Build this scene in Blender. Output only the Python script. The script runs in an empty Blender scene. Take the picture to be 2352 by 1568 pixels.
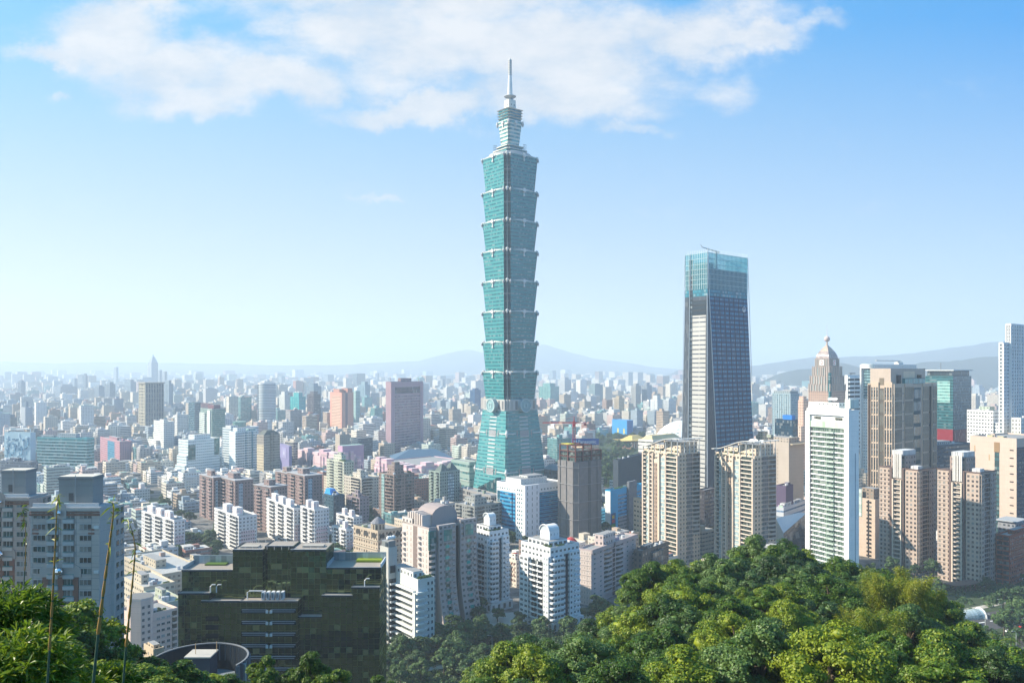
import bpy, math, random
import numpy as np
from mathutils import Vector, Matrix
# ------------------------------------------------------------------ camera, sky, sun, exposure
SC = bpy.context.scene
F = 1846.0; CX = 1176.0; HY = 850.0; EYE = 150.0      # picture scale used while measuring the photograph
cam_d = bpy.data.cameras.new("camera"); cam = bpy.data.objects.new("camera", cam_d)
SC.collection.objects.link(cam); SC.camera = cam
cam.location = (0, 0, EYE); cam.rotation_euler = (math.radians(90), 0, 0)
cam_d.sensor_width = 36; cam_d.lens = F / 2352 * 36; cam_d.shift_y = (HY - 784) / 2352
cam_d.clip_start = 0.5; cam_d.clip_end = 60000
SUN_EL = math.radians(34); SUN_AZ = math.radians(-86)   # azimuth from straight ahead, negative to the left
sd = Vector((math.sin(SUN_AZ) * math.cos(SUN_EL), math.cos(SUN_AZ) * math.cos(SUN_EL), math.sin(SUN_EL)))
sun_d = bpy.data.lights.new("sun", 'SUN'); sun = bpy.data.objects.new("sun", sun_d); SC.collection.objects.link(sun)
sun_d.energy = 5.0; sun_d.angle = math.radians(0.6); sun_d.color = (1.0, 0.89, 0.72)
sun.rotation_euler = sd.to_track_quat('Z', 'Y').to_euler(); sun.location = (0, 0, 900)
SC.view_settings.view_transform = 'Standard'; SC.view_settings.look = 'None'
EXPO = 1.1; SC.view_settings.exposure = EXPO; SC.view_settings.gamma = 1
SC.render.engine = 'CYCLES'
cy = SC.cycles
cy.max_bounces = 4; cy.diffuse_bounces = 2; cy.glossy_bounces = 2; cy.transmission_bounces = 2
cy.volume_bounces = 2; cy.transparent_max_bounces = 4; cy.use_denoising = True
cy.caustics_reflective = False; cy.caustics_refractive = False
cy.use_adaptive_sampling = True; cy.adaptive_threshold = 0.015

class NT:
    """small helper for node trees"""
    def __init__(s, nt): s.nt = nt; nt.nodes.clear()
    def n(s, t, **kw):
        nd = s.nt.nodes.new(t)
        for k, v in kw.items(): setattr(nd, k, v)
        return nd
    def l(s, a, b): s.nt.links.new(a, b)
    def put(s, sock, v):
        if isinstance(v, bpy.types.NodeSocket): s.l(v, sock)
        elif v is not None: sock.default_value = v
    def m(s, op, a, b=None, c=None, clamp=False):
        nd = s.n('ShaderNodeMath', operation=op, use_clamp=clamp)
        s.put(nd.inputs[0], a); s.put(nd.inputs[1], b)
        if c is not None: s.put(nd.inputs[2], c)
        return nd.outputs[0]
    def vm(s, op, a, b=None):
        nd = s.n('ShaderNodeVectorMath', operation=op)
        s.put(nd.inputs[0], a); s.put(nd.inputs[1], b)
        return nd.outputs['Value' if op in ('LENGTH', 'DOT_PRODUCT') else 'Vector']
    def mix(s, f, a, b, mode='MIX'):
        nd = s.n('ShaderNodeMix', data_type='RGBA', blend_type=mode)
        s.put(nd.inputs[0], f); s.put(nd.inputs[6], a); s.put(nd.inputs[7], b)
        return nd.outputs[2]
    def mr(s, v, a, b, c=0., d=1., smooth=False):
        nd = s.n('ShaderNodeMapRange', interpolation_type='SMOOTHSTEP' if smooth else 'LINEAR')
        for i, q in enumerate((v, a, b, c, d)): s.put(nd.inputs[i], q)
        return nd.outputs[0]
    def noise(s, vec, scale, detail=3, rough=.5):
        nd = s.n('ShaderNodeTexNoise'); s.put(nd.inputs['Vector'], vec)
        nd.inputs['Scale'].default_value = scale; nd.inputs['Detail'].default_value = detail
        nd.inputs['Roughness'].default_value = rough
        return nd.outputs['Fac']

world = bpy.data.worlds.new("World"); SC.world = world; world.use_nodes = True
w = NT(world.node_tree)
sky = w.n('ShaderNodeTexSky', sky_type='NISHITA'); sky.sun_disc = False
sky.sun_elevation = SUN_EL; sky.sun_rotation = SUN_AZ
sky.air_density = 1.0; sky.dust_density = 0.6; sky.ozone_density = 2.0; sky.altitude = 100
tc = w.n('ShaderNodeTexCoord')
sep = w.n('ShaderNodeSeparateXYZ'); w.l(tc.outputs['Generated'], sep.inputs[0])
yy = w.m('MAXIMUM', sep.outputs[1], 0.06)
u = w.m('DIVIDE', sep.outputs[0], yy); v = w.m('DIVIDE', sep.outputs[2], yy)
cmb = w.n('ShaderNodeCombineXYZ'); w.l(u, cmb.inputs[0]); w.l(v, cmb.inputs[1])
nz = w.n('ShaderNodeTexNoise'); w.l(cmb.outputs[0], nz.inputs['Vector'])
nz.inputs['Scale'].default_value = 6.5; nz.inputs['Detail'].default_value = 9; nz.inputs['Roughness'].default_value = .62
wob = w.vm('SCALE', w.vm('SUBTRACT', nz.outputs['Color'], (.5, .5, .5)))
wob.node.inputs['Scale'].default_value = 0.14
puv = w.vm('ADD', cmb.outputs[0], wob)
CLOUDS = [(250, 95, 130, 75), (390, 140, 190, 80), (560, 165, 170, 62), (450, 215, 110, 38), (130, 118, 90, 26), (700, 185, 110, 50),
          (850, 50, 200, 95), (1050, 100, 290, 115), (1300, 90, 290, 105), (1560, 60, 220, 70), (1270, 225, 240, 48), (960, 255, 190, 34),
          (1662, 195, 62, 46), (1440, 285, 90, 16), (1000, -60, 420, 110), (680, 110, 130, 50), (760, 140, 160, 60), (1250, 150, 330, 80), (640, 30, 90, 50), (1730, 80, 110, 40), (320, 20, 90, 40), (125, 222, 26, 14), (1880, 60, 70, 26), (850, 480, 60, 10)]
acc = None
for (cx, cyy, sx, sy) in CLOUDS:
    a = w.vm('SUBTRACT', puv, ((cx - CX) / F, (HY - cyy) / F, 0))
    a = w.vm('MULTIPLY', a, (F / sx, F / sy, 0))
    g = w.mr(w.vm('LENGTH', a), 0.2, 1.9, 1.0, 0.0, True)
    if (cx, cyy) in ((1440, 285), (1880, 60), (850, 480), (125, 222), (1662, 195), (680, 110), (760, 140), (640, 30)): g = w.m('MULTIPLY', g, .62)
    acc = g if acc is None else w.m('MAXIMUM', acc, g)
fine = w.noise(w.vm('MULTIPLY', cmb.outputs[0], (1, 2.0, 1)), 8.0, 12, .66)
wisp = w.noise(w.vm('MULTIPLY', cmb.outputs[0], (.6, 2.2, 1)), 2.6, 5, .5)
dens = w.m('ADD', acc, w.m('MULTIPLY', w.m('SUBTRACT', fine, .5), 1.35))
dens = w.m('ADD', dens, w.m('MULTIPLY', w.m('SUBTRACT', wisp, .5), .75))
mask = w.m('MULTIPLY', w.mr(dens, .08, .98, 0, 1, True), .93)
ccol = w.mix(w.m('ADD', w.mr(fine, .40, .66), w.mr(v, .30, .44, 0, .2), clamp=True), tuple(q / 2 ** EXPO for q in (.66, .73, .82)) + (1,), tuple(q / 2 ** EXPO for q in (.90, .90, .91)) + (1,))
# deepen and saturate the clear blue away from the sun
skyc = w.vm('SCALE', sky.outputs[0]); SKY_STR = skyc.node.inputs['Scale']; SKY_STR.default_value = 0.10
side = w.mr(u, -.75, .75)
tint = w.mix(side, (.90, .95, .98, 1), (.18, .76, 1.2, 1))
tint2 = w.mix(w.mr(v, 0, .42), (1, 1, 1, 1), tint)
skyf = w.mix(1.0, skyc, tint2, 'MULTIPLY')
palehz = w.mix(side, tuple(q / 2 ** EXPO for q in (.95, .89, .84)) + (1,), tuple(q / 2 ** EXPO for q in (.62, .78, .88)) + (1,))
E2 = 2 ** EXPO
topc = w.mix(side, (.21 / E2, .62 / E2, .96 / E2, 1), (.008 / E2, .335 / E2, .87 / E2, 1))
grad = w.mix(w.m('POWER', w.mr(v, 0, .44), .9), palehz, topc)
skyf = w.mix(.90, skyf, grad)
final = w.mix(mask, skyf, ccol)
final = w.mix(w.m('LESS_THAN', sep.outputs[2], -.012), final, (.10, .12, .13, 1))
bg = w.n('ShaderNodeBackground'); w.l(final, bg.inputs[0]); bg.inputs[1].default_value = 1.0
wo = w.n('ShaderNodeOutputWorld'); w.l(bg.outputs[0], wo.inputs[0])
world.cycles.sampling_method = 'MANUAL'; world.cycles.sample_map_resolution = 512

# ------------------------------------------------------------------ helpers
R = math.radians
def hexc(h):
    h = h.lstrip('#'); c = [int(h[i:i + 2], 16) / 255 for i in (0, 2, 4)]
    return tuple(((q / 12.92) if q <= .04045 else ((q + .055) / 1.055) ** 2.4) for q in c)
def col_(c): return hexc(c) if isinstance(c, str) else tuple(c)
def at(X, Y, d): return Vector(((X - CX) / F * d, d, EYE - (Y - HY) / F * d))
def zat(Y, d): return EYE - (Y - HY) / F * d
def gd(Y): return EYE * F / (Y - HY)
LINK = SC.collection.objects.link
def tag(o, label=None, cat=None, group=None, kind=None):
    if label: o['label'] = label
    if cat: o['category'] = cat
    if group: o['group'] = group
    if kind: o['kind'] = kind
    return o
def empty(name, loc, rz=0., parent=None):
    o = bpy.data.objects.new(name, None); o.empty_display_size = 2; LINK(o)
    o.location = loc; o.rotation_euler = (0, 0, rz)
    if parent: o.parent = parent
    return o
def dup(o, parent=None, loc=None, rot=None, scale=None):
    c = o.copy(); LINK(c); c.parent = parent
    if loc is not None: c.location = loc
    if rot is not None: c.rotation_euler = rot
    if scale is not None: c.scale = scale
    return c
def dup_tree(o, loc, rz, sc):
    c = o.copy(); LINK(c); c.location = loc; c.rotation_euler = (0, 0, rz); c.scale = sc
    for ch in o.children:
        k = ch.copy(); LINK(k); k.parent = c
    return c

# ------------------------------------------------------------------ materials
MATS = {}
def facade_material():
    """walls with a pattern of windows: uv = bays and floors, attributes give paint, glass and window size"""
    m = bpy.data.materials.new("painted_wall_with_windows"); m.use_nodes = True
    t = NT(m.node_tree)
    uv = t.n('ShaderNodeUVMap', uv_map='UVMap')
    s = t.n('ShaderNodeSeparateXYZ'); t.l(uv.outputs[0], s.inputs[0])
    def att(n): return t.n('ShaderNodeAttribute', attribute_name=n)
    wall, glass, sty = att('Col'), att('Win'), att('Sty')
    ss = t.n('ShaderNodeSeparateColor'); t.l(sty.outputs['Color'], ss.inputs[0])
    fu = t.m('FRACT', s.outputs[0]); fv = t.m('FRACT', s.outputs[1])
    du = t.m('ABSOLUTE', t.m('SUBTRACT', fu, .5)); dv = t.m('ABSOLUTE', t.m('SUBTRACT', fv, .5))
    mk = t.m('MULTIPLY', t.m('LESS_THAN', du, t.m('MULTIPLY', ss.outputs[0], .5)), t.m('LESS_THAN', dv, t.m('MULTIPLY', ss.outputs[1], .5)))
    cell = t.n('ShaderNodeCombineXYZ'); oi = t.n('ShaderNodeObjectInfo')
    t.l(t.m('FLOOR', s.outputs[0]), cell.inputs[0]); t.l(t.m('FLOOR', s.outputs[1]), cell.inputs[1]); t.l(t.m('MULTIPLY', oi.outputs['Random'], 37.), cell.inputs[2])
    wn = t.n('ShaderNodeTexWhiteNoise', noise_dimensions='3D'); t.l(cell.outputs[0], wn.inputs['Vector'])
    r = wn.outputs['Value']
    vary = t.m('ADD', .55, t.m('MULTIPLY', r, .9))
    gcol = t.vm('SCALE', glass.outputs['Color']); t.l(vary, gcol.node.inputs['Scale'])
    cur = t.m('MULTIPLY', t.m('GREATER_THAN', r, .84), .55)
    gcol = t.mix(cur, gcol, (.34, .35, .33, 1))
    mull = t.m('MULTIPLY', t.m('LESS_THAN', t.m('ABSOLUTE', t.m('SUBTRACT', fu, .52)), .03), .6)
    gcol = t.mix(mull, gcol, wall.outputs['Color'])
    geo = t.n('ShaderNodeNewGeometry')
    n1 = t.noise(geo.outputs['Position'], .11, 4, .6); n2 = t.noise(t.vm('MULTIPLY', geo.outputs['Position'], (1, 1, .12)), .9, 3, .6)
    dirt = t.m('ADD', .80, t.m('ADD', t.m('MULTIPLY', n1, .24), t.m('MULTIPLY', n2, .16)))
    joint = t.m('SUBTRACT', 1.0, t.m('MULTIPLY', t.m('LESS_THAN', fv, .05), .13))
    wcol = t.vm('SCALE', wall.outputs['Color']); t.l(t.m('MULTIPLY', dirt, joint), wcol.node.inputs['Scale'])
    base = t.mix(mk, wcol, gcol)
    p = t.n('ShaderNodeBsdfPrincipled'); t.l(base, p.inputs['Base Color'])
    glossy_wall = t.m('SUBTRACT', .78, t.m('MULTIPLY', ss.outputs[2], .55))
    rg = t.mr(mk, 0, 1, glossy_wall, t.m('ADD', .10, t.m('MULTIPLY', r, .12))); t.l(rg, p.inputs['Roughness'])
    t.l(t.m('MULTIPLY', ss.outputs[2], .55), p.inputs['Metallic'])
    p.inputs['IOR'].default_value = 1.5; t.l(t.mr(mk, 0, 1, .2, .7), p.inputs['Specular IOR Level'])
    o = t.n('ShaderNodeOutputMaterial'); t.l(p.outputs[0], o.inputs[0])
    return m
def paint(name, c, rough=.7, metal=0., var=.12, scale=1.5, emis=0.):
    if name in MATS: return MATS[name]
    m = bpy.data.materials.new(name); m.use_nodes = True; t = NT(m.node_tree)
    tcn = t.n('ShaderNodeTexCoord')
    nn = t.noise(tcn.outputs['Object'], scale, 4, .6)
    c = col_(c)
    base = t.mix(nn, tuple(q * (1 - var * 1.6) for q in c) + (1,), tuple(min(1, q * (1 + var)) for q in c) + (1,))
    p = t.n('ShaderNodeBsdfPrincipled'); t.l(base, p.inputs['Base Color'])
    p.inputs['Roughness'].default_value = rough; p.inputs['Metallic'].default_value = metal
    o = t.n('ShaderNodeOutputMaterial'); t.l(p.outputs[0], o.inputs[0])
    MATS[name] = m; return m
def leaf_mat(name, cols, trans=.3, rough=.45):
    """cols: dark, mid, light; per tree and per leaf variation"""
    m = bpy.data.materials.new(name); m.use_nodes = True; t = NT(m.node_tree)
    oi = t.n('ShaderNodeObjectInfo'); geo = t.n('ShaderNodeNewGeometry')
    tcn = t.n('ShaderNodeTexCoord')
    nn = t.noise(tcn.outputs['Object'], .5, 3, .6)
    wn = t.n('ShaderNodeTexWhiteNoise', noise_dimensions='3D')
    t.l(t.vm('SCALE', tcn.outputs['Object']), wn.inputs['Vector']); 
    f = t.m('ADD', t.m('MULTIPLY', oi.outputs['Random'], .62), t.m('MULTIPLY', nn, .55))
    f = t.m('ADD', f, t.m('MULTIPLY', t.m('SUBTRACT', geo.outputs['Random Per Island'], .5), .5), clamp=True)
    cr = t.n('ShaderNodeValToRGB'); t.l(f, cr.inputs[0])
    e = cr.color_ramp.elements; e[0].position = .12; e[0].color = cols[0] + (1,); e[1].position = .95; e[1].color = cols[2] + (1,)
    k = cr.color_ramp.elements.new(.55); k.color = cols[1] + (1,)
    p = t.n('ShaderNodeBsdfPrincipled'); t.l(cr.outputs[0], p.inputs['Base Color']); p.inputs['Roughness'].default_value = rough
    tr = t.n('ShaderNodeBsdfTranslucent'); t.l(t.mix(.5, cr.outputs[0], (.16, .22, .02, 1)), tr.inputs[0])
    ms = t.n('ShaderNodeMixShader'); ms.inputs[0].default_value = trans
    t.l(p.outputs[0], ms.inputs[1]); t.l(tr.outputs[0], ms.inputs[2])
    o = t.n('ShaderNodeOutputMaterial'); t.l(ms.outputs[0], o.inputs[0]); MATS[name] = m
    return m
FAC = facade_material()
ROOF = (.30, .30, .30); DARK = (.05, .06, .07); NOWIN = (0, 0, 0)

class MB:
    """collects quads and boxes into one mesh with uv (bays, floors) and paint, glass and window-size attributes"""
    def __init__(s): s.V = []; s.Fc = []; s.U = []; s.C = []; s.W = []; s.S = []
    def poly(s, pts, uv=None, c=(.5, .5, .5), w=DARK, st=NOWIN):
        i = len(s.V); n = len(pts); s.V.extend(tuple(p) for p in pts); s.Fc.append(tuple(range(i, i + n)))
        s.U.extend(uv if uv else [(0.01, 0.01)] * n); s.C.append((n, c)); s.W.append((n, w)); s.S.append((n, st))
    def wall(s, a, b, z0, z1, c, w, st, bay, fl, a2=None, b2=None, z2=None):
        """vertical (or leaning, with a2,b2 the top points) wall from a to b"""
        a2 = a2 or a; b2 = b2 or b
        L = math.hypot(b[0] - a[0], b[1] - a[1]); n = max(1, round(L / bay)); f = max(1, round((z1 - z0) / fl))
        s.poly([(a[0], a[1], z0), (b[0], b[1], z0), (b2[0], b2[1], z1), (a2[0], a2[1], z1)], [(0, 0), (n, 0), (n, f), (0, f)], c, w, st)
    def box(s, x0, x1, y0, y1, z0, z1, c=(.5, .5, .5), w=DARK, st=NOWIN, bay=3.2, fl=3.2, roof=None, bottom=False, faces='LRBK'):
        c = col_(c); w = col_(w)
        if x1 < x0: x0, x1 = x1, x0
        if y1 < y0: y0, y1 = y1, y0
        if 'L' in faces: s.wall((x0, y1), (x0, y0), z0, z1, c, w, st, bay, fl)
        if 'R' in faces: s.wall((x0, y0), (x1, y0), z0, z1, c, w, st, bay, fl)
        if 'K' in faces: s.wall((x1, y0), (x1, y1), z0, z1, c, w, st, bay, fl)
        if 'B' in faces: s.wall((x1, y1), (x0, y1), z0, z1, c, w, st, bay, fl)
        s.poly([(x0, y0, z1), (x1, y0, z1), (x1, y1, z1), (x0, y1, z1)], None, col_(roof) if roof else c)
        if bottom: s.poly([(x0, y1, z0), (x1, y1, z0), (x1, y0, z0), (x0, y0, z0)], None, c)
    def loft(s, A, za, B, zb, c, w=DARK, st=NOWIN, bay=3.2, fl=3.2, cap=True, roof=None, capb=False, notch=None):
        c = col_(c); w = col_(w); n = len(A)
        for i in range(n):
            j = (i + 1) % n; nk = notch is not None and i % 5 != 4
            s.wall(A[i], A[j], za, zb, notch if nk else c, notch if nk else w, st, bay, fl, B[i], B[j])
        if cap: s.poly([(p[0], p[1], zb) for p in B], None, col_(roof) if roof else c)
        if capb: s.poly([(p[0], p[1], za) for p in reversed(A)], None, c)
    def ring(s, cx, cy_, z0, z1, r0, r1, n=20, c=(.5,) * 3, w=DARK, st=NOWIN, bay=3.2, fl=3.2, cap=True, roof=None, capb=False):
        A = [(cx + r0 * math.cos(2 * math.pi * k / n), cy_ + r0 * math.sin(2 * math.pi * k / n)) for k in range(n)]
        B = [(cx + r1 * math.cos(2 * math.pi * k / n), cy_ + r1 * math.sin(2 * math.pi * k / n)) for k in range(n)]
        s.loft(A, z0, B, z1, c, w, st, bay, fl, cap, roof, capb)
    def tube(s, pts, rad, n=6, c=(.5,) * 3, caps=True):
        """pts: points, rad: a radius or one for each"""
        pts = [Vector(p) for p in pts]; rad = rad if hasattr(rad, '__len__') else [rad] * len(pts); rings = []
        for i, p in enumerate(pts):
            d = (pts[min(i + 1, len(pts) - 1)] - pts[max(i - 1, 0)]).normalized()
            x = d.cross(Vector((0, 0, 1)) if abs(d.z) < .9 else Vector((1, 0, 0))).normalized(); y = d.cross(x)
            rings.append([p + (x * math.cos(2 * math.pi * k / n) + y * math.sin(2 * math.pi * k / n)) * rad[i] for k in range(n)])
        for a, b in zip(rings, rings[1:]):
            for k in range(n):
                j = (k + 1) % n; s.poly([a[j], a[k], b[k], b[j]], None, c)
        if caps: s.poly(rings[0], None, c); s.poly(list(reversed(rings[-1])), None, c)
    def build(s, name, parent=None, mat=None, loc=None, smooth=False):
        me = bpy.data.meshes.new(name)
        nv = len(s.V); ns = np.array([len(f) for f in s.Fc], dtype=np.int32); nl = int(ns.sum())
        me.vertices.add(nv); me.vertices.foreach_set('co', np.array(s.V, dtype=np.float32).ravel())
        me.loops.add(nl); me.loops.foreach_set('vertex_index', np.arange(nl, dtype=np.int32))
        me.polygons.add(len(ns)); me.polygons.foreach_set('loop_start', np.concatenate(([0], np.cumsum(ns)[:-1])).astype(np.int32))
        me.polygons.foreach_set('loop_total', ns)
        if smooth: me.polygons.foreach_set('use_smooth', np.ones(len(ns), dtype=bool))
        uv = me.uv_layers.new(name='UVMap'); uv.data.foreach_set('uv', np.array(s.U, dtype=np.float32).ravel())
        if mat is None:
            for nm, arr in (('Col', s.C), ('Win', s.W), ('Sty', s.S)):
                at_ = me.color_attributes.new(nm, 'FLOAT_COLOR', 'CORNER')
                d = np.repeat(np.array([tuple(c)[:3] + (1.,) for _, c in arr], dtype=np.float32), [n for n, _ in arr], axis=0)
                at_.data.foreach_set('color', d.ravel())
        me.materials.append(mat or FAC); me.update(calc_edges=True)
        o = bpy.data.objects.new(name, me); LINK(o)
        if parent: o.parent = parent
        if loc is not None: o.location = loc
        return o

HEROES = []
RG = random.Random(7)
class T:
    """one building: its near corner stands at picture column Xc, distance d; the left side runs to X0, the right one to X1.
    local x runs along the right side, local y along the left side, z up from the ground"""
    def __init__(s, name, label, cat, X0, Xc, X1, Yt, d, a=50, group=None, short=None, base=0., maxs=140):
        a = R(a); x = (Xc - CX) / F * d; r0 = (X0 - CX) / F; r1 = (X1 - CX) / F
        s.L = min(maxs, max(4, (x - r0 * d) / (math.cos(a) + r0 * math.sin(a))))
        den = math.sin(a) - r1 * math.cos(a)
        s.R = min(maxs, max(4, (r1 * d - x) / den)) if den > .05 else 40.
        if math.cos(a) + r0 * math.sin(a) < .12 or den < .12 or s.L >= maxs - .01 or s.R >= maxs - .01: print('CHECK', X0, Xc, X1, Yt, round(s.L), round(s.R), short)
        s.H = zat(Yt, d) - base; s.a = a; s.d = d
        s.root = empty(name, (x, d, base), math.pi / 2 - a)
        tag(s.root, label, cat, group)
        HEROES.append((X0, X1, Yt, d, s, short or label))
        s.tpl = {}
    def mbox(s, mb, face, s0, s1, o0, o1, z0, z1, c, **k):
        """a box on a side: s along it from the near corner, o outwards"""
        if face == 'L': mb.box(-o1, -o0, s0, s1, z0, z1, c, **k)
        elif face == 'R': mb.box(s0, s1, -o1, -o0, z0, z1, c, **k)
        elif face == 'K': mb.box(s.R + o0, s.R + o1, s0, s1, z0, z1, c, **k)
    def side(s, face): return s.L if face in 'LK' else s.R
    def body(s, wall, win='#26343c', st=(.55, .5, 0), bay=3.2, fl=3.2, roof=ROOF, z0=0., z1=None, name='wall', parapet=True, rx=(0, 1), ry=(0, 1), faces='LRBK'):
        m = MB(); z1 = s.H if z1 is None else z1
        x0, x1, y0, y1 = rx[0] * s.R, rx[1] * s.R, ry[0] * s.L, ry[1] * s.L
        wall = col_(wall); s.wallc = wall; s.fl = fl
        m.box(x0, x1, y0, y1, z0, z1, wall, win, st, bay, fl, roof, faces=faces)
        if parapet:
            for q in ((x0, x1, y0, y0 + .35), (x0, x1, y1 - .35, y1), (x0, x0 + .35, y0 + .36, y1 - .36), (x1 - .35, x1, y0 + .36, y1 - .36)):
                m.box(*q, z1 - .003, z1 + 1.1, wall)
        return m.build(name, s.root)
    def pent(s, fx0, fx1, fy0, fy1, h, c=None, z=None, name='penthouse', win='#26343c', st=(.4, .4, 0), bay=3.5, roof=ROOF, fl=3.2):
        m = MB(); z = s.H if z is None else z
        m.box(fx0 * s.R, fx1 * s.R, fy0 * s.L, fy1 * s.L, z - .01, z + h, c or s.wallc, win, st, bay, fl, roof)
        return m.build(name, s.root)
    def clutter(s, n=4, seed=1, z=None, tanks=True):
        """roof huts, tanks and ducts, each a part"""
        g = random.Random(seed); z = s.H if z is None else z
        for i in range(n):
            w_, l_ = g.uniform(2, 5), g.uniform(2, 5); x, y = g.uniform(1.5, max(2, s.R - 6.5)), g.uniform(1.5, max(2, s.L - 6.5)); m = MB()
            if i % 2 or not tanks:
                m.box(x, x + w_, y, y + l_, z, z + g.uniform(1.5, 3.2), tuple(q * g.uniform(.7, 1.05) for q in s.wallc), roof=(.4, .4, .4)); m.build('rooftop_hut', s.root)
            else:
                m.ring(x, y, z, z + 2.4, 1.2, 1.2, 10, (.55, .56, .58)); m.build('water_tank', s.root)
    def bands(s, face, c, out=.4, h=.9, fl=None, z0=0, z1=None, s0=0, s1=None, name='slab_edge', off=0.):
        fl = fl or s.fl; z1 = s.H if z1 is None else z1; s1 = s.side(face) if s1 is None else s1
        n = max(1, round((z1 - z0) / fl)); step = (z1 - z0) / n; m = MB()
        for i in range(n):
            z = z0 + i * step + off * step; s.mbox(m, face, s0, s1, 0, out, z, z + h, c, bottom=True)
        return m.build(name, s.root)
    def fins(s, face, n, c, out=.5, w=.6, z0=0, z1=None, s0=0, s1=None, name='pier'):
        z1 = s.H if z1 is None else z1; s1 = s.side(face) if s1 is None else s1; m = MB()
        for i in range(n):
            q = s0 + (s1 - s0) * (i / max(1, n - 1)); q = min(max(q, s0 + w / 2), s1 - w / 2)
            s.mbox(m, face, q - w / 2, q + w / 2, 0, out, z0, z1, c)
        return m.build(name, s.root)
    def panel(s, face, s0, s1, out, z0, z1, c, win='#26343c', st=(.55, .5, 0), bay=3., fl=None, name='bay', roof=None):
        m = MB(); s.mbox(m, face, s0, s1, -.05, out, z0, z1, c, w=win, st=st, bay=bay, fl=fl or s.fl, roof=roof or c, bottom=True)
        return m.build(name, s.root)
    def slot(s, face, s0, s1, z0, z1, c='#1a222a', out=.06, st=NOWIN, win=DARK, name='recess'):
        m = MB(); s.mbox(m, face, s0, s1, -.05, out, z0, z1, c, st=st, w=win, bay=3.6 if s.fl > 4.5 else 2, fl=s.fl); return m.build(name, s.root)
    def balc(s, face, spans, c, out=1.3, h=1.1, z0=0, z1=None, fl=None, glass='#22303a', name='balcony', curve=False, rail=None):
        """a balcony on each floor for each span (s0, s1): slab, parapet and the dark opening over it. one object each"""
        fl = fl or s.fl; z1 = s.H if z1 is None else z1
        n = max(1, round((z1 - z0) / fl)); step = (z1 - z0) / n; c = col_(c); made = 0
        key = None
        for (a_, b_) in spans:
            Lb = b_ - a_; m = MB()
            m.box(0, Lb, 0.012, .05, .15, step - .25, glass, col_(glass), (.9, .8, 0), 1.6, step)     # opening
            if curve:
                N = 6; pts = []
                for k in range(N + 1):
                    t_ = k / N; pts.append((Lb * t_, -out * math.sin(math.pi * min(max(t_, .0), 1.)) ** .5))
                for p, q in zip(pts, pts[1:]):
                    m.poly([(p[0], p[1], 0), (q[0], q[1], 0), (q[0], q[1], h), (p[0], p[1], h)], None, c)
                m.poly([(p[0], p[1], h) for p in pts], None, c); m.poly([(p[0], p[1], 0) for p in reversed(pts)], None, c)
            else:
                m.box(0, Lb, -out, 0, 0, .22, c, bottom=True)
                m.box(0, Lb, -out, -out + .15, .221, h, rail or c); m.box(0, .15, -out + .151, 0, .221, h, c); m.box(Lb - .15, Lb, -out + .151, 0, .221, h, c)
            first = None
            for i in range(n):
                z = z0 + i * step
                loc = (a_, -.06, z) if face == 'R' else (-.06, b_, z)
                rot = (0, 0, 0) if face == 'R' else (0, 0, -math.pi / 2)
                if first is None: first = m.build(name, s.root, loc=loc); first.rotation_euler = rot
                else: dup(first, s.root, loc, rot)
                made += 1
        return made
    def windows(s, face, cols, w=1.6, h=1.5, z0=0, z1=None, fl=None, sill=1.0, frame='#d8d8d4', glass='#1c2a30', name='window', recess=True, ac=0., seed=3, split=1, skip=0.):
        """real windows: frame, pane and sill, one object each up to the hundred nearest the top, the rest as one part"""
        fl = fl or s.fl; z1 = s.H if z1 is None else z1; n = max(1, int((z1 - z0) / fl + .3)); step = (z1 - z0) / n
        g = random.Random(seed); cnt = s.tpl.get('count', 0)
        def shape(m, ox, oz, glc, f=None):
            fc = col_(frame); t_ = .09
            P = f or (lambda x0, x1, o0, o1, a0, a1, c, **k: m.box(ox + x0, ox + x1, -o1, -o0, oz + a0, oz + a1, c, **k))
            P(-w / 2, w / 2, .01, .035, 0, h, glc, w=glc)
            P(-w / 2, -w / 2 + t_, .036, .10, 0, h, fc); P(w / 2 - t_, w / 2, .036, .10, 0, h, fc)
            P(-w / 2 + t_ + .001, w / 2 - t_ - .001, .036, .09, h - t_, h, fc); P(-w / 2 - .1, w / 2 + .1, .0, .22, -.14, -.004, fc)
            for k in range(1, split + 1):
                q = -w / 2 + w * k / (split + 1); P(q - .03, q + .03, .036, .07, 0, h - t_ - .002, fc)
        tpls = []
        base = col_(glass)
        for k in range(4):
            m = MB(); gl = tuple(q * (.5 + .5 * k) for q in base) if k < 3 else (.32, .34, .33)
            shape(m, 0, 0, gl); tpls.append(m)
        objs = [None] * 4; rest = MB(); any_rest = False
        for i in range(n - 1, -1, -1):
            z = z0 + i * step + sill
            for q in cols:
                if g.random() < skip: continue
                k = g.choice((0, 0, 1, 1, 2, 3))
                if cnt < 100:
                    loc = (q, 0, z) if face == 'R' else (0, q, z); rot = (0, 0, 0) if face == 'R' else (0, 0, -math.pi / 2)
                    if objs[k] is None: objs[k] = tpls[k].build(name, s.root, loc=loc); objs[k].rotation_euler = rot
                    else: dup(objs[k], s.root, loc, rot)
                    cnt += 1
                else:
                    any_rest = True; gl = tuple(u_ * (.5 + .5 * k) for u_ in base) if k < 3 else (.32, .34, .33)
                    P = lambda x0, x1, o0, o1, a0, a1, c, **kk: s.mbox(rest, face, q + x0, q + x1, o0, o1, z + a0, z + a1, c, **kk)
                    shape(rest, 0, 0, gl, P)
        s.tpl['count'] = cnt
        if any_rest:
            o = rest.build(name, s.root); o['kind'] = 'stuff'
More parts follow.
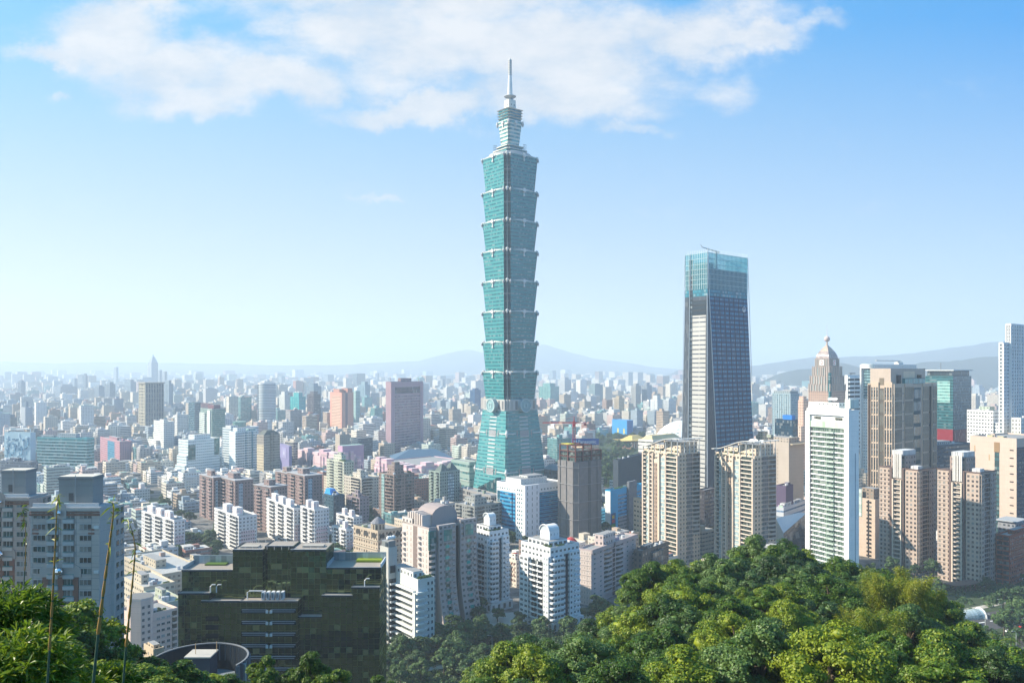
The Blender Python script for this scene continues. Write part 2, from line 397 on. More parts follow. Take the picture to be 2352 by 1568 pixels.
# ------------------------------------------------------------------ the tall stepped green tower
def local_root(name, X, d, a, label, cat, z=0., group=None):
    p = at(X, HY, d); return tag(empty(name, (p.x, p.y, z), math.pi / 2 - R(a)), label, cat, group)
def notched(h, c):
    p = []
    for k in range(4):
        q = [(-h, -h + 2 * c), (-h + c, -h + 2 * c), (-h + c, -h + c), (-h + 2 * c, -h + c), (-h + 2 * c, -h)]
        ang = math.pi / 2 * k
        p += [(x * math.cos(ang) - y * math.sin(ang), x * math.sin(ang) + y * math.cos(ang)) for x, y in q]
    return p
WHITE = (.62, .62, .60)
def sky_tower():
    D0 = 978.; rt = local_root('skyscraper', 1171.5, D0, 51, 'tallest tower, teal glass in eight flaring stacked modules with a spire', 'skyscraper')
    Z = lambda Y: EYE - (Y - HY) * float(np.interp(Y, [350, 430, 1000], [977, 958, 955])) / F
    GW, GD = (.045, .255, .265), (.008, .135, .165)
    # flaring base with belt
    m = MB(); A = notched(33.4, .9); B = notched(24.6, .9)
    m.loft(A, 0, B, Z(943), (.075, .29, .30), (.014, .16, .19), (1, .34, .25), 3, 4.3, roof=(.4, .4, .4)); base = m.build('tower_base', rt)
    def fx(face, s, o, z):     # face 0..3
        q = [(-o, s), (s, -o), (o, s), (s, o)][face]; return (q[0], q[1], z)
    def half(z): return 33.4 + (24.6 - 33.4) * z / Z(943)
    for f in range(4):
        z = 26.
        k = 0
        while z < Z(952):
            h = half(z); grey = k in (0, 11)
            if k in (0, 1, 11, 12):
                pass
            wd = 6.6
            m = MB(); P = [fx(f, -wd, half(z) + .35, z), fx(f, wd, half(z) + .35, z), fx(f, wd, half(z + 1.3) + .35, z + 1.3), fx(f, -wd, half(z + 1.3) + .35, z + 1.3)]
            if f in (0, 3): P = P[::-1]
            m.poly(P, None, (.66, .66, .66)); Q = [fx(f, -wd, half(z) - .2, z + 1.3), fx(f, wd, half(z) - .2, z + 1.3)]
            m.poly([P[2], P[3], Q[0], Q[1]] if f in (1, 2) else [P[0], P[1], Q[0], Q[1]], None, (.6, .6, .6)); m.build('ledge', rt)
            z += 4.5; k += 1
        for (z0, z1) in ((26.6, 34.), (Z(1001), Z(988))):
            m = MB(); wd = 7.0; P = [fx(f, -wd, half(z0) + .5, z0), fx(f, wd, half(z0) + .5, z0), fx(f, wd, half(z1) + .5, z1), fx(f, -wd, half(z1) + .5, z1)]
            if f in (0, 3): P = P[::-1]
            m.poly(P, [(0, 0), (14, 0), (14, 5), (0, 5)], (.33, .33, .34), (.22, .23, .24), (1, .5, 0)); m.build('louvre', rt)
            for sg in (-1, 1):
                m = MB(); a_, b_ = sorted((sg * 10.2, sg * 11.9)); P = [fx(f, a_, half(z0) + .5, z0), fx(f, b_, half(z0) + .5, z0), fx(f, b_, half(z1) + .5, z1), fx(f, a_, half(z1) + .5, z1)]
                if f in (0, 3): P = P[::-1]
                m.poly(P, [(0, 0), (2, 0), (2, 5), (0, 5)], (.33, .33, .34), (.22, .23, .24), (1, .5, 0)); m.build('louvre', rt)
                m = MB(); zc = (z0 + z1) / 2; hh = half(zc); a_, b_ = sorted((sg * 13.5, sg * (hh - 1)))
                lo, hi = fx(f, a_, hh - .3, zc - .5), fx(f, b_, hh + .6, zc + .5)
                m.box(min(lo[0], hi[0]), max(lo[0], hi[0]), min(lo[1], hi[1]), max(lo[1], hi[1]), zc - .5, zc + .5, (.6, .62, .62)); m.build('ledge', rt)
    for zc in (30.3, (Z(1001) + Z(988)) / 2):
        hh = half(zc)
        for sx in (-1, 1):
            for sy in (-1, 1):
                m = MB(); m.ring(sx * (hh - .5), sy * (hh - .5), zc - 4.2, zc, .6, 2.0, 8, WHITE); m.ring(sx * (hh - .5), sy * (hh - .5), zc - .001, zc + 4.6, 2.0, .5, 8, WHITE); m.build('corner_ornament', rt)
    zb0, zb1 = Z(943), Z(917)
    m = MB(); m.loft(notched(24.9, 2.2), zb0, notched(24.9, 2.2), zb1, (.44, .43, .41), (.16, .17, .18), (.5, .75, 0), 7, (zb1 - zb0) / 1.0, roof=(.4, .4, .4)); m.build('belt', rt)
    for f in range(4):     # round medallions
        m = MB(); zc = (zb0 + zb1) / 2 - .4; N = 28; r = 8.2; o0, o1 = 24., 30.5
        def rp(rr, o, k): t_ = 2 * math.pi * k / N; return fx(f, rr * math.cos(t_), o, zc + rr * math.sin(t_))
        for k in range(N):
            for (ra, oa, rb, ob, c) in ((r, o0, r, o1, (.33, .42, .44)), (r, o1, r - 1.0, o1, (.5, .62, .62)), (r - 1, o1, r - 1.4, o1 - .5, (.2, .3, .33)), (r - 1.4, o1 - .5, 0.01, o1 - .5, (.25, .42, .44))):
                P = [rp(ra, oa, k), rp(ra, oa, k + 1), rp(rb, ob, k + 1), rp(rb, ob, k)]
                m.poly(P if f in (1, 2) else P[::-1], None, c)
        md = m.build('medallion', rt)
        m = MB(); q = 2.6
        for (a0, a1, b0, b1) in ((-q, q, -q, -q + .5), (-q, q, q - .5, q), (-q, -q + .5, -q + .51, q - .51), (q - .5, q, -q + .51, q - .51)):
            lo, hi = fx(f, a0, o1 - .49, 0), fx(f, a1, o1 + .1, 0)
            m.box(min(lo[0], hi[0]), max(lo[0], hi[0]), min(lo[1], hi[1]), max(lo[1], hi[1]), zc + b0, zc + b1, (.5, .62, .62))
        m.build('square_frame', md)
    # eight modules
    tops = [363, 435, 505, 573, 643, 713, 783, 852, 917]
    for i in range(8):
        zt, zb = Z(tops[i]), Z(tops[i + 1]) + .02
        m = MB(); A = notched(23.6, 2.9); B = notched(26.4, 2.9)
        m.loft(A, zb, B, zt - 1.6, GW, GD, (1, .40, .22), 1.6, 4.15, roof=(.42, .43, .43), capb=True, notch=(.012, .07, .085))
        mod = m.build('tower_module', rt)
        for f in range(4):      # arched parapet line on each side
            m = MB(); N = 10; s1 = 26.4 - 5.9
            for k in range(N):
                sa, sb = -s1 + 2 * s1 * k / N, -s1 + 2 * s1 * (k + 1) / N
                za, zz = [zt - 1.7 + 2.2 * (1 - (q / s1) ** 2) for q in (sa, sb)]
                P = [fx(f, sa, 26.7, zt - 1.7), fx(f, sb, 26.7, zt - 1.7), fx(f, sb, 26.7, zz), fx(f, sa, 26.7, za)]
                m.poly(P if f in (1, 2) else P[::-1], None, (.55, .58, .56)); Q = [fx(f, sa, 25.9, za), fx(f, sb, 25.9, zz)]
                P2 = [P[3], P[2], Q[1], Q[0]]; m.poly(P2 if f in (1, 2) else P2[::-1], None, (.66, .66, .64))
            m.build('parapet', mod)
        for f in range(4):
            m = MB()
            def bx(a0, a1, o0, o1, z0, z1):
                lo, hi = fx(f, a0, o0, 0), fx(f, a1, o1, 0)
                m.box(min(lo[0], hi[0]), max(lo[0], hi[0]), min(lo[1], hi[1]), max(lo[1], hi[1]), z0, z1, (.68, .67, .64), bottom=True)
            bx(-1.9, 1.9, 26.4, 28., zt - 3.0, zt + .4); bx(-5.2, -1.95, 26.4, 27.3, zt - 1.6, zt - .3); bx(1.95, 5.2, 26.4, 27.3, zt - 1.6, zt - .3)
            bx(-1.1, 1.1, 26.3, 28.2, zt + .41, zt + 1.2); bx(-.5, .5, 26., 27.2, zt - 6.6, zt - 3.01); bx(-.95, .95, 25.8, 27.5, zt - 8.2, zt - 6.61)
            m.build('scroll_ornament', mod)
        for sx in (-1, 1):
            for sy in (-1, 1):
                m = MB(); q = 26.4 - 3.4; m.ring(sx * q, sy * q, zt - 3.5, zt - .2, .7, 1.9, 8, WHITE); m.ring(sx * q, sy * q, zt - .2, zt + 1.2, 1.9, .6, 8, WHITE)
                m.tube([(sx * (q - 2.2), sy * (q - 2.2), zb + .5), (sx * (q + .3), sy * (q + .3), zt - 3)], .28, 5, (.22, .32, .33)); m.build('corner_ornament', mod)
                for (ex, ey) in ((26.9, 21.), (21., 26.9)):
                    m = MB(); m.ring(sx * ex, sy * ey, zt - 5, zt - 2.6, .5, 1.3, 8, (.3, .3, .3)); m.ring(sx * ex, sy * ey, zt - 2.6, zt - .4, 1.3, .7, 8, (.55, .55, .54)); m.build('dragon_ornament', mod)
    # crown
    m = MB(); m.ring(0, 0, Z(363) - 1, Z(358), 25.5, 25.5, 36, (.45, .46, .47)); m.ring(0, 0, Z(358) - .01, Z(356), 25.5, 22, 36, (.5, .5, .5), roof=(.4, .4, .4)); m.build('roof_disc', rt)
    m = MB(); m.loft(notched(15.2, 1.5), Z(360), notched(15.2, 1.5), Z(350), GW, GD, (1, .5, .6), 2, 4); m.loft(notched(16, 1.2), Z(350) + .003, notched(16, 1.2), Z(348), (.6, .58, .52), roof=(.5, .5, .48)); m.build('crown_tier', rt)
    m = MB(); m.loft(notched(11.8, 1.5), Z(348) + .003, notched(11.8, 1.5), Z(341), GW, GD, (1, .5, .6), 2, 4); m.loft(notched(13, 1.2), Z(341) + .003, notched(13, 1.2), Z(339), (.6, .58, .52), roof=(.5, .5, .48)); m.build('crown_tier', rt)
    for (x, y) in ((-13.5, 12), (12, -13.5), (-11.5, -11.5)):
        m = MB()
        for q in (-1.8, 0, 1.8): m.tube([(x + q, y - q * .2, Z(348)), (x + q, y - q * .2, Z(333))], .22, 4, (.2, .22, .24))
        for zz in (Z(344), Z(339), Z(334)): m.tube([(x - 2, y, zz), (x + 2, y, zz)], .22, 4, (.2, .22, .24))
        m.build('maintenance_cradle', rt)
    zl, zh = Z(339), Z(281)
    m = MB(); m.loft(notched(8.4, 1.0), zl, notched(11.3, 1.2), zh, (.62, .60, .52), (.07, .28, .28), (1, .55, .3), 2, 4.1, roof=(.5, .5, .48)); m.build('pinnacle', rt)
    for k in range(4):
        m = MB(); z0 = Z(280 - k * 6.4); h0 = 10.2 + k * .2; m.loft(notched(h0, 1), z0, notched(h0, 1), z0 + 2.2, GW, GD, (1, .6, .6), 2, 2.2); m.loft(notched(h0 - .3, .8), z0 + 2.2, notched(h0 + 1.4, .8), z0 + 3.0, (.60, .57, .50)); m.build('eave', rt)
    for f in range(4):
        m = MB(); lo, hi = fx(f, -1.6, 10.4, 0), fx(f, 1.6, 12.2, 0)
        m.box(min(lo[0], hi[0]), max(lo[0], hi[0]), min(lo[1], hi[1]), max(lo[1], hi[1]), zh - 4, zh - .5, WHITE, bottom=True)
        lo, hi = fx(f, -.5, 9.9, 0), fx(f, .5, 11.6, 0); m.box(min(lo[0], hi[0]), max(lo[0], hi[0]), min(lo[1], hi[1]), max(lo[1], hi[1]), zh - 8, zh - 4.01, WHITE, bottom=True); m.build('scroll_ornament', rt)
    for sx, sy in ((-1, 1), (1, -1), (1, 1), (-1, -1)):
        m = MB(); m.ring(sx * 11, sy * 11, zh - 6, zh - 3, .8, 1.6, 8, (.4, .4, .4)); m.ring(sx * 11, sy * 11, zh - 3, zh + .4, 1.6, .8, 8, (.5, .5, .5)); m.build('dragon_ornament', rt)
    m = MB(); m.loft(notched(5.8, .5), Z(255.5), notched(5.2, .5), Z(231), (.62, .60, .54), (.1, .12, .14), (.3, .16, 0), 4, 11); m.build('neck', rt)
    m = MB(); m.ring(0, 0, Z(231), Z(226), 3.2, 4.0, 20, (.25, .28, .3)); m.ring(0, 0, Z(226), Z(222), 4.2, 7.4, 20, (.42, .42, .42), capb=True); m.ring(0, 0, Z(222), Z(221), 7.4, 7.2, 20, (.5, .5, .5)); m.build('cup', rt)
    m = MB(); m.ring(0, 0, Z(221), Z(173), 3.2, 2.2, 12, (.66, .68, .68)); sp = m.build('spire', rt)
    for k in range(9):
        m = MB(); z0 = Z(173 - k * 3.9); m.ring(0, 0, z0, z0 + 1.0, 1.7, 1.7, 10, (.45, .47, .5)); m.ring(0, 0, z0 + 1.0, z0 + 2.03, 2.35, 2.15, 10, (.62, .6, .55), capb=True); m.build('spire_ring', sp)
    m = MB(); m.ring(0, 0, Z(138), Z(134), 1.6, .5, 8, (.5, .5, .48)); m.build('spire_tip', sp)
    class S: pass
    o = S(); o.root = rt; o.R = o.L = 70; o.off = 35
    HEROES.append((1092, 1257, 1000, D0 - 40, o, 'tall green stepped tower'))
sky_tower()

# ------------------------------------------------------------------ the leaning dark blue tower with a slanted fold
def fold_tower():
    d = 800.; p = at(1625, HY, d); rt = tag(empty('skyscraper', (p.x, p.y, 0), math.pi / 2 - R(51)), 'dark blue glass tower tapering upward with a slanted white edge and open teal crown', 'skyscraper')
    zt, zc = 224., 267.5
    A, B, C, D, E = (-2, 32), (-2, -2), (16, -3), (78, -3), (78, 32)
    a, b, c, dd, e = (0, 28), (0, 0), (2.6, 0), (67, 0), (67, 28)
    NV = (.008, .05, .125)
    for (p0, p1, q0, q1, nm, cc, ww, st, bay, fl) in ((A, B, a, b, 'side_wall', (.05, .06, .08), (.10, .13, .16), (.35, 1, .2), 1.5, 4.6), (B, C, b, c, 'folded_wall', (.035, .05, .08), (.16, .20, .22), (.22, 1, .3), 1.8, 4.6),
            (C, D, c, dd, 'front_wall', NV, (.05, .30, .50), (.5, .42, .12), 1.5, 4.6), (D, E, dd, e, 'far_wall', NV, (.1, .3, .4), (.5, .4, .5), 2.2, 4.6), (E, A, e, a, 'back_wall', NV, (.1, .3, .4), (.5, .4, .5), 2.2, 4.6)):
        m = MB(); m.wall(p0, p1, 0, zt, cc, ww, st, bay, fl, q0, q1)
        if nm == 'folded_wall': m.S[0] = (4, st)
        m.build(nm, rt)
    # piers on the front wall every seventh bay and the cream service wall
    L = lambda p0, p1, t_: (p0[0] + (p1[0] - p0[0]) * t_, p0[1] + (p1[1] - p0[1]) * t_)
    for k in range(1, 8):
        lo, hi = L(C, D, k / 8), L(c, dd, k / 8); m = MB(); m.tube([(lo[0], lo[1] - .1, 0), (hi[0], hi[1] - .1, zt)], .38, 4, (.03, .05, .09)); m.build('mullion', rt)
    def strip(y0, y1, z0, z1, c_, w_, st, nm, fl=4.6, out=.35):
        m = MB()
        f = lambda y, z: (-2 - out + 2 * z / zt, y)
        m.wall(f(y1, z0), f(y0, z0), z0, z1, col_(c_), col_(w_), st, 30, fl, f(y1, z1), f(y0, z1))
        m.wall(f(y0, z0), (f(y0, z0)[0] + .5, y0), z0, z1, col_(c_), DARK, NOWIN, 5, fl, f(y0, z1), (f(y0, z1)[0] + .5, y0)); m.build(nm, rt)
    strip(1.5, 18, 0, 205, (.47, .46, .43), (.04, .05, .07), (1, .26, 0), 'service_wall', out=.5)
    strip(18.2, 23, 0, 262, (.02, .03, .04), (.09, .12, .15), (.7, .5, .2), 'service_slot', out=.1)
    strip(1.5, 18, 205, 220, (.03, .04, .05), (.03, .04, .05), (1, .5, 0), 'plant_floor')
    m = MB()
    m.box(0, 67, 0, 28, zt, 231, (.02, .13, .18), (.04, .22, .29), (1, .6, .3), 2.2, 4.2)
    m.box(.6, 66.4, .6, 27.4, 230.99, 252, (.03, .17, .24), (.05, .24, .32), (.8, .6, .6), 2.2, 4.2); m.build('crown_storeys', rt)
    m = MB(); m.box(1.5, 14, 3, 18, 251.9, 258, (.3, .45, .45), (.4, .55, .55), (1, .5, .3), 2, 3); m.build('plant_room', rt)
    n = 0
    for k in range(31):
        m = MB(); x = .3 + k * 66.4 / 30; m.box(x, x + .3, -.25, .05, 231, zc + 3.5, (.55, .66, .68)); m.build('crown_fin', rt)
    for k in range(13):
        m = MB(); y = .3 + k * 27.2 / 12; m.box(-.25, .05, y, y + .3, 231, zc + 3, (.62, .7, .7)); m.build('crown_fin', rt)
    for k in range(15):
        m = MB(); x = .3 + k * 66.4 / 14; m.box(x, x + .35, 27.8, 28.1, 231, zc + 3, (.45, .55, .58)); m.build('crown_fin', rt)
    for zz in (236, 241, 246, 251, 256, 261.5, 267):
        m = MB(); m.box(-.35, 67.3, -.3, 0, zz, zz + .35, (.4, .55, .58), bottom=True); m.box(-.3, 0, .01, 28, zz, zz + .35, (.4, .55, .58), bottom=True); m.box(0, 67, 27.9, 28.2, zz, zz + .35, (.4, .55, .58), bottom=True); m.build('crown_beam', rt)
    # teal glazing of the crown
    g = bpy.data.materials.new('clear_teal_glass'); g.use_nodes = True; t = NT(g.node_tree)
    tr = t.n('ShaderNodeBsdfTransparent'); tr.inputs[0].default_value = (.35, .68, .76, 1); gl = t.n('ShaderNodeBsdfPrincipled'); gl.inputs['Base Color'].default_value = (.05, .3, .36, 1); gl.inputs['Roughness'].default_value = .08
    ms = t.n('ShaderNodeMixShader'); ms.inputs[0].default_value = .42; t.l(tr.outputs[0], ms.inputs[1]); t.l(gl.outputs[0], ms.inputs[2]); o = t.n('ShaderNodeOutputMaterial'); t.l(ms.outputs[0], o.inputs[0]); MATS['clear_teal_glass'] = g
    m = MB(); m.poly([(0.1, .1, 231), (66.9, .1, 231), (66.9, .1, zc), (.1, .1, zc)]); m.poly([(.1, 27.8, 231), (.1, .1, 231), (.1, .1, zc), (.1, 27.8, zc)]); m.poly([(66.9, .1, 231), (66.9, 27.8, 231), (66.9, 27.8, zc), (66.9, .1, zc)]); m.build('crown_glass', rt, g)
    EC = (.8, .82, .82)
    for (p0, p1) in (((16, -3.3, 0), (2.6, -.3, zt)), ((2.6, -.3, zt), (.2, -.35, zc + 5)), ((-2.3, 32, 0), (-.3, 28, zc)), ((-2.4, 23.3, 0), (-.5, 21, zc)), ((78.2, -3.2, 0), (67.2, -.2, zc)), ((-2.6, -1.9, 0), (-.4, 0, zt + 2))):
        m = MB(); m.tube([p0, p1], .42, 4, EC); m.build('edge_trim', rt)
    m = MB(); m.tube([(4, 10, zc + 6.5), (40, 16, zc + 5.3)], [.35, .9], 6, (.3, .34, .38)); m.tube([(2, 10, zc + 9), (5, 10, zc + 6.2)], .3, 5, (.35, .38, .4)); m.ring(34, 15, 252, zc + 5, 1.2, 1.2, 8, (.3, .33, .36)); m.build('roof_crane', rt)
    m = MB()     # round emblem on the wall
    for k in range(24):
        t0, t1 = 2 * math.pi * k / 24, 2 * math.pi * (k + 1) / 24
        for (r0, r1) in ((2.3, 2.9),):
            m.poly([(60 + r0 * math.cos(t0), -.9, 213 + r0 * math.sin(t0)), (60 + r1 * math.cos(t0), -.9, 213 + r1 * math.sin(t0)), (60 + r1 * math.cos(t1), -.9, 213 + r1 * math.sin(t1)), (60 + r0 * math.cos(t1), -.9, 213 + r0 * math.sin(t1))], None, (.75, .78, .8))
    m.box(58.4, 61.6, -1., -.8, 211.4, 212.4, (.75, .78, .8)); m.box(57.6, 62.4, -1., -.8, 213., 213.6, (.75, .78, .8)); m.build('emblem', rt)
    class S: pass
    s = S(); s.root = rt; s.R = 80; s.L = 34; s.off = 4; HEROES.append((1566, 1737, 590, 800, s, 'dark blue folded tower'))
fold_tower()

# ------------------------------------------------------------------ towers on the right side
def pyramid_tower():
    t = T('office_tower', 'pink granite office tower with stepped domed crown and ball finial', 'office tower', 1857, 1907, 1942, 892, 1120, 51, short='pink tower with the domed crown')
    H = t.H; PK, PD = (.46, .32, .25), (.42, .35, .31)
    t.body(PK, (.06, .07, .09), (.42, .6, 0), 3.0, 3.6, z1=H - 4, parapet=False)
    Rr, Ll = t.R, t.L; cx, cyy = Rr / 2, Ll / 2
    z = H - 4
    tiers = [(1.0, 9), (.92, 12), (.80, 13), (.64, 11)]
    for f_, h in tiers:
        m = MB(); m.box(cx - f_ * cx, cx + f_ * cx, cyy - f_ * cyy, cyy + f_ * cyy, z, z + h, PD, (.22, .32, .32), (.45, .9, .1), 2.4, h); m.build('crown_tier', t.root)
        for fc in 'LR':
            n = 9
            m = MB(); S_ = Ll if fc == 'L' else Rr; o = -(1 - f_) * (cx if fc == 'L' else cyy)
            for k in range(n):
                q = (1 - f_) * S_ / 2 + f_ * S_ * k / (n - 1); q = min(max(q, (1 - f_) * S_ / 2 + .5), S_ - (1 - f_) * S_ / 2 - .5)
                t.mbox(m, fc, q - .5, q + .5, o, o + .8, z, z + h + 1.2, PD)
            m.build('crown_pier', t.root)
        z += h
    # curved dome of square plan
    f0 = .60; N = 9; hh = zat(793, 1150) - z; DC = [(.36, .28, .25), (.62, .42, .28), (.30, .26, .26)]
    prev = f0
    for k in range(N):
        f1 = f0 * math.cos((k + 1) / N * math.pi / 2 * .93); m = MB()
        A = [(cx - prev * cx, cyy - prev * cyy), (cx + prev * cx, cyy - prev * cyy), (cx + prev * cx, cyy + prev * cyy), (cx - prev * cx, cyy + prev * cyy)]
        B = [(cx + (x - cx) * f1 / prev, cyy + (y - cyy) * f1 / prev) for x, y in A]
        m.loft(A, z + hh * k / N, B, z + hh * (k + 1) / N, DC[0] if k < 5 else DC[1], DC[2], (1, .5, 0), 3, hh / N / 2); m.build('dome_course', t.root); prev = f1
    z += hh
    m = MB(); m.ring(cx, cyy, z, z + 5, 1.6, 1.0, 8, PD); m.build('finial', t.root)
    m = MB(); 
    for k in range(6):
        a0, a1 = math.pi * k / 6 - math.pi / 2, math.pi * (k + 1) / 6 - math.pi / 2; m.ring(cx, cyy, z + 9 + 4.2 * math.sin(a0), z + 9 + 4.2 * math.sin(a1), max(.05, 4.2 * math.cos(a0)), max(.05, 4.2 * math.cos(a1)), 14, (.52, .42, .40), cap=False)
    m.build('finial_ball', t.root)
    m = MB(); m.ring(cx, cyy, z + 13, z + 29, .45, .12, 6, (.6, .6, .6)); m.build('mast', t.root)
    zz = H - 4 + 34
    for fc in 'LR':     # white squares with a red swirl
        S_ = Ll if fc == 'L' else Rr; o = -.36 * (cx if fc == 'L' else cyy) + .9; m = MB(); t.mbox(m, fc, S_ / 2 - 3.4, S_ / 2 + 3.4, o - .8, o, zz + 2.5, zz + 10, (.8, .78, .75)); sg = m.build('sign', t.root)
        m = MB()
        for k in range(14):
            a0, a1 = .4 + k * .36, .4 + (k + 1) * .36; P = []
            for (aa, rr) in ((a0, 1.5), (a0, 2.5), (a1, 2.5), (a1, 1.5)):
                s_, zq = S_ / 2 + rr * math.cos(aa), zz + 6.2 + rr * math.sin(aa); P.append((-o - .06, s_, zq) if fc == 'L' else (s_, -o - .06, zq))
            m.poly(P, None, (.65, .05, .06))
        m.build('emblem', sg)
    t.slot('L', 0, 2.6, 0, H + 22, '#14404a', .5, (1, .6, .3), '#3a7d84', 'corner_glazing'); t.slot('R', 0, 2.6, 0, H + 22, '#14404a', .5, (1, .6, .3), '#3a7d84', 'corner_glazing')
    t2 = T('office_tower', 'slender pale pink setback tower on the near side of the domed tower', 'office tower', 1833, 1845, 1856, 921, 1010, 51, short='slender pink setback tower')
    t2.body('#d6b7a6', '#4a4444', (.42, .55, 0), 2.6, 3.5); t2.pent(.1, .8, .1, .9, 6); t2.panel('L', 0, t2.L * .5, 5, 0, t2.H * .72, '#dcc0ae', '#4a4444', (.42, .55, 0), 2.6); t2.clutter(2, 5)
pyramid_tower()

def white_balcony_tower():
    t = T('apartment_tower', 'slim bright white apartment tower with stacked glass balconies and a blank side wall', 'apartment tower', 1853, 1953, 1973, 945, 537, 62, short='slim white apartment tower')
    W = (.86, .86, .84); t.body(W, '#2b3a34', (.0, .0, 0), 3.2, 3.3, parapet=True); L, Rr, H = t.L, t.R, t.H
    s0, s1 = L * .12, L * .885
    m = MB(); t.mbox(m, 'L', s0, s1, .0, .05, 8, H - 12, '#7c9084', w='#3c4e46', st=(.8, .72, 0), bay=1.9, fl=3.3); m.build('glazing', t.root)
    n = int((H - 20) / 3.3)
    for i in range(n):
        z = H - 15.5 - i * 3.3; m = MB(); t.mbox(m, 'L', s0, s1, .051, .75, z, z + .75, (.88, .88, .86), bottom=True); m.build('balcony', t.root)
        m = MB(); t.mbox(m, 'L', L * .34, L * .52, .76, 1.7, z - .1, z + 1.15, '#a6b8ad', w='#c4d2c8', st=(.9, .5, 0), bay=1.3, fl=1.2, bottom=True); m.build('glass_balcony', t.root)
    for (a, b) in ((0, L * .105), (L * .9, L)):
        m = MB(); t.mbox(m, 'L', a, b, .02, 1.5, 0, H + (2 if a == 0 else -1), W); m.build('frame_wall', t.root)
    m = MB(); t.mbox(m, 'L', L * .106, L * .899, .02, 1.5, H - 3.2, H + 2, W); m.build('frame_beam', t.root)
    m = MB(); t.mbox(m, 'L', s0, s1, .1, .9, H - 12, H - 7.6, '#a9bfa8', w='#bcd0ba', st=(.92, .9, 0), bay=2.6, fl=4.4); m.build('glass_screen', t.root)
    for a in (.17, .66):
        m = MB(); t.mbox(m, 'L', L * a, L * (a + .16), .05, .3, H - 6.3, H - 4.6, '#55584f', w='#2b2d2a', st=(.6, .6, 0), bay=1.4, fl=1.7); m.build('vent_opening', t.root)
    m = MB(); t.mbox(m, 'L', L * .885, L * .9 - .01, .02, .5, 0, H - 9, '#c9a68e', w='#8b5c49', st=(1, .5, 0), bay=2, fl=3.3); m.build('tiled_strip', t.root)
    t.slot('R', t.R * .55, t.R * .6, 20, H - 28, '#54718c', .12); t.pent(-.0, .75, .25, .95, 5.5, W); m = MB(); m.box(0, Rr, 0, L * .12, H + 2, H + 8, '#b8c6c0', '#dfe6e2', (.3, 1, 0), 1.2, 6); m.build('roof_screen', t.root)
    for y in (.52, .42): dish_on(t.root, (Rr * .4, L * y, H + 5.6), 1.9)
def dish_on(root, p, r):
    m = MB(); N = 14; x, y, z = p; ax = Vector((-.5, -.2, .85)).normalized(); e1 = ax.cross(Vector((0, 0, 1))).normalized(); e2 = ax.cross(e1); c0 = Vector((x, y, z + 1.8)); m.tube([(x, y, z - .1), (x, y, z + 1.6)], .15, 5, (.6, .6, .6))
    for k in range(N):
        a0, a1 = 2 * math.pi * k / N, 2 * math.pi * (k + 1) / N
        P = [c0 + ax * .5 + (e1 * math.cos(q) + e2 * math.sin(q)) * r for q in (a0, a1)]
        m.poly([c0, P[0], P[1]], None, (.8, .8, .78)); m.poly([c0 - ax * .1, P[1], P[0]], None, (.7, .7, .7))
    m.build('satellite_dish', root)
white_balcony_tower()

def brown_twin(lbl, X0, Xc, X1, Yt, d, seed, short):
    t = T('apartment_tower', lbl, 'apartment tower', X0, Xc, X1, Yt, d, 55, group='brown twin apartment towers', short=short)
    W, DK = (.45, .36, .30), (.14, .10, .09); L, Rr, H = t.L, t.R, t.H
    t.body(W, '#2a2a2c', (.46, .5, 0), 3.1, 3.25)
    t.bands('L', (.50, .42, .37), .35, .45, 3.25); t.bands('R', (.44, .37, .33), .35, .45, 3.25)
    t.panel('L', L * .64, L * .70, 1.6, 0, H + 1, DK, st=NOWIN, name='dark_pier'); t.panel('L', L * .33, L * .37, 1.6, 0, H + 1, DK, st=NOWIN, name='dark_pier')
    t.panel('L', 0, L * .30, .9, 0, H, W, '#26282c', (.5, .5, 0), 3.0); t.panel('R', Rr * .0, Rr * .18, 1.0, 0, H, W, '#26282c', (.5, .5, 0), 3.0)
    t.panel('R', Rr * .25, Rr * .52, -.02 + .1, 0, H, (.10, .08, .08), '#101418', (.6, .5, 0), 3.0); t.panel('R', Rr * .55, Rr * .8, 1.0, 0, H, (.30, .25, .23), '#26282c', (.5, .5, 0), 3.0)
    t.balc('L', [(L * .385, L * .625)], (.40, .33, .28), 1.7, 1.0, 3, H - 8, 3.25, '#5a6660', rail=(.55, .47, .40))
    t.fins('L', 2, (.66, .56, .46), 2.3, .8, 0, H - 7, L * .385, L * .625, 'column')
    t.pent(.06, .62, .34, .72, 11, (.32, .25, .22)); t.fins('L', 5, (.60, .58, .55), 1.0, .9, H - 6, H + 12, L * .40, L * .62, 'crown_fin')
    m = MB(); m.box(.0 * Rr, .70 * Rr, .38 * L, .66 * L, H + 11, H + 14.5, (.58, .58, .58), (.35, .36, .37), (.5, 1, 0), 1.2, 3.5, roof=(.6, .6, .6)); m.build('roof_screen', t.root)
    m = MB(); m.box(.05 * Rr, .3 * Rr, .02 * L, .2 * L, H, H + 3.8, (.62, .62, .62), (.45, .46, .47), (.5, 1, 0), 1.2, 3.5); m.build('roof_screen', t.root)
    for q in ((-.6, Rr + .6, -.6, .3), (-.6, .3, .31, L + .6)):
        m = MB(); m.box(*q, H + 1.101, H + 1.7, (.16, .11, .10), bottom=True); m.build('cornice', t.root)
    t.clutter(2, seed)
brown_twin('brown apartment tower with fluted grey crown, in front of the ribbed tan tower', 2020, 2108, 2150, 1083, 589, 4, 'near brown apartment tower')
brown_twin('brown apartment tower with fluted grey crown, standing apart nearest the right edge park', 2153, 2251, 2288, 1090, 555, 5, 'right brown apartment tower')

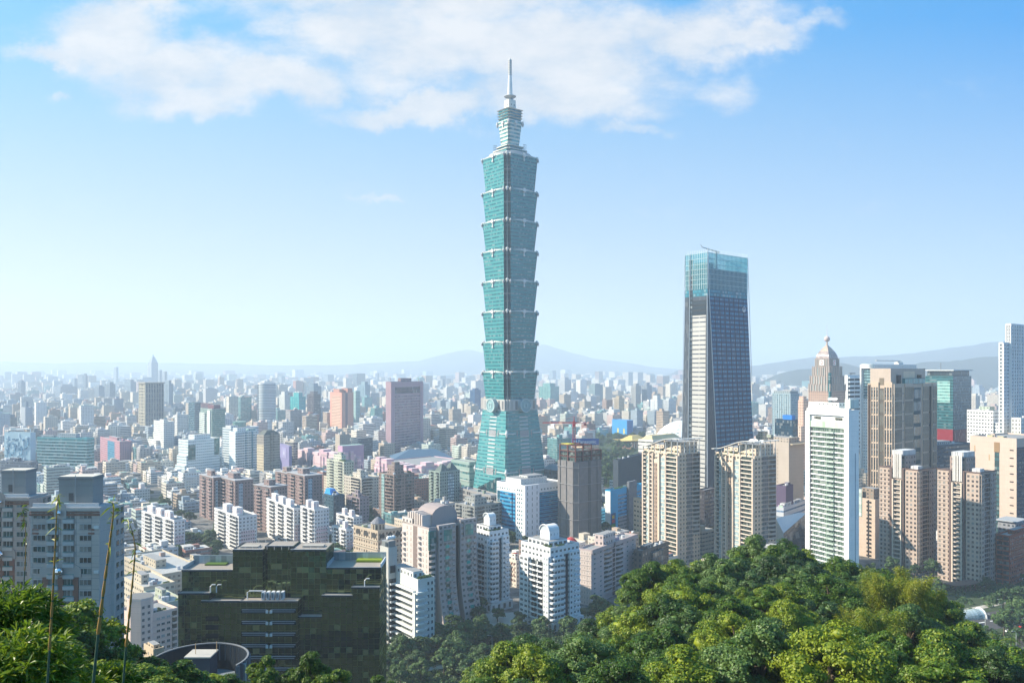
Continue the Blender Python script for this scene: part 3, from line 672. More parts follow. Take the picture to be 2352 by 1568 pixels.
def tan_crescent(lbl, X0, Xc, X1, Yt, d, seed, short):
    t = T('apartment_tower', lbl, 'apartment tower', X0, Xc, X1, Yt, d, 58, group='tan apartment towers with wavy roofs', short=short)
    W = (.62, .51, .40); L, Rr, H = t.L, t.R, t.H
    t.body(W, '#3c4644', (.6, .5, 0), 3.4, 3.3)
    t.panel('L', L * .55, L * .69, .9, 0, H - 6, W, '#2a2623', NOWIN)
    t.slot('L', L * .575, L * .665, 0, H - 9, (.30, .22, .17), .98, (.35, .55, 0), '#1d1a18', 'stair_recess')
    t.slot('L', L * .36, L * .50, 0, H - 4, '#8fa3a8', .5, (.86, .8, 0), '#9fb2b4', 'glazed_bay'); t.slot('L', L * .80, L * .9, 0, H - 4, '#8fa3a8', .5, (.86, .8, 0), '#9fb2b4', 'glazed_bay')
    t.bands('L', (.64, .54, .44), .55, .5, 3.3, 0, H - 1, L * .36, L * .90)
    t.balc('L', [(L * .04, L * .32)], (.62, .53, .45), 1.3, .9, 3, H, 3.3, '#3b4642'); t.balc('L', [(L * .70, L * .79), (L * .905, L * .98)], (.62, .53, .45), 1.3, .9, 3, H, 3.3, '#3b4642')
    for q in (.02, .335, .52, .70, .80, .985): t.panel('L', L * q - .55, L * q + .55, 1.75, 0, H - 1, (.62, .50, .40), st=NOWIN, name='pier')
    t.slot('R', Rr * .36, Rr * .62, 0, H, '#6e6f72', .3, (.8, .55, 0), '#49535a', 'glazed_bay')
    t.balc('R', [(Rr * .66, Rr * .98)], (.42, .40, .38), 1.6, .9, 22, H, 3.3, '#333c3e', curve=True)
    t.bands('R', (.50, .42, .36), .35, .4, 3.3)
    # penthouse and wavy white canopy on struts
    t.pent(.15, .95, .05, .5, 9, W); t.pent(.3, .9, .5, .95, 5, W)
    N = 16; rt = t.root; top = []; y0, y1 = L * 1.06, -1.5
    for k in range(N + 1):
        q = k / N; top.append((y0 + (y1 - y0) * q, H + 3.6 + 8.4 * (.5 - .5 * math.cos(math.pi * min(1, q * 1.15)))))
    m = MB(); xa, xb = -2.6, 2.2
    for (p, q) in zip(top, top[1:]):
        m.poly([(xa, p[0], p[1]), (xa, q[0], q[1]), (xb, q[0], q[1]), (xb, p[0], p[1])], None, WHITE); m.poly([(xb, p[0], p[1] - .5), (xb, q[0], q[1] - .5), (xa, q[0], q[1] - .5), (xa, p[0], p[1] - .5)], None, WHITE)
        m.poly([(xa, p[0], p[1] - .5), (xa, q[0], q[1] - .5), (xa, q[0], q[1]), (xa, p[0], p[1])], None, WHITE)
    z1 = top[-1][1]; m.box(-2.6, Rr * 1.03, -2.2, .6, z1 - .5, z1 + .002, WHITE, bottom=True); m.build('canopy', rt)
    for k in range(7):
        y = L * (1.0 - k * .16); zz = np.interp(-y, [-p[0] for p in top], [p[1] for p in top]); m = MB(); m.tube([(-.2, y, H), (-.2, y, zz - .3)], .38, 6, WHITE); m.build('strut', rt)
    for k in range(4):
        m = MB(); x = Rr * (.25 + .23 * k); m.tube([(x, -.2, H), (x, -.2, z1 - .4)], .38, 6, WHITE); m.build('strut', rt)
    foliage_patch(rt, 'roof_shrub', [(1.2, L * (.1 + .13 * k), H + 1.2) for k in range(7)], 1.3, seed)
    t.clutter(2, seed)
    return t
def foliage_patch(parent, name, pts, r, seed, leaf=.45, mat='leaf_mid'):
    g = np.random.default_rng(seed)
    for i, p in enumerate(pts):
        n = 160; d = g.normal(size=(n, 3)); d /= np.linalg.norm(d, axis=1)[:, None]; d[:, 2] = np.abs(d[:, 2]) * .8
        o = leaf_object(name, np.array(p) + d * r * g.uniform(.5, 1, (n, 1)), d, leaf, g, mat); o.parent = parent
def leaf_arrays(P, Nn, size, g, long=1.5):
    n = len(P); Nn = Nn + g.normal(size=(n, 3)) * .5; Nn /= np.linalg.norm(Nn, axis=1)[:, None]
    t_ = np.cross(Nn, g.normal(size=(n, 3))); t_ /= np.linalg.norm(t_, axis=1)[:, None]; b = np.cross(Nn, t_)
    s = (size * g.uniform(.6, 1.35, n))[:, None]
    a = P + t_ * s * .5 * long; c = P - t_ * s * .5 * long; e = P + b * s * .5 + Nn * s * .12; f = P - b * s * .5 + Nn * s * .12
    return np.stack([a, e, c, f], 1).reshape(-1, 3)
def mesh_arrays(name, V, mat, quads=True, faces=None):
    me = bpy.data.meshes.new(name); n = len(V); me.vertices.add(n); me.vertices.foreach_set('co', V.astype(np.float32).ravel())
    if faces is None: idx = np.arange(n, dtype=np.int32); ls = np.arange(0, n, 4, dtype=np.int32); lt = np.full(n // 4, 4, dtype=np.int32)
    else: idx = np.concatenate([np.array(f, dtype=np.int32) for f in faces]); lt = np.array([len(f) for f in faces], dtype=np.int32); ls = np.concatenate(([0], np.cumsum(lt)[:-1])).astype(np.int32)
    me.loops.add(len(idx)); me.loops.foreach_set('vertex_index', idx); me.polygons.add(len(ls)); me.polygons.foreach_set('loop_start', ls); me.polygons.foreach_set('loop_total', lt)
    me.materials.append(MATS[mat]); me.update(calc_edges=True); return me
def leaf_object(name, P, Nn, size, g, mat):
    o = bpy.data.objects.new(name, mesh_arrays(name, leaf_arrays(P, Nn, size, g), mat)); LINK(o); return o
leaf_mat('leaf_mid', [(.018, .05, .012), (.04, .10, .02), (.09, .17, .02)])
A1 = tan_crescent('tan apartment tower with wavy white roof canopy, beside the netted building site', 1478, 1560, 1608, 1043, 620, 11, 'tan wavy-roofed tower by the building site')
A2 = tan_crescent('tan apartment tower with wavy white roof canopy and dishes, before the dark blue tower', 1644, 1733, 1783, 1050, 600, 12, 'tan wavy-roofed tower with dishes')
for y in (.35, .25, .1): dish_on(A2.root, (A2.R * .5, A2.L * y, A2.H + 9), 2.0)

def ribbed_tan():
    t = T('apartment_tower', 'tall ribbed tan stone tower with a flat hollow penthouse', 'apartment tower', 1993, 2052, 2149, 884, 690, 47, short='ribbed tan stone tower')
    W = (.53, .42, .325); L, Rr, H = t.L, t.R, t.H
    t.body(W, '#22262a', (.0, .0, 0), 3, 11.3)
    fl = 12.2; n = int(H / fl)
    for fc, S_, spans in (('L', L, [(.03, .34, .85), (.56, .86, .85)]), ('R', Rr, [(.0, .16, .55), (.24, .42, .75), (.66, .8, .75), (.9, 1.0, .75)])):
        for (a, b, sc) in spans:
            s0, s1 = S_ * a, S_ * b; wd = s1 - s0
            m = MB(); t.mbox(m, fc, s0, s1, 0, .9, 0, H + (2.5 if fc == 'L' else 1), tuple(q * 1.0 for q in W)); m.build('bay', t.root)
            for i in range(n):
                z = H - 1.5 - (i + 1) * fl; m = MB(); k = max(2, round(wd / 2.6))
                for j in range(k):
                    c0 = s0 + wd * (j + .5) / k; t.mbox(m, fc, c0 - wd / k * .27, c0 + wd / k * .27, .9, .93, z + .8, z + fl - .7, (.04, .045, .05), w=(.1, .12, .13), st=(.8, .5, 0), bay=3, fl=3.9)
                    t.mbox(m, fc, c0 + wd / k * .32, c0 + wd / k * .46, .9, 1.35, z + .5, z + fl - .4, tuple(q * 1.15 for q in W))
                m.build('window', t.root)
    for fc, S_, a, b in (('L', L, .36, .54), ('R', Rr, .45, .62)):
        t.slot(fc, S_ * a, S_ * b, 0, H - 3, '#5b564f' if fc == 'L' else '#2f4a50', .3, (.85, .7, .2), '#6c6a62' if fc == 'L' else '#1d4a55', 'glazed_bay')
    t.slot('L', 0, L * .025 + 1.2, 0, H - 8, '#0f3038', .5, (.9, .8, .3), '#0d4450', 'corner_glazing'); t.slot('L', L * .88, L * .985, 0, H, '#3b2f28', .1, name='recess')
    t.bands('R', (.30, .26, .23), .5, 1.0, 8.1, name='cross_beam', s0=Rr * .17, s1=Rr * .23); t.slot('R', Rr * .82, Rr * .89, 0, H - 2, '#2b2623', .05)
    t.pent(.0, .80, .10, .90, zat(846, 700) - H, (.50, .41, .34), st=NOWIN); hh = zat(846, 700) - H
    t.slot('R', Rr * .12, Rr * .17, H + 1, H + hh * .6, '#26282c', -t.L * .1 + .12); t.slot('R', Rr * .60, Rr * .65, H + 1, H + hh * .6, '#26282c', -t.L * .1 + .12)
    m = MB(); o = -t.L * .1; t.mbox(m, 'R', Rr * .28, Rr * .54, o + .01, o + .1, H + hh * .38, H + hh * .82, (.74, .58, .42)); m.build('hollow', t.root)
    m = MB(); t.mbox(m, 'R', Rr * .25, Rr * .72, o + .02, o + 2.5, H + .5, H + 5.5, '#2f6a70', w='#3d8a8c', st=(.9, .8, .3), bay=2.2, fl=5); m.build('glass_screen', t.root)
    t.slot('L', L * .36, L * .54, H, H + 6, '#7c7263', -.0 + .2, name='glazed_bay')
ribbed_tan()

t = T('office_tower', 'white framed tower with a crane on its roof, rising behind the ribbed tan tower', 'office tower', 1977, 2009, 2105, 838, 960, 47, short='white framed tower')
t.body('#dadad6', '#8d989c', (.45, .5, 0), 2.6, 3.6); t.slot('L', t.L * .12, t.L * .8, t.H - 40, t.H - 5, '#35525c', .1, (.9, .5, .2), '#8fb3b6', 'sky_garden')
for q in (0, .9): t.panel('L', t.L * q, t.L * (q + .1), 2.5, 0, t.H, '#e2e2de', st=NOWIN, name='frame_wall')
t.panel('L', t.L * .101, t.L * .899, 2.5, t.H - 4, t.H, '#e2e2de', st=NOWIN, name='frame_beam')
t.slot('R', t.R * .25, t.R * .9, t.H - 18, t.H - 4, '#35525c', .1, (.9, .5, .2), '#9fbcbc', 'sky_garden')
m = MB(); m.box(t.R * .6, t.R * .64, 3, 5, t.H, t.H + 5, '#c9c9c6'); m.box(t.R * .1, t.R * .68, 3.4, 4.4, t.H + 5.01, t.H + 6, '#c9c9c6', bottom=True); m.box(t.R * .58, t.R * .68, 1, 7, t.H + 1, t.H + 4, '#d8d8d4'); m.build('roof_crane', t.root)
t = T('office_tower', 'white tower with rows of rounded white balconies behind the slim white tower', 'office tower', 1940, 1947, 1978, 863, 1180, 58, short='white rounded-balcony tower')
t.body('#d6d8d8', '#3f4f57', (.0, .0, 0), 3, 3.8); fl = 3.9
for i in range(26):
    z = t.H - 4 - i * 6.2
    for (a, b) in ((.04, .48), (.52, .97)): m = MB(); t.mbox(m, 'R', t.R * a, t.R * b, 0, .1, z - 3.1, z, '#26343a'); t.mbox(m, 'R', t.R * a, t.R * b, 0.1, 2.2, z, z + 2.6, '#e4e6e6', bottom=True); m.build('balcony', t.root)
m = MB(); m.tube([(t.R * .3, 4, t.H), (t.R * .5, 4, t.H + 4)], .5, 5, (.1, .1, .1)); m.box(t.R * .3, t.R * .7, 3, 5, t.H + 3, t.H + 4.2, (.12, .13, .14)); m.build('roof_crane', t.root)

t = T('office_tower', 'green glass office block on a red plinth with a flat oversailing roof', 'office block', 2125, 2189, 2231, 848, 1080, 51, short='green glass office block')
t.body('#3f7377', '#2a5f64', (1, .5, .7), 3, 4.0, z1=t.H - 9, parapet=False); t.slot('R', 0, t.R, 0, t.H - 9, '#2d5562', .05, (.94, .82, .8), '#244d59', 'curtain_wall')
m = MB(); m.box(2, t.R - 2, 2, t.L - 2, t.H - 9, t.H - 2, '#232b30', '#394a50', (.8, .7, .2), 4, 7); m.box(-1.5, t.R + 2, -1.5, t.L + 1.5, t.H - 2, t.H - .6, '#c4c8c8', bottom=True); m.build('roof_canopy', t.root)
t.panel('L', -.5, t.L * .62, 1.5, 0, zat(986, 1080), '#86242a', st=NOWIN, name='red_plinth'); t.panel('R', 0, t.R, 1.5, 0, zat(988, 1080), '#8b2a30', '#5a2026', (.5, 1, 0), 3, name='red_plinth')
t.panel('L', t.L * .1, t.L * .55, .6, t.H - 45, t.H - 16, '#9ac2ba', '#6fa39d', (1, .5, .4), 3, 4, 'pale_glazing'); m = MB(); m.tube([(t.R * .1, t.L * .5, t.H - .6), (t.R * .1, t.L * .5, t.H + 9)], .3, 5, (.2, .2, .2)); m.build('mast', t.root)

t = T('hotel_tower', 'very tall white gridded tower cut by the right picture edge', 'hotel tower', 2310, 2322, 2400, 745, 800, 50, short='white gridded tower at the edge')
t.body('#d9dadb', '#28404f', (.5, .62, 0), 3.3, 3.5); t.fins('R', 16, '#e4e4e4', .8, .8); t.fins('L', 3, '#e4e4e4', .8, .8)
t2 = T('hotel_tower', 'lower white gridded shoulder wing beside the tall gridded tower', 'hotel wing', 2298, 2304, 2318, 788, 790, 50, short='white shoulder wing')
t2.body('#d9dadb', '#4a5c66', (.5, .62, 0), 3., 3.5); t2.fins('R', 3, '#e4e4e4', .6, .8)
t = T('office_block', 'small white office block with black square windows and a stepped annex', 'office block', 2221, 2281, 2301, 945, 880, 58, short='small white square-windowed block')
t.body('#dcdedf', '#2c3238', (.62, .42, 0), 3.1, 3.9); t.pent(.2, .8, .2, .6, 5, '#a9b6a8'); t.clutter(3, 8); t.panel('R', t.R * .1, t.R * 1.3, 5, 0, t.H - 12, '#c9ced2', '#3c464e', (.7, .4, 0), 3.1)
t = T('office_block', 'white block with small upright slit windows below the gridded tower', 'office block', 2323, 2345, 2420, 962, 760, 50, short='white slit-windowed block')
t.body('#d8d8d4', '#2e3338', (.4, .5, 0), 3., 3.6); t.clutter(3, 9)
t = T('office_block', 'large blank sand coloured block with thin slit openings and a glazed slot', 'office block', 2228, 2335, 2420, 1010, 640, 60, short='blank sand coloured block')
t.body('#bfada0', '#a8988a', (.0, .0, 0), 3.4, 3.6); Lh = t.L
t.slot('L', t.L * .36, t.L * .46, 0, t.H - 4, '#2f3f42', .1, (.9, .6, .3), '#3f6468', 'glazed_slot'); t.slot('L', t.L * .35, t.L * .47, t.H - 11, t.H - 3, '#8d7355', .15, name='recess')
for i in range(16):
    m = MB(); z = t.H - 9 - i * 6.3; t.mbox(m, 'L', t.L * .06, t.L * .14, 0, .08, z, z + .9, '#2e2a28'); m.build('slit_window', t.root)
    g = random.Random(i); a = g.uniform(.5, .95); m = MB(); t.mbox(m, 'L', t.L * a, t.L * a + 1, 0, .09, z - 3, z + 2, '#ad9475'); m.build('slit_window', t.root)
t.slot('R', 0, t.R, 0, t.H - 6, '#3c4656', .1, (.95, .5, .4), '#2c3c52', 'curtain_wall'); t.clutter(6, 12)
t = T('office_block', 'dark slate blue glazed block between the ribbed tower and the sand block', 'office block', 2100, 2150, 2232, 1025, 760, 60, short='slate glazed block')
t.body('#4b5763', '#3a4a5a', (1, .4, .4), 3, 4); t.pent(.1, .5, .2, .7, 4, '#9aa3a8'); t.clutter(3, 13)
t = T('apartment_block', 'red brick apartment block at the right edge beside the park', 'apartment block', 2288, 2319, 2400, 1233, 560, 52, short='red brick block')
t.body('#8f4a38', '#40302c', (.6, .45, 0), 3.2, 3.3); t.balc('L', [(t.L * .05, t.L * .45), (t.L * .55, t.L * .95)], '#9c5a48', 1.2, 1., 0, t.H); t.bands('R', '#a05c48', .5, .5); t.pent(.2, .5, .2, .7, 3, '#8f4a38'); t.clutter(3, 14)
t = T('apartment_block', 'grey flat-roofed block with an overhanging roof slab behind the red brick block', 'apartment block', 2292, 2332, 2354, 1203, 610, 52, short='grey overhanging-roof block')
t.body('#8d9199', '#3c444c', (.5, .5, 0), 3.2, 3.3); m = MB(); m.box(-1.5, t.R + 1.5, -1.5, t.L + 1.5, t.H + 1.2, t.H + 2, '#a4aab0', bottom=True); m.build('roof_slab', t.root)
t = T('apartment_block', 'tan slab with black horizontal window slots squeezed between white and brown towers', 'apartment block', 1972, 2010, 2032, 1150, 640, 58, short='tan slot-windowed slab')
t.body('#bcaa9a', '#a99a8c', (.0, .0, 0), 3, 3.3); t.windows('L', [t.L * .28, t.L * .45], t.L * .13, 1.3, 0, t.H, 3.3, 1, '#3a352f', '#16181a', seed=2); t.slot('L', t.L * .36, t.L * .44, 0, t.H, '#2f2a26', .2); t.pent(.2, .9, .2, .9, 9, '#8b7d70'); t.panel('L', t.L * .8, t.L, .4, t.H - 14, t.H + 8, '#9fb8b0', '#c4d2ca', (.9, .9, 0), 2, name='glazed_bay')
t = T('office_block', 'grey blue tower with vertical ribs and a flat grey crown', 'office block', 1774, 1816, 1836, 905, 1320, 55, short='grey blue ribbed block')
t.body('#8fa4ad', '#6e8b98', (.6, .7, .2), 3, 4); t.fins('L', 9, '#a9b9bf', .8, .8); t.pent(.05, .95, .05, .95, 5, '#8b979c')
t = T('office_block', 'dark navy glass block capped by a bright blue box', 'office block', 1780, 1822, 1833, 966, 1080, 60, short='navy block with blue cap')
t.body('#22384a', '#1b4055', (.9, .8, .6), 2.6, 4); m = MB(); m.box(t.R * .1, t.R * .8, t.L * .1, t.L * .6, t.H, t.H + 7, '#1f6fc0'); m.build('blue_box', t.root)
def hotel():
    t = T('hotel_block', 'beige curved hotel block with small square windows and a darker lower wing', 'hotel', 1745, 1812, 1846, 1009, 760, 56, short='beige hotel block')
    t.body('#aea398', '#6d6152', (.0, .0, 0), 3.2, 3.3, z1=t.H - 4); t.pent(.2, .9, .1, .8, 5, '#a89d92', z=t.H - 3.9)
    t.slot('L', t.L * .35, t.L * .98, t.H * .45, t.H - 9, '#aca196', .05, (.4, .38, 0), '#5d5347', 'window_field'); t.panel('L', t.L * .55, t.L * 1.35, 9, 0, t.H * .45, '#6d6570', st=NOWIN, name='lower_wing')
    t.panel('R', t.R * .1, t.R * .95, 6, 0, t.H * .3, '#a8977e', '#5d5347', (.4, .4, 0), name='lower_wing'); t.clutter(4, 17)
    m = MB(); m.box(t.R * .05, t.R * 1.0, -3, 0, t.H - 5, t.H - 4.2, '#d3c3a6', bottom=True); m.build('eave', t.root)
hotel()
t = T('office_block', 'low beige block with a rounded roof drum left of the beige hotel', 'office block', 1736, 1752, 1768, 1002, 860, 50, short='low beige block')
t.body('#c9bb9f', '#8a7f6e', (.5, .4, 0), 3.2, 3.6); t.pent(.1, .8, .1, .8, 5, '#c9bb9f'); t.clutter(2, 19)
# ------------------------------------------------------------------ centre: building site, offices, apartment towers
def site_tower():
    t = T('building_site', 'unfinished tower wrapped in grey netting with a red brown steel frame on top', 'building site', 1281, 1322, 1387, 1061, 690, 52, short='netted building site')
    L, Rr, H = t.L, t.R, t.H; NET = paint('grey_netting', (.19, .18, .18), .95, 0, .25, .25)
    A = [(0, 3.5), (3.5, 0), (Rr - 3, 0), (Rr, 3), (Rr, L), (0, L)]
    m = MB(); m.loft(A, 0, A, H, (.2,) * 3, roof=(.2,) * 3); m.build('netting', t.root, NET)
    for k in range(5):      # gathered horizontal ropes and tube frames standing proud
        z = 6 + k * (H - 8) / 4.2; B = [(x + (-.5 if x < Rr / 2 else .5), y + (-.5 if y < L / 2 else .5)) for x, y in A]; m = MB()
        for p, q in zip(B, B[1:] + B[:1]): m.tube([(p[0], p[1], z), (q[0], q[1], z)], .28, 5, (.30, .30, .31))
        m.build('scaffold_rail', t.root)
    for (x, y) in ((-.3, L * .5), (-.3, L * .85), (3.5, -.2), (Rr * .45, -.4), (Rr * .5, -.4), (Rr * .75, -.35), (.2, 3.3)):
        m = MB(); m.tube([(x, y, 0), (x, y, H + .5)], .35, 5, (.15, .15, .155)); m.build('scaffold_pole', t.root)
    RB = (.12, .045, .04)
    xs = [Rr * q for q in (.05, .3, .6, .95)]; ys = [L * q for q in (.08, .5, .95)]
    hh = zat(1023, 690) - H
    for i, x in enumerate(xs):
        for y in ys:
            top = hh if i < 3 else hh * .62
            m = MB(); m.box(x - .45, x + .45, y - .45, y + .45, H, H + top, RB); m.build('column', t.root)
    for z, n in ((hh * .32, 4), (hh * .64, 4), (hh, 3)):
        for y in ys: m = MB(); m.box(xs[0], xs[n - 1], y - .3, y + .3, H + z - .8, H + z, RB, bottom=True); m.build('beam', t.root)
        for x in xs[:n]: m = MB(); m.box(x - .3, x + .3, ys[0], ys[-1], H + z - .85, H + z - .1, RB, bottom=True); m.build('beam', t.root)
    m = MB(); m.box(xs[0] + .5, xs[2], ys[0] + .5, ys[-1] - .4, H + hh * .64, H + hh * .66, (.20, .21, .18), bottom=True); m.build('deck', t.root)
    m = MB(); m.box(xs[0] + .5, xs[1], ys[1], ys[-1] - .4, H + hh, H + hh + .4, (.55, .5, .08), bottom=True); m.build('deck', t.root)
    m = MB(); m.box(xs[0] + .6, xs[3] - .5, ys[0] + .6, ys[-1] - .6, H + .01, H + hh * .6, (.10, .13, .12), '#26383a', (.8, .7, 0), 3, 3); m.build('core', t.root)
    # tower crane of its own
    ct = tag(empty('tower_crane', t.root.matrix_basis @ Vector((Rr * .45, L * .8, H + hh))), 'red tower crane standing on the unfinished netted tower', 'crane')
    RD = (.50, .05, .05); z1 = zat(974, 700) - (H + hh); 
    m = MB(); q = 1.0
    for sx in (-q, q):
        for sy in (-q, q): m.tube([(sx, sy, -6), (sx, sy, z1)], .2, 4, RD)
    for k in range(9):
        z = -6 + (z1 + 6) * k / 9; z2 = z + (z1 + 6) / 9
        for (a, b) in (((-q, -q), (q, -q)), ((q, -q), (q, q)), ((q, q), (-q, q)), ((-q, q), (-q, -q))): m.tube([(a[0], a[1], z), (b[0], b[1], z2)], .13, 4, RD)
    m.build('mast', ct)
    for nm, x0, x1, h in (('jib', 1.5, -28, 1.3), ('counter_jib', -1.5, 11, 1.0)):
        m = MB(); N = 12
        for y in (-.7, .7): m.tube([(x0, y, z1), (x1, y * .6, z1 + .2)], .16, 4, RD)
        m.tube([(x0, 0, z1 + h), (x1, 0, z1 + .6)], .16, 4, RD)
        for k in range(N): a = x0 + (x1 - x0) * k / N; b = x0 + (x1 - x0) * (k + .5) / N; c = x0 + (x1 - x0) * (k + 1) / N; m.tube([(a, -.65, z1), (b, 0, z1 + h * .9), (c, .65, z1)], .1, 4, RD)
        m.build(nm, ct)
    m = MB(); m.tube([(0, 0, z1), (0, 0, z1 + 6)], [.7, .25], 5, RD); m.tube([(0, 0, z1 + 6), (9, 0, z1 + .8)], .08, 4, RD); m.tube([(0, 0, z1 + 6), (-15, 0, z1 + .8)], .08, 4, RD); m.build('apex', ct)
    m = MB(); m.box(-1.2, 1.2, -2.5, -1.1, z1 - 3, z1 - .4, (.6, .08, .08)); m.build('cab', ct); m = MB(); m.box(8.5, 11, -1, 1, z1 - 2, z1 - .2, (.3, .1, .1)); m.build('counterweight', ct)
site_tower()

def blue_office():
    t = T('office_block', 'white framed office block with curved bands of blue glass beside the netted tower', 'office block', 1141, 1203, 1292, 1117, 700, 50, short='white and blue glass office block')
    L, Rr, H = t.L, t.R, t.H; t.body('#e2e3e4', '#3e6b7a', (0, 0, 0), 3, 3.4)
    t.panel('L', L * .30, L * .86, .5, 4, H - 7, '#3a94bd', '#10527f', (1, .5, .3), 2.2, 3.4, 'curtain_wall'); t.panel('L', L * .4, L * .76, 1.3, 4, H - 7, '#3a94bd', '#10527f', (1, .5, .3), 2.2, 3.4, 'curtain_wall')
    t.slot('R', Rr * .38, Rr, 4, H - 7, '#3f9fc8', .1, (1, .42, .3), '#125f92', 'curtain_wall'); t.panel('R', 0, Rr * .36, 1.8, 0, H + 1, '#dfe1e6', '#4a5a66', (.16, .6, 0), 6, 5, 'white_wing')
    for k in range(int((H - 7) / 3.4)):
        z = 4 + k * 3.4; m = MB(); t.mbox(m, 'R', Rr * .38, Rr, .11, .35, z, z + .35, '#0b2f4b', bottom=True); m.build('sun_louvre', t.root)
    t.windows('L', [L * q for q in (.07, .15, .22)], 1.7, 1.6, 0, H - 2, 3.6, 1.0, '#c9ccd0', '#3a6a70', seed=4)
    t.windows('L', [L * q for q in (.33, .42, .51, .60, .69, .78, .87, .95)], 1.6, 1.4, H - 6.2, H - 2.4, 3.8, 1.2, '#c9ccd0', '#3a6a70', seed=5); t.windows('R', [Rr * q for q in (.45, .53, .61, .69, .77, .85, .93)], 1.6, 1.4, H - 6.2, H - 2.4, 3.8, 1.2, '#c9ccd0', '#3a6a70', seed=6)
    t.pent(.08, .75, .22, .78, 5.2, '#cdd0d0', st=(.12, .3, 0)); t.pent(.3, .7, .3, .6, 7, '#b9bcbc', z=H); t.clutter(3, 21, H); t.slot('L', L * .88, L * .98, 0, H - 7, '#2a5f70', .1, (.8, .6, 0), '#1c4458', 'window_strip')
blue_office()

t = T('office_block', 'grey office block with square black windows below the stepped tower', 'office block', 1055, 1127, 1152, 1140, 790, 58, short='grey square-windowed office')
t.body('#8d8a88', '#1a2026', (.75, .6, 0), 4.0, 5.0); t.clutter(4, 22)
def wedge():
    t = T('glass_pavilion', 'dark wedge of black glass with a sloping roof in front of the stepped tower', 'glass pavilion', 1098, 1143, 1151, 1118, 830, 62, short='black glass wedge')
    L, Rr, H = t.L, t.R, t.H; m = MB(); h2 = H + 10; c = (.02, .07, .085)
    m.poly([(0, L, 0), (0, 0, 0), (0, 0, h2), (0, L, H - 6)], [(0, 0), (9, 0), (9, 6), (0, 4)], c, (.02, .11, .13), (.93, .9, .6)); m.poly([(0, 0, 0), (Rr, 0, 0), (Rr, 0, h2), (0, 0, h2)], [(0, 0), (4, 0), (4, 6), (0, 6)], c, (.02, .09, .11), (.93, .9, .6))
    m.poly([(0, L, H - 6), (0, 0, h2), (Rr, 0, h2), (Rr, L, H - 6)], None, (.05, .08, .1)); m.build('glass_hall', t.root)
    for k in range(6): m = MB(); y = L * k / 5.; z = h2 + (H - 6 - h2) * k / 5; m.tube([(-.1, y, 0), (-.1, y, z)], .25, 4, (.03, .05, .06)); m.build('mullion', t.root)
wedge()
t = T('mall_block', 'sea green glazed podium block immediately left of the stepped tower foot', 'shopping block', 1036, 1078, 1098, 1063, 1000, 55, short='sea green podium block')
t.body('#8fa39b', '#2f6e70', (.9, .35, .4), 4, 9); t.bands('R', '#a9b2aa', 1, 1.2, 12); t.bands('L', '#a9b2aa', 1, 1.2, 12)
t = T('mall_block', 'dark slate podium hall hugging the right foot of the stepped tower', 'shopping block', 1250, 1262, 1300, 1080, 940, 40, short='dark podium hall')
t.body('#3a4b56', '#22404a', (1, .4, .5), 4, 6); m = MB(); m.ring(t.R * .5, t.L * .5, t.H, t.H + 5, 14, 8, 18, '#52666f' and (.12, .17, .2)); m.build('roof_dome', t.root)

def cyan_block():
    t = T('office_block', 'turquoise painted building with a grey lift core and roof garden beside the netted tower', 'office block', 1390, 1402, 1478, 1128, 740, 40, short='turquoise painted building')
    L, Rr, H = t.L, t.R, t.H; t.body('#2fa3d0', '#22465a', (.0, .0, 0), 3, 3.8); t.slot('R', Rr * .22, Rr * .48, H * .35, H - 4, '#2a96c6', .05, (.8, .4, 0), '#1b3f52', 'window_field'); t.slot('R', Rr * .72, Rr, H * .35, H - 4, '#2a96c6', .05, (.8, .4, 0), '#1b3f52', 'window_field')
    t.panel('R', Rr * .48, Rr * .72, 2.5, 0, H + 6, '#70747c', '#4b5058', (.2, .5, 0), 4, name='lift_core'); t.slot('R', Rr * .22, Rr, 0, H * .35, '#8a8e95', .08, (.7, .45, 0), '#3a4048', 'grey_storeys'); t.slot('L', 0, L, 0, H, '#e4e8ea', .1)
    m = MB(); t.mbox(m, 'R', Rr * .01, Rr * .15, .05, .15, 2, 18, '#1c4a80'); t.mbox(m, 'R', Rr * .02, Rr * .14, .16, .2, 3, 8, '#2f7d34'); t.mbox(m, 'R', Rr * .04, Rr * .12, .16, .2, 9, 12, '#b5312c'); t.mbox(m, 'R', Rr * .05, Rr * .11, .16, .2, 13, 16, '#d2b23a'); m.build('mural', t.root)
    foliage_patch(t.root, 'roof_shrub', [(Rr * (.2 + .1 * k), L * .3, H + .8) for k in range(7)], 2.2, 4); t.clutter(3, 23)
cyan_block()
t = T('office_block', 'blank charcoal hall with a wide pale roof left of the tan wavy-roofed tower', 'hall', 1408, 1420, 1500, 1058, 860, 30, short='charcoal hall')
t.body('#4c545c', st=NOWIN, roof='#9aa0a4'); t.clutter(5, 24)
t = T('museum_block', 'white museum block with dark slots and a pale yellow tiled roof behind the wavy-roofed tower', 'museum', 1466, 1500, 1568, 1012, 1090, 45, short='white museum block')
t.body('#d8d6cf', '#2c2f33', (1, .3, 0), 30, 5); m = MB(); m.loft([(2, 2), (t.R - 2, 2), (t.R - 2, t.L - 2), (2, t.L - 2)], t.H, [(8, 8), (t.R - 8, 8), (t.R - 8, t.L - 8), (8, t.L - 8)], t.H + 6, (.62, .50, .28)); m.build('roof', t.root)
t = T('sports_dome', 'white ribbed stadium dome just left of the dark blue tower', 'stadium', 1530, 1545, 1572, 985, 1500, 45, short='white stadium dome')
m = MB(); 
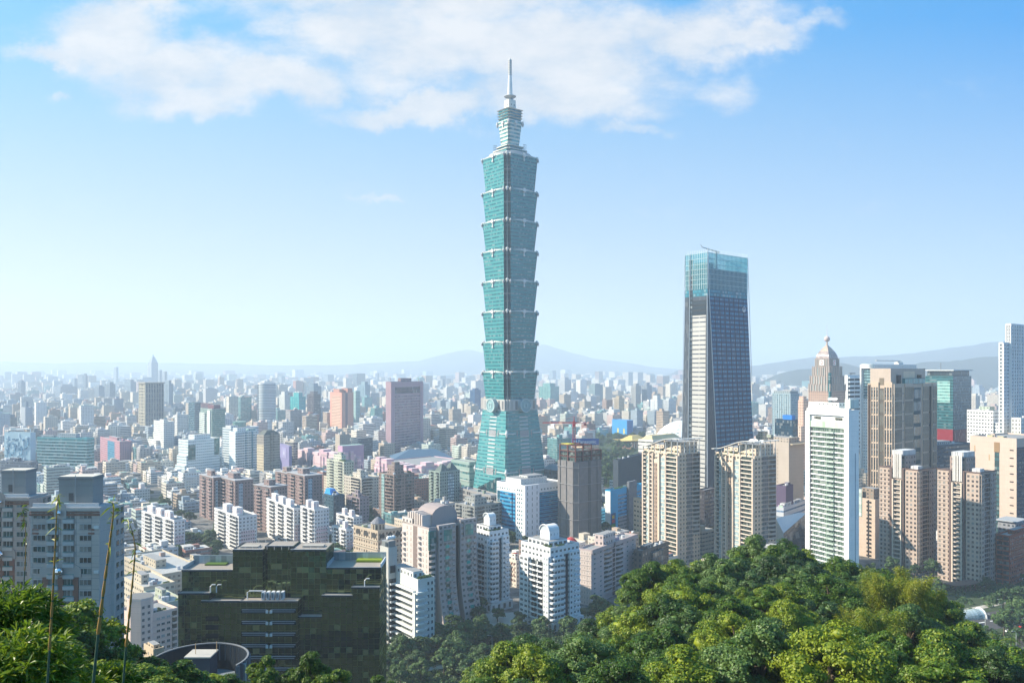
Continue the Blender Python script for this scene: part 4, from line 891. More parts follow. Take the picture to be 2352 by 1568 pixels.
for k in range(7):
    a0, a1 = math.pi / 2 * k / 7, math.pi / 2 * (k + 1) / 7; m.ring(35, 0, 5 + 50 * math.sin(a0), 5 + 50 * math.sin(a1), 55 * math.cos(a0) + .1, 55 * math.cos(a1) + .1, 26, (.74, .75, .75), (.35, .42, .45), (.5, .6, 0), 9, 6, cap=(k == 6))
m.build('dome', t.root); m = MB(); m.ring(35, 0, 0, 5, 57, 57, 26, (.6, .6, .6), (.2, .25, .28), (.6, .5, 0), 6, 5); m.build('ring_wall', t.root)

def memorial_hall():
    p = at(1456, HY, 1560); rt = tag(empty('memorial_hall', (p.x, p.y, 0), R(39)), 'memorial hall with an upswept yellow tiled roof among park trees', 'memorial hall')
    m = MB(); m.box(-26, 26, -20, 20, 0, 11, '#b98e7c', '#5a3a34', (.55, .8, 0), 5, 11); m.build('wall', rt)
    for k in range(9):
        for q in (-22, 22): m = MB(); m.tube([(-30 + k * 7.5, q, 0), (-30 + k * 7.5, q, 13)], .9, 6, (.6, .55, .5)); m.build('column', rt)
    Y = (.62, .46, .16); m = MB()
    pr = [(34, 27, 14.5, 2.5), (28, 21, 14.2, 0), (18, 12, 18, 0), (9, 4, 24, 0)]
    for (a, b, z, l), (a2, b2, z2, l2) in zip(pr, pr[1:]):
        for f in range(4):
            c0 = [(-a, -b), (a, -b), (a, b), (-a, b)]; c1 = [(-a2, -b2), (a2, -b2), (a2, b2), (-a2, b2)]; j = (f + 1) % 4
            m.poly([(c0[f][0], c0[f][1], z + l), ((c0[f][0] + c0[j][0]) / 2, (c0[f][1] + c0[j][1]) / 2, z), ((c1[f][0] + c1[j][0]) / 2, (c1[f][1] + c1[j][1]) / 2, z2), (c1[f][0], c1[f][1], z2)], None, Y)
            m.poly([((c0[f][0] + c0[j][0]) / 2, (c0[f][1] + c0[j][1]) / 2, z), (c0[j][0], c0[j][1], z + l), (c1[j][0], c1[j][1], z2), ((c1[f][0] + c1[j][0]) / 2, (c1[f][1] + c1[j][1]) / 2, z2)], None, Y)
    m.poly([(-9, -4, 24), (9, -4, 24), (9, 4, 24), (-9, 4, 24)], None, Y); m.build('roof', rt)
    class S: pass
    s = S(); s.root = rt; s.R = 60; s.L = 50; s.off = 30; HEROES.append((1430, 1482, 1008, 1560, s, 'yellow-roofed memorial hall'))
memorial_hall()
t = T('office_block', 'bright blue painted block with two yellow door-like panels', 'office block', 1406, 1440, 1454, 966, 1800, 60, short='bright blue painted block')
t.body('#3488c4', st=NOWIN); t.slot('R', t.R * .1, t.R * .9, 0, t.H, '#2470b0', .1)
for q in (.15, -.35): m = MB(); t.mbox(m, 'L', t.L * (q if q > 0 else .55), t.L * (q if q > 0 else .55) + 5, 0, .2, t.H * .2, t.H * .5, '#cdbb4a'); m.build('yellow_panel', t.root)
def signboard():
    t = T('office_block', 'cream block carrying a long blue billboard with white lettering on its roof', 'office block', 1316, 1340, 1376, 1022, 1150, 50, short='billboard block')
    t.body('#c9b49c', '#4b4742', (.5, .45, 0), 3.2, 3.4); t.clutter(2, 25)
    p = at(1314, 1022, 1140); rt = tag(empty('billboard', p, 0), 'long blue rooftop billboard reading Panasonic in white letters', 'billboard')
    m = MB(); m.box(0, 38, 0, 1.2, .5, 9.5, '#0d4f9f'); m.build('panel', rt)
    for k in range(5): m = MB(); m.tube([(3 + 8 * k, 1.6, -3), (3 + 8 * k, 1.6, 9)], .25, 4, (.4, .4, .4)); m.build('post', rt)
    m = MB(); m.box(2, 7, -.25, -.01, 2.5, 7, '#cfe2f4'); m.build('logo', rt)
    cu = bpy.data.curves.new('lettering', 'FONT'); cu.body = 'Panasonic'; cu.size = 6.6; cu.extrude = .12; cu.offset = .07
    cu.materials.append(paint('white_lettering', (.8, .82, .85), .6, 0, .02)); tmp = bpy.data.objects.new('lettering_curve', cu); LINK(tmp); bpy.context.view_layer.update(); me = bpy.data.meshes.new_from_object(tmp); bpy.data.objects.remove(tmp); o = bpy.data.objects.new('lettering', me); LINK(o); o.parent = rt; o.location = (8.2, -.2, 2.9); o.rotation_euler = (R(90), 0, 0)
signboard()

# ------------------------------------------------------------------ left and middle distance office towers
def mauve_tower():
    t = T('office_tower', 'mauve stone tower with a regular grid of small windows and a dark upper loggia', 'office tower', 886, 897, 971, 878, 1350, 30, short='mauve gridded tower')
    L, Rr, H = t.L, t.R, t.H; MV = (.46, .31, .34); t.body(MV, '#141a24', (.0, .0, 0), 3, 3.8)
    t.fl = 4.6; t.slot('R', Rr * .13, Rr * .9, 0, H * .83, MV, .12, (.6, .55, 0), '#0c1018', 'window_grid'); o = t.root.children[-1]
    t.slot('R', Rr * .13, Rr * .9, H * .85, H * .935, (.3, .2, .23), .1, (.78, .92, 0), '#101c2a', 'loggia'); t.pent(.33, .66, .2, .8, 7, (.38, .25, .28), st=(.6, .5, 0)); 
    for q in (.06, .92): m = MB(); m.tube([(Rr * q, 3, H), (Rr * q - 3, 3, H + 9)], .35, 4, (.5, .15, .15)); m.build('roof_crane', t.root)
    t.fins('R', 2, MV, 1.2, Rr * .1)
mauve_tower()
t = T('office_tower', 'salmon pink tower with cream floor bands and a plain shaded side', 'office tower', 758, 785, 812, 902, 1800, 50, short='salmon banded tower')
t.body('#c49180', '#6d5a58', (.0, .0, 0), 3, 3.4); t.slot('L', t.L * .1, t.L * .85, 0, t.H - 8, '#d9b79f', .1, (1, .42, 0), '#8a5f52', 'window_bands'); t.pent(.1, .5, .3, .8, 8, '#c08c7b'); t.pent(.6, 1, .1, .6, 10, '#b98677'); t.slot('R', t.R * .3, t.R * .5, 0, t.H, '#7d5f63', .1)
t = T('office_tower', 'pale teal slab peeking out behind the salmon tower', 'office tower', 812, 817, 827, 898, 2000, 50, short='pale teal slab')
t.body('#9db9b6', '#4c7a7c', (.7, .5, .2), 3, 3.6)
def silver_round():
    p = at(614, HY, 1950); rt = tag(empty('office_tower', (p.x, p.y, 0)), 'round silver office tower with horizontal glass bands', 'office tower')
    m = MB(); h = zat(882, 1950); m.ring(0, 0, 0, h, 20, 20, 32, (.50, .53, .54), (.2, .26, .3), (1, .5, .2), 4, 3.9, roof=(.4, .4, .4)); m.build('wall', rt); m = MB(); m.ring(0, 0, h - .01, h + 3, 19, 19, 32, (.42, .45, .48)); m.build('parapet', rt)
    m = MB(); m.box(-22, -12, -6, 12, 0, h, (.45, .48, .5), (.2, .26, .3), (1, .5, .2), 4, 3.9); m.build('wing', rt)
    class S: pass
    s = S(); s.root = rt; s.R = s.L = 46; s.off = 23; HEROES.append((594, 634, 881, 1950, s, 'round silver tower'))
silver_round()
t = T('apartment_tower', 'tall dark tower with a white frame grid and a flat white crown', 'apartment tower', 320, 334, 376, 882, 1800, 38, short='white-gridded dark tower')
t.body('#6d6f74', '#2c3b4e', (.6, .75, .1), 4, 3.8); t.fins('R', 8, '#a5a29a', 1.2, 1.3); t.fins('L', 5, '#d8cdb4', 1.2, 1.8); t.bands('L', '#d8cdb4', .9, 1.4, 7); t.bands('R', '#9a9890', .5, 1.2, 11); m = MB(); m.box(-2, t.R + 2, -2, t.L + 2, t.H + 1.3, t.H + 4, '#a8a296', bottom=True); m.build('crown', t.root)
t = T('office_tower', 'teal glass slab with thin floor lines beside a lower white and green tower', 'office tower', 433, 447, 461, 925, 1720, 45, short='teal slab tower')
t.body('#4b6f80', '#1f4356', (1, .55, .4), 3, 3.8)
t = T('office_tower', 'white and green glass tower pair with a lower left half', 'office tower', 460, 487, 517, 940, 1560, 48, short='white and green tower')
t.body('#8f9c98', '#2f6a5e', (.7, .55, .3), 6, 3.8); t.panel('L', t.L * .1, t.L * .32, 2, 0, t.H - 2, '#cfd3cf', st=NOWIN, name='core'); t.panel('L', t.L * .55, t.L * 1., 2, 0, t.H - 8, '#d4d7d2', '#3b6a60', (1, .4, 0), 5, name='wing'); t.slot('R', 0, t.R, 0, t.H, '#5f9089', .1, (1, .5, .3), '#2c6a62', 'curtain_wall'); t.pent(.4, .9, .3, .8, 8, '#6d4450')
t = T('office_tower', 'low dark red roofed block joined to the white and green tower', 'office tower', 456, 480, 492, 928, 1800, 48, short='dark red capped block')
t.body('#5b4652', '#39404a', (.5, .5, 0), 3, 3.6)
t = T('apartment_block', 'white stepped apartment block with curved corner bands', 'apartment block', 353, 376, 400, 969, 1400, 48, short='white stepped block')
t.body('#d9d8d2', '#5c6f7c', (.6, .5, 0), 3.2, 3.4); t.bands('R', '#dcdcd8', .8, 1.2); t.panel('L', t.L * .4, t.L * 1.25, 6, 0, t.H * .45, '#dcdad4', '#5c6f7c', (.6, .5, 0), name='wing'); t.pent(.1, .5, .1, .5, 4, '#d9d8d2')
def teal_stepped():
    t = T('office_block', 'white office block with teal glass corners stepping down in terraces', 'office block', 410, 432, 505, 1012, 1080, 36, short='white teal-cornered block')
    L, Rr, H = t.L, t.R, t.H; t.body('#d9e2e2', '#3d6f7e', (.6, .42, 0), 3.0, 3.8); t.pent(.25, .75, .2, .8, 7, '#dfe5e5'); t.panel('R', Rr * .0, Rr * .22, .6, H - 26, H - 6, '#1e6a6c', '#1c5c60', (.9, .8, .4), 3, name='glazed_corner'); t.panel('R', Rr * .82, Rr * .98, .6, H - 22, H + 1, '#1e6a6c', '#1c5c60', (.9, .8, .4), 3, name='glazed_corner')
    for k in range(4): t.panel('L', 0, L, 2.5 + 2.5 * k, 0, H - 20 - 13 * k, '#d4dede', '#3d6f7e', (.6, .42, 0), 3.0, name='terrace')
    for k in range(3): t.panel('R', Rr, Rr + 3 + 3 * k, 0.05, 0, H - 12 - 14 * k, '#cfdcdf', '#3d6f7e', (.6, .42, 0), 3.0, name='terrace')
teal_stepped()
t = T('apartment_tower', 'pale teal apartment tower with dense rows of small balconies', 'apartment tower', 527, 541, 591, 993, 1090, 36, short='pale teal balcony tower')
t.body('#cfdcdc', '#3a5768', (.7, .4, 0), 3.4, 3.4); t.bands('R', '#dfe9ea', 1.1, .9); t.slot('R', t.R * .44, t.R * .5, 0, t.H, '#5f8a98', .4); t.slot('R', t.R * .72, t.R * .78, 0, t.H, '#5f8a98', 1.2); t.slot('L', 0, t.L, 0, t.H, '#e5ece9', .3, (.4, .4, 0), '#5c7a80', 'end_wall'); t.pent(.1, .5, .1, .8, 6, '#dce6e6'); t.pent(.6, .95, .1, .8, 4, '#9fc4c2')
t = T('office_block', 'white banded office block topped by a dark green drum', 'office block', 511, 531, 594, 984, 1190, 36, short='green drum block')
t.body('#cdd4d6', '#5c7888', (1, .4, .1), 3, 3.6); m = MB(); m.ring(t.R * .45, t.L * .5, t.H, t.H + 9, 9, 10, 22, (.03, .2, .2), (.05, .28, .26), (.9, .9, .5), 3, 9, roof=(.3, .45, .42)); m.build('glass_drum', t.root); t.pent(.05, .3, .2, .8, 4, '#d8dddd')
t = T('office_tower', 'beige gabled office tower with paired windows and a dark slate crown', 'office tower', 590, 606, 643, 1001, 1060, 38, short='beige gabled tower')
t.body('#9d968c', '#4b4640', (.6, .4, 0), 3.2, 3.6); m = MB(); H = t.H
m.loft([(0, 0), (t.R, 0), (t.R, t.L), (0, t.L)], H + 1.1, [(t.R * .3, t.L * .2), (t.R * .7, t.L * .2), (t.R * .7, t.L * .8), (t.R * .3, t.L * .8)], H + 7, '#5e625f'); m.build('crown', t.root); t.panel('R', t.R * .4, t.R * .62, 1.2, 0, H + 4, '#8e877e', '#4b4640', (.5, .6, 0), 3, name='bay'); t.slot('L', 0, t.L, 0, H - 12, '#c7ba9f', .1, (.6, .45, 0), '#6d604e', 'end_wall')
t = T('office_block', 'narrow violet block with a hanging sign of a small white house', 'office block', 643, 664, 670, 1026, 1150, 60, short='narrow violet block')
t.body('#7c78a0', st=NOWIN, roof='#3f8f78'); m = MB(); t.mbox(m, 'L', t.L * .25, t.L * .8, .05, .4, t.H * .55, t.H * .93, '#8b88ad'); m.build('sign', t.root)
m = MB(); c = t.L * .52; zc = t.H * .75
for (a, b, z0, z1) in ((c - 2.6, c - 2.1, zc - 3, zc + 1), (c + 2.1, c + 2.6, zc - 3, zc + 1), (c - 2.6, c + 2.6, zc - 3.5, zc - 3), (c - 1, c + 1, zc - 1.5, zc)): t.mbox(m, 'L', a, b, .41, .55, z0, z1, '#d8d8e6')
m.poly([(-.56, c + 3.2, zc + 1), (-.56, c, zc + 3.6), (-.56, c, zc + 3), (-.56, c + 2.6, zc + .8)], None, col_('#d8d8e6')); m.poly([(-.56, c, zc + 3.6), (-.56, c - 3.2, zc + 1), (-.56, c - 2.6, zc + .8), (-.56, c, zc + 3)], None, col_('#d8d8e6')); m.build('house_mark', t.root)
t = T('office_block', 'dark glass slab between the violet block and the mauve terraced mall', 'office block', 655, 674, 684, 1016, 1200, 45, short='dark glass slab')
t.body('#b9b1a5', '#33424f', (.9, .8, .2), 3, 4)
t = T('office_block', 'dark grey glass block with a flat top behind the mauve mall', 'office block', 806, 822, 856, 1008, 1260, 45, short='dark grey glass block'); t.body('#4a5a66', '#33485a', (.9, .5, .3), 3, 3.8)
t = T('office_block', 'wide teal glass office block with white floor ledges', 'office block', 85, 200, 216, 1008, 1140, 16, short='wide teal ledged block', maxs=90)
t.body('#4d9aa0', '#1f7078', (.94, .75, .6), 3, 4.2, roof='#98a4a8'); t.bands('L', '#aec9ce', 1.0, .7, 4.2); t.bands('R', '#aec9ce', 1.0, .7, 4.2); t.pent(.2, .8, .25, .62, 7, '#93a3ab'); t.pent(.2, .6, .7, .95, 4, '#8b9aa0'); t.clutter(5, 26)
def puzzle_block():
    t = T('office_block', 'light blue block covered in a puzzle of raised panels, at the left edge', 'office block', 10, 70, 82, 995, 1230, 16, short='pale blue puzzle block')
    t.body('#a3bfcb', '#4c7f9c', (.0, .0, .1), 3, 4); g = random.Random(5); L = t.L
    for k in range(90):
        s0 = g.uniform(.03, .9) * L; z0 = g.uniform(0, t.H - 6); m = MB(); wd, hh = g.choice(((5, 2), (2, 6), (3, 4), (2.5, 3))); t.mbox(m, 'L', s0, min(L, s0 + wd), 0, g.uniform(.2, 1.4), z0, z0 + hh, g.choice(('#4f87a6', '#3f7391', '#b9d0da', '#6d9db5')), bottom=True); m.build('raised_panel', t.root)
    m = MB()
    for s0 in (0, L - 1): t.mbox(m, 'L', s0, s0 + 1, -1, 0, t.H, t.H + 6, '#b5cbd4')
    t.mbox(m, 'L', 0, L, -1, 0, t.H + 6.01, t.H + 7, '#b5cbd4'); m.build('roof_frame', t.root)
puzzle_block()
t = T('office_block', 'dark slate low block in front of the pale blue puzzle block', 'office block', 0, 70, 88, 1062, 1090, 16, short='slate low block', maxs=80); t.body('#5a6878', '#2c3a4c', (.8, .5, .2), 3, 3.8); t.pent(.3, .8, .5, .75, 5, '#3f5068'); t.clutter(4, 31)
t = T('office_tower', 'slim pale tower with a dark round mast top far off on the left', 'office tower', 48, 58, 75, 936, 1900, 40, short='slim masted tower'); t.body('#9fa6ae', '#6c7a8a', (.3, .5, 0), 3, 3.6); m = MB(); m.ring(t.R * .5, t.L * .5, t.H, t.H + 14, 4, 3, 10, (.2, .25, .3)); m.build('drum', t.root)
t = T('apartment_block', 'rose pink apartment block with a blue recess, left middle distance', 'apartment block', 230, 275, 302, 1015, 1230, 50, short='rose pink block'); t.body('#b08590', '#5d5562', (.4, .45, 0), 3.2, 3.4); t.slot('L', t.L * .25, t.L * .6, 6, t.H - 2, '#3c7fa0', .1, (.4, .5, 0), '#2f4a60', 'blue_recess'); t.pent(.3, .7, .3, .7, 4, '#a37a86'); t.clutter(3, 33)

# ------------------------------------------------------------------ mauve terraced shopping mall
def mall(lbl, X0, Xc, X1, Yt, d, a, seed, short, n, hipped=False):
    t = T('shopping_mall', lbl, 'shopping mall', X0, Xc, X1, Yt, d, a, short=short, maxs=150)
    g = random.Random(seed); L, Rr, H = t.L, t.R, t.H; P1, P2 = (.55, .37, .43), (.62, .47, .50)
    t.body(P1, '#3a3f55', (.0, .0, 0), 4, 4, z1=H * .7, ry=(.0, 1), rx=(.1, 1)); 
    for k in range(n):
        fc = 'L' if k % 2 == 0 else 'R'; S_ = t.side(fc); wd = g.uniform(.09, .16) * S_; s0 = g.uniform(0, 1) * (S_ - wd); h = H * g.uniform(.45, 1.0); o = g.uniform(0, 9) * (1.3 - h / H) + .05 * k
        m = MB(); t.mbox(m, fc, s0, s0 + wd, -10, o, 0, h, P1 if g.random() < .6 else P2, w=(.66, .50, .52), st=(1, .33, 0), bay=30, fl=9, roof=(.68, .55, .56)); m.build('terrace_block', t.root)
        if g.random() < .5:
            m = MB(); t.mbox(m, fc, s0 + wd * .4, s0 + wd * .6, o, o + .1, h * .3, h * .75, '#3c4460'); m.build('window', t.root)
    return t
M1 = mall('mauve terraced mall block with a tall purple rear wall', 681, 772, 830, 1036, 1150, 50, 3, 'mauve terraced mall', 22)
M1.panel('R', M1.R * .25, M1.R * 1.1, -14, 0, M1.H + 7, (.42, .27, .38), st=NOWIN, roof=(.3, .42, .38), name='rear_wall')
M2 = mall('pink terraced mall wing stepping down before the mauve gridded tower', 862, 955, 1090, 1060, 1080, 46, 9, 'pink terraced mall', 26)
def hip():
    p = at(905, HY, 1200); rt = tag(empty('hall_roof', (p.x, p.y, 0), R(14)), 'low hall with a long slate blue hipped roof behind the pink mall', 'hall'); z = zat(1055, 1200); z2 = zat(1032, 1230)
    m = MB(); m.box(0, 88, 0, 55, 0, z, (.5, .38, .42), '#3a3f55', (.4, .4, 0), 6, 6); m.build('wall', rt); B = (.06, .12, .19); m = MB()
    m.poly([(-2, -2, z), (90, -2, z), (66, 24, z2), (26, 24, z2)], None, B); m.poly([(90, -2, z), (90, 57, z), (66, 30, z2), (66, 24, z2)], None, B); m.poly([(90, 57, z), (-2, 57, z), (26, 30, z2), (66, 30, z2)], None, B); m.poly([(-2, 57, z), (-2, -2, z), (26, 24, z2), (26, 30, z2)], None, B); m.poly([(26, 24, z2), (66, 24, z2), (66, 30, z2), (26, 30, z2)], None, B); m.build('roof', rt, paint('slate_roof', B, .5, .1, .1))
    class S: pass
    s = S(); s.root = rt; s.R = 90; s.L = 57; s.off = 2; HEROES.append((900, 1045, 1035, 1200, s, 'slate hipped hall'))
hip()

# ------------------------------------------------------------------ nearer apartment buildings of the middle ground
def white_slab(lbl, X0, Xc, X1, Yt, d, seed, a=48, n=3, short='white slab'):
    t = T('apartment_block', lbl, 'apartment block', X0, Xc, X1, Yt, d, a, group='white apartment blocks with pink lower storeys', short=short)
    g = random.Random(seed); L, Rr, H = t.L, t.R, t.H; W = (.66, .65, .65); t.body(W, '#4a5058', (.5, .42, 0), 2.9, 3.05)
    t.slot('R', Rr * .12, Rr * .88, 0, H * .62, (.62, .46, .48), .08, (.5, .42, 0), '#4a5058', 'pink_storeys'); t.balc('L', [(L * (.04 + .96 * k / n), L * (.04 + .96 * k / n) + L * .6 / n) for k in range(n)], (.68, .67, .66), 1.4, 1.0, 2, H, 3.05, '#3a3f46')
    t.bands('R', (.70, .69, .69), .35, .35, 3.05)
    for k in range(n): 
        m = MB(); y = L * (.15 + .8 * k / n); m.box(Rr * .1, Rr * .45, y, y + L * .16, H, H + 6.5, (.68, .66, .66), (.6, .45, .47), (.5, .5, 0), 3, 6.5); m.build('stair_tower', t.root)
    t.clutter(3, seed)
white_slab('white balconied block with pink lower storeys, nearest the left foreground tower', 325, 400, 425, 1197, 640, 1, 44, 3, 'white balconied block at left')
white_slab('white balconied block with pink lower storeys behind the black glass building left shoulder', 492, 548, 590, 1188, 660, 2, 50, 2, 'second white balconied block')
white_slab('white balconied block with three stair towers, directly behind the black glass roof', 612, 675, 700, 1170, 670, 3, 55, 3, 'third white balconied block')
white_slab('white balconied block adjoining the three-towered one on its sunless side', 690, 722, 756, 1172, 650, 4, 50, 2, 'fourth white balconied block')
white_slab('small low white block beside the tree clump behind the black glass building', 762, 795, 818, 1218, 640, 5, 48, 2, 'small low white block')
white_slab('small pale block with grey pink wall stepping down toward the ornate beige block', 772, 812, 832, 1190, 720, 6, 48, 2, 'small pale block')
def brown_apts(lbl, X0, Xc, X1, Yt, d, seed, a=48, short='', c=(.25, .18, .17)):
    t = T('apartment_block', lbl, 'apartment block', X0, Xc, X1, Yt, d, a, group='brown brick apartment blocks', short=short); L, Rr, H = t.L, t.R, t.H
    t.body(c, '#33323a', (.42, .42, 0), 3.2, 3.2); t.balc('L', [(L * .1, L * .3), (L * .55, L * .8)], tuple(min(1, q * 1.5) for q in c), 1.2, 1., 2, H, 3.2, '#2b2c33')
    t.slot('R', Rr * .2, Rr * .42, 0, H - 2, '#9fb0bb', .1, (.6, .4, 0), '#4b6474', 'pale_bay'); m = MB(); m.box(-.7, Rr + .7, -.7, L + .7, H + 1.2, H + 1.8, '#a8a6a8', bottom=True); m.build('cornice', t.root)
    t.pent(.2, .6, .3, .6, 7, tuple(q * 1.1 for q in c)); t.clutter(2, seed)
brown_apts('brown brick block with white cornice, left end of the brown row', 458, 490, 515, 1100, 800, 1, 48, 'left brown brick block')
brown_apts('brown brick block with white cornice, second in the brown row', 500, 540, 582, 1107, 780, 2, 48, 'second brown brick block')
brown_apts('brown brick block in front of the beige gabled tower, lower than its neighbours', 583, 622, 660, 1122, 740, 3, 40, 'low brown brick block')
brown_apts('brown brick block with pale window bays in front of the mauve mall', 660, 700, 740, 1096, 790, 4, 50, 'brown brick block before the mall')
brown_apts('brown brick block half hidden, between two taller brown blocks', 632, 662, 690, 1090, 860, 5, 48, 'half hidden brown block')
def grey_apts(lbl, X0, Xc, X1, Yt, d, seed, a, c, short, balL=1, balR=0, pent=6, cat='apartment block', win='#36393d'):
    t = T('apartment_block', lbl, cat, X0, Xc, X1, Yt, d, a, short=short); L, Rr, H = t.L, t.R, t.H; c = col_(c); lc = tuple(min(.85, q * 1.2) for q in c)
    t.body(c, win, (.48, .45, 0), 3.2, 3.2)
    if balL: t.balc('L', [(L * (.08 + k / balL), L * (.08 + k / balL) + L * .5 / balL) for k in range(balL)], lc, 1.4, 1., 2, H, 3.2, '#2b3034', curve=seed % 2 == 0)
    if balR: t.balc('R', [(Rr * (.1 + k / balR), Rr * (.1 + k / balR) + Rr * .5 / balR) for k in range(balR)], lc, 1.4, 1., 2, H, 3.2, '#2b3034')
    t.pent(.2, .65, .25, .7, pent, lc); t.pent(.25, .5, .3, .5, pent + 3, c); t.clutter(3, seed); return t
t = grey_apts('grey stone tower with curved balconies and a planted roof, left of the stepped tower', 870, 905, 952, 1092, 780, 2, 46, '#84736d', 'grey curved-balcony tower', 1, 2, 9); t.slot('L', t.L * .62, t.L * .8, 4, t.H, '#9fb8ba', .4, (.8, .7, .2), '#7fa09c', 'glazed_bay'); foliage_patch(t.root, 'roof_shrub', [(t.R * .8, 1 + k, t.H + 1.5) for k in range(3)], 2, 7)
t = grey_apts('sea grey tower pair with small pointed roofs and big square windows', 985, 1010, 1056, 1085, 840, 4, 46, '#8b9a92', 'sea grey pointed-roof pair', 2, 0, 3)
for q in (.3, .75): m = MB(); x = t.R * q; m.loft([(x - 6, 1), (x + 6, 1), (x + 6, 12), (x - 6, 12)], t.H, [(x - 1, 5), (x + 1, 5), (x + 1, 8), (x - 1, 8)], t.H + 8, '#5c6866'); m.build('pointed_roof', t.root)
t.slot('R', t.R * .4, t.R * .7, 3, t.H - 2, '#667a80', .3, (.7, .6, 0), '#c9d6d8', 'window_stack')
t = grey_apts('pale green tower with roof gardens stepping back, in front of the mauve mall', 750, 790, 813, 1062, 880, 6, 50, '#b2b5a6', 'pale green stepped tower', 2, 0, 7); foliage_patch(t.root, 'roof_shrub', [(2, 2 + 3 * k, t.H + 1) for k in range(4)], 2, 8)
t = grey_apts('pale stone block left of the grey curved-balcony tower', 790, 830, 870, 1100, 840, 3, 48, '#b9b2a6', 'pale stone block', 1, 1, 5)
t = grey_apts('grey mauve block with two dark window bays between the brown row and the grey tower', 795, 826, 848, 1145, 760, 5, 48, '#8a7d82', 'grey mauve block', 1, 0, 4)
t = grey_apts('dark teal glass slab with a bright blue cover on its roof corner', 745, 766, 792, 1140, 760, 7, 50, '#36505e', 'dark teal slab', 0, 0, 1, win='#1c3a4a'); m = MB(); m.loft([(0, t.L * .3), (t.R * .7, t.L * .3), (t.R * .7, t.L), (0, t.L)], t.H + 1.1, [(1, t.L * .5), (t.R * .5, t.L * .5), (t.R * .5, t.L * .9), (1, t.L * .9)], t.H + 6, '#2f8fd6'); m.build('blue_cover', t.root)
t = grey_apts('grey green block in front of the black glass wedge', 1040, 1090, 1152, 1165, 700, 8, 46, '#8b8c88', 'grey green block', 2, 2, 6)
t = grey_apts('low white block below the sea grey pair', 1000, 1020, 1045, 1160, 640, 9, 46, '#a9a6a2', 'low white block', 1, 0, 3)
t = grey_apts('beige low block between the black glass wedge and the teal-windowed tower', 960, 985, 1010, 1200, 600, 10, 46, '#b5aca0', 'beige low block', 1, 0, 3)

def ornate_beige():
    t = T('apartment_block', 'ornate beige block with arched top-floor loggias and a small slate dome', 'apartment block', 812, 868, 925, 1222, 560, 46, short='ornate beige block'); L, Rr, H = t.L, t.R, t.H; W = '#b8a894'
    t.body(W, '#4b4038', (.5, .5, 0), 3.2, 3.3); t.bands('L', '#c6b8a4', .7, .5, 6.6); t.bands('R', '#c6b8a4', .7, .5, 6.6)
    for fc, S_ in (('L', L), ('R', Rr)):
        for k in range(3):
            s = S_ * (.16 + .32 * k); m = MB(); r = S_ * .10; N = 10
            P = [(s - r, H - 4.5), (s + r, H - 4.5)] + [(s + r * math.cos(math.pi * q / N), H - 3 + r * .7 * math.sin(math.pi * q / N)) for q in range(N + 1)]
            m.poly([(-.1, a, z) for a, z in P[::-1]] if fc == 'L' else [(a, -.1, z) for a, z in P], None, (.06, .06, .06)); m.build('arch_opening', t.root)
    m = MB(); m.ring(Rr * .25, L * .25, H, H + 5, 5, 5, 12, '#c2b39d' and col_('#c2b39d'), '#4b4038', (.5, .7, 0), 2.5, 5); m.build('turret', t.root); m = MB(); m.ring(Rr * .25, L * .25, H + 5, H + 7.5, 5.4, 3, 12, (.2, .2, .22), cap=False); m.ring(Rr * .25, L * .25, H + 7.5, H + 9.5, 3, .2, 12, (.2, .2, .22)); m.build('slate_dome', t.root)
    t.clutter(2, 3)
    t2 = T('apartment_block', 'plain pinkish block in front of the ornate beige block', 'apartment block', 815, 855, 872, 1300, 500, 46, short='plain pinkish block'); t2.body('#b29a8c', '#4b4038', (.5, .45, 0), 3.4, 3.3); t2.bands('R', '#bfa99a', .8, .8); t2.clutter(2, 4)
ornate_beige()

